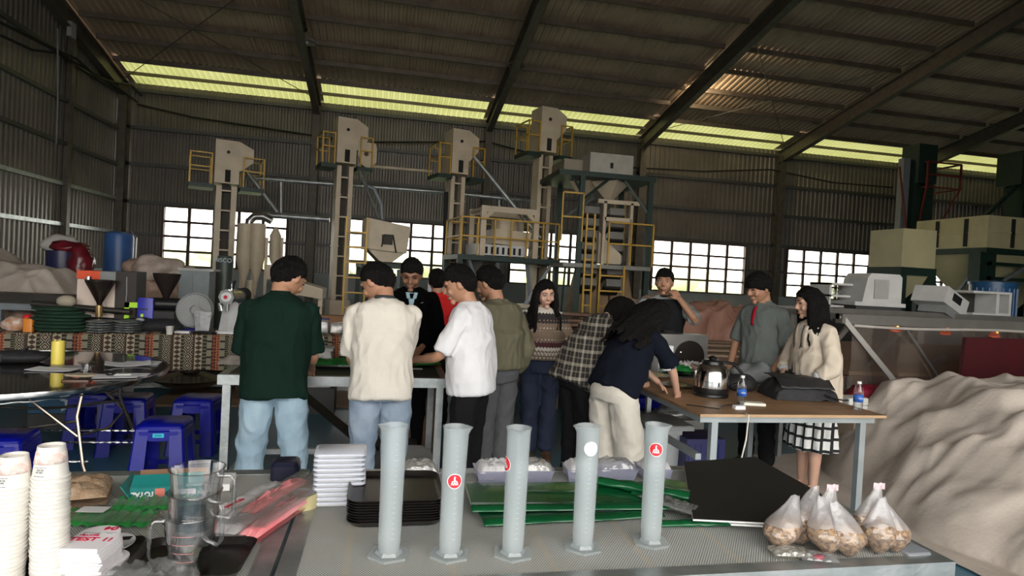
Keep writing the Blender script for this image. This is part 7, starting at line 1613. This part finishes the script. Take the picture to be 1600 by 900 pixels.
def strip_on(t, k, a, b, w_, mat, name, off=.006, seg=8):
    """flat band lying on the chest from local torso coords a to b (u, x)"""
    S, xa, ya, H, fw, prof, ez = k['S'], k['xa'], k['ya'], k['H'], k['fw'], k['prof'], k['ez']; mb = MB(); vs = []
    for i in range(seg+1):
        q = i/seg; u, x = lerp(a[0], b[0], q), lerp(a[1], b[1], q); W_ = np.interp(u, [z[0] for z in prof], [z[1] for z in prof])*H*fw+ez; D_ = np.interp(u, [z[0] for z in prof], [z[2] for z in prof])*H*fw+ez*1.1
        for j in (-1, 1):
            xx = x+j*w_/2; yy = D_*max(0, 1-(min(1, abs(xx)/W_))**2.3)**(1/2.3)+off; vs.append(S(u)+xa*xx+ya*yy)
    mb.add(vs, [(2*i, 2*i+1, 2*i+3, 2*i+2) for i in range(seg)]); return mb.build(name, mat, t, smooth='all', solid=.003)
# 1 man in dark green polo, back to camera
person('man in dark green polo and pale jeans, back turned, at the steel table', -.60, 3.86, 2, 1.725, lean=6, el=[(-.185, .06, 1.08), (.195, .08, 1.08)], wr=[(-.14, .30, .96), (.17, .32, .93)], head=(-40, 30, 0),
       top=dict(mat=cl('bottle_green_pique', (.005, .018, .0125)), hem=.80, sleeve=.88, collar=cl('bottle_green_pique', (0,0,0)), w=.098, dp=.075, ease=.012, flare=.03), bottom=dict(mat=denim('light_denim', (.36, .48, .56), (.26, .37, .46)), knee=.075, ankle=.070), shoe=SHOE, build=.99, feet=[(-.15, 0), (.15, 0)], closed=True)
# 2 man in cream polo
person('man in cream white polo with charcoal collar, back turned, head bent left', .015, 3.82, 4, 1.73, lean=8, el=[(-.18, .08, 1.08), (.15, .18, 1.10)], wr=[(-.13, .28, .98), (.08, .36, .96)], head=(46, 32, 0),
       top=dict(mat=cl('cream_pique', (.66, .61, .54)), hem=.81, sleeve=.88, collar=cl('charcoal_knit', (.05, .055, .06)), w=.096, dp=.074, ease=.012, flare=.02), bottom=dict(mat=denim('mid_grey_denim', (.30, .36, .44), (.20, .26, .34)), knee=.068, ankle=.062), shoe=SHOE, feet=[(-.10, 0), (.10, 0)], closed=True, skin=SK1)
# 3 man in black blazer
def blz(t, k):
    lb = cl('light_blue_shirt', (.34, .48, .56)); strip_on(t, k, (.276, 0), (.16, 0), .065, lb, 'shirt_front', .004)
    for sg in (-1, 1): strip_on(t, k, (.272, sg*.060), (.15, sg*.016), .050, cl('black_wool', (.011, .012, .014)), 'lapel', .010); strip_on(t, k, (.278, sg*.036), (.250, sg*.024), .030, lb, 'shirt_collar', .012)
    strip_on(t, k, (.235, -.10), (.231, -.08), .008, WHITEP, 'lapel_pin', .012, 2)
person('man in black blazer over pale blue shirt facing us behind the steel table', .235, 5.42, 180, 1.78, lean=6, el=[(-.24, .06, 1.12), (.24, .06, 1.12)], wr=[(-.10, .26, .96), (.10, .26, .96)], head=(-8, 22, 0), skin=SK3,
       top=dict(mat=cl('black_wool', (0,0,0)), hem=.78, sleeve=1.9, name='blazer', ease=.020, w=.105, extra=blz), bottom=dict(mat=BLKT), shoe=SHOE, closed=True)
# 4 man in red
person('man in a bright red shirt seen from behind past the black blazer', .54, 6.35, 12, 1.68, el=None, wr=None, head=(-10, 8, 0), skin=SK1,
       top=dict(mat=cl('bright_red_jersey', (.62, .025, .025)), hem=.85, sleeve=.8, collar=cl('bright_red_jersey', (0,0,0)), ease=.014), bottom=dict(mat=BLKT), shoe=SHOE, build=1.05)
# 5 man in white tee, profile left
person('young man in white T-shirt and black trousers in profile, hands over the steel table', .60, 4.10, 62, 1.72, lean=5, el=[(-.19, .12, 1.10), (.19, .10, 1.10)], wr=[(-.10, .36, .99), (.10, .37, .99)], head=(18, 18, 0), skin=SK1, hands=((.45, (0.3, 0, -1)), (.45, (-.3, 0, -1))),
       top=dict(mat=cl('white_cotton', (.74, .73, .75)), hem=.80, sleeve=.86, w=.100, dp=.078, ease=.014), bottom=dict(mat=BLKT, knee=.070, ankle=.065), shoe=SHOE, closed=True)
# 6 man in olive jacket
person('man in an olive green jacket and grey trousers, half hidden behind the white T-shirt', .85, 4.55, 34, 1.73, lean=4, el=[(-.22, .12, 1.12), (.22, -.06, 1.12)], wr=[(-.12, .32, 1.0), (.24, .02, .86)], head=(18, 18, 0), skin=SK1,
       top=dict(mat=cl('olive_canvas', (.125, .115, .075)), hem=.90, sleeve=1.93, name='jacket', ease=.026, w=.108, dp=.078), bottom=dict(mat=cl('slate_trousers', (.085, .088, .090)), knee=.085, ankle=.080, ease=.016), shoe=SHOE, build=1.05)
# 7 woman in patterned sweater
person('woman with long black hair in brown and cream patterned sweater and dark jeans', 1.375, 5.25, 174, 1.64, lean=0, el=[(-.25, -.04, 1.07), (.25, -.04, 1.07)], wr=[(-.13, -.16, .95), (.13, -.16, .95)], head=(12, 16, 4), skin=SK2, fem=True, hair='long', hairlen=.42, hairdir=(0, .02, -1),
       top=dict(mat=SWEAT, hem=.88, sleeve=1.95, name='sweater', ease=.028, w=.112, dp=.085, wrinkle=.004, collar=cl('brown_rib', (.19, .135, .095))), bottom=dict(mat=denim('dark_denim', (.014, .022, .050), (.022, .034, .070)), knee=.075, ankle=.075, lift=.05), shoe=SAND, feet=[(-.09, .0), (.07, .03)])
# 8 woman in plaid
person('woman in dark plaid flannel shirt bending toward the wooden table, behind the navy polo', 1.50, 4.42, -74, 1.68, lean=28, side=0, el=[(-.18, .40, 1.0), (.18, .40, 1.0)], wr=[(-.08, .50, .84), (.10, .50, .84)], head=(-5, 36, 0), skin=SK2, fem=True, hair='long', hairlen=.34, hairdir=(0, -.15, -1),
       top=dict(mat=PLAID, hem=.80, sleeve=1.9, ease=.032, w=.115, dp=.085, flare=.03, collar=PLAID), bottom=dict(mat=BLKT, knee=.078, ankle=.075), shoe=SHOE, closed=True)
# 9 woman in navy polo
person('woman in a navy polo and wide cream trousers bending over the wooden table', 1.62, 4.0, -64, 1.68, lean=31, el=[(-.18, .36, .98), (.19, .36, .95)], wr=[(-.06, .48, .86), (.14, .44, .84)], head=(-5, 22, 0), skin=SK2, fem=True, hair='long', hairlen=.40, hairdir=(.0, -.80, -.45), hairwave=.01,
       top=dict(mat=cl('navy_pique', (.006, .008, .015)), hem=.84, sleeve=.85, band=WHITE, ease=.014, w=.100, dp=.075, collar=cl('navy_pique', (0,0,0))), bottom=dict(mat=cl('cream_linen', (.60, .56, .49), (.52, .48, .42)), knee=.105, ankle=.110, ease=.016), shoe=SHOE, closed=True, feet=[(-.09, -.02), (.10, .06)])
# 10 man with microphone
def vest(t, k):
    W1 = k['W'][0]; q = k['L'](-.02, .125, -.058)
    MB().cyl(q+V((-.03, .0, -.055)), q, .012, .014, 12).ell(q, (.019, .019, .021), 12, 8).build('microphone', BLACK, t, smooth='all')
    for sg in (0, 1): pass
person('man in a black vest over a grey shirt talking into a small microphone', 2.86, 6.0, 156, 1.81, el=[(-.30, .18, 1.26), (.26, -.02, 1.16)], wr=[(-.075, .17, 1.54), (.24, .14, .95)], head=(-4, 4, 0), skin=SK1, hands=((1.0, (.6, -.6, .2)), (.5, None)),
       top=dict(mat=cl('grey_marl', (.26, .28, .28)), hem=.90, sleeve=.85, ease=.012), bottom=dict(mat=BLKT), shoe=SHOE, build=1.10)
# 11 boy in grey polo
def placket(t, k):
    rd = cl('crimson_placket', (.42, .015, .03)); strip_on(t, k, (.272, 0), (.18, 0), .034, rd, 'placket', .006); strip_on(t, k, (.228, .08), (.224, .13), .012, WHITEP, 'chest_print', .006, 2); strip_on(t, k, (.208, .09), (.206, .12), .008, WHITEP, 'chest_print', .006, 2)
    e = k['SH'][1].lerp(k['E'][1], .62) if 0 else k['SH'][0].lerp(k['E'][0], .66); 
    text('sleeve_lettering', 'CREW', .032, WHITEP, t, tuple(e+V((-.060, .012, 0))), (math.pi/2, 0, -math.pi/2), bold=.001)
person('young man in a grey polo with a red placket looking down beside the wooden table', 3.33, 4.95, 108, 1.81, el=[(-.25, .0, 1.13), (.25, .02, 1.13)], wr=[(-.22, .12, .90), (.22, .14, .90)], head=(-12, 20, 0), skin=SK1, hair='fringe',
       top=dict(mat=cl('grey_pique', (.155, .175, .165)), hem=.85, sleeve=.88, ease=.014, w=.100, collar=cl('grey_pique', (0,0,0)), extra=placket), bottom=dict(mat=BLKT, knee=.066), shoe=SHOE, closed=True)
# 12 woman in cream blazer
def camx(t, k):
    c = k['S'](.015)+k['ya']*.16+k['xa']*.05
    o = thing('camera_body', 'black camera with a lens hanging at the waist of the blazer woman', 'camera', wm(t) @ c, math.radians(88))
    MB().rbox((0, 0, 0), (.13, .05, .085), .012).build('camera_case', M('black_camera', (.012, .012, .013), .4), o, smooth=True); MB().cyl((0, .02, 0), (0, .075, 0), .032, .030, 20).build('lens_barrel', BLACK, o, smooth=True); MB().cyl((0, .074, 0), (0, .077, 0), .024, n=18).build('lens_glass', GLASSB, o); MB().box((0, 0, .05), (.04, .035, .025)).build('viewfinder', BLACK, o)
    a = k['S'](.285); pts = [a+k['xa']*.07+k['ya']*.03, k['S'](.20)+k['xa']*.06+k['ya']*.135, k['S'](.10)+k['xa']*.05+k['ya']*.15, c+V((0, 0, .04))]
    MB().tube(pts, .006, 6).tube([a-k['xa']*.07+k['ya']*.03, k['S'](.20)-k['xa']*.03+k['ya']*.135, k['S'](.10)+k['ya']*.15, c+V((0, 0, .04))], .006, 6).build('camera_strap', BLACK, t, smooth='all')
    strip_on(t, k, (.268, 0), (.03, .0), .075, cl('white_top', (.62, .61, .60)), 'white_top', .004)
    for sg in (-1, 1): strip_on(t, k, (.268, sg*.055), (.10, sg*.045), .05, cl('cream_blazer_cloth', (0,0,0)), 'lapel', .010)
    MB().cyl(k['S'](.03)+k['ya']*(.125)-k['xa']*.065, k['S'](.03)+k['ya']*(.135)-k['xa']*.065, .009, n=12).build('button', RUST, t)
    for q in (0, 1):
        E_, W_ = k['E'][q], k['W'][q]; MB().tube([E_.lerp(W_, .38), E_.lerp(W_, .56)], [.050, .046], 18).build('rolled_cuff', cl('pale_cuff', (.56, .58, .60)), t, smooth='all')
person('woman in cream blazer and checked black and white skirt beside the wooden table', 3.38, 4.32, 88, 1.69, lean=2, el=[(-.25, .02, 1.05), (.25, .04, 1.06)], wr=[(-.13, .20, .86), (.13, .20, .86)], head=(-14, 10, 0), skin=SK2, fem=True, hair='long', hairlen=.33, hairdir=(0, -.10, -1), closed=True,
       top=dict(mat=cl('cream_blazer_cloth', (.62, .54, .44), (.55, .47, .38)), hem=.74, sleeve=1.45, name='blazer', ease=.026, w=.112, dp=.085, flare=.05, extra=camx), bottom=dict(kind='skirt', mat=SKIRT, len=.36, w=.20), shoe=None, feet=[(-.07, 0), (.07, 0)])
# black vest as its own garment on the man with the microphone
def add_vest():
    t = [o for o in bpy.data.objects if o.name.startswith('person') and 'microphone' in o.get('label', '')][0]
    H = 1.81; P = .52*H; g = MB()
    pr2 = [(-.03, .108, .074), (.05, .100, .070), (.11, .100, .068), (.17, .108, .076), (.215, .108, .076), (.248, .090, .066), (.272, .066, .056)]
    rings(g, [(V((0, 0, P+u*H)), V((1, 0, 0)), V((0, 1, 0)), a*H*1.08+.024, b*H*1.10+.028) for u, a, b in pr2], 26, 2.3); me = remesh(g, .011, 2); rough_(me, .003, 8, 4)
    mkobj('vest', me, cl('black_vest_cloth', (.014, .015, .017)), t)
    MB().tube([(-.045*math.cos(a)*1.5, .052*math.sin(a)*1.35, P+.282*H+.008) for a in np.linspace(0, 2*math.pi, 20)], .014, 8).build('vest_collar', cl('black_vest_cloth', (0,0,0)), t, smooth='all')
    q = V((-.075, .13, 1.50)); MB().tube([q+V((.01, -.12, -.03))]+[q+V((-.02, -.06, -.02))], .004, 5) 
add_vest()
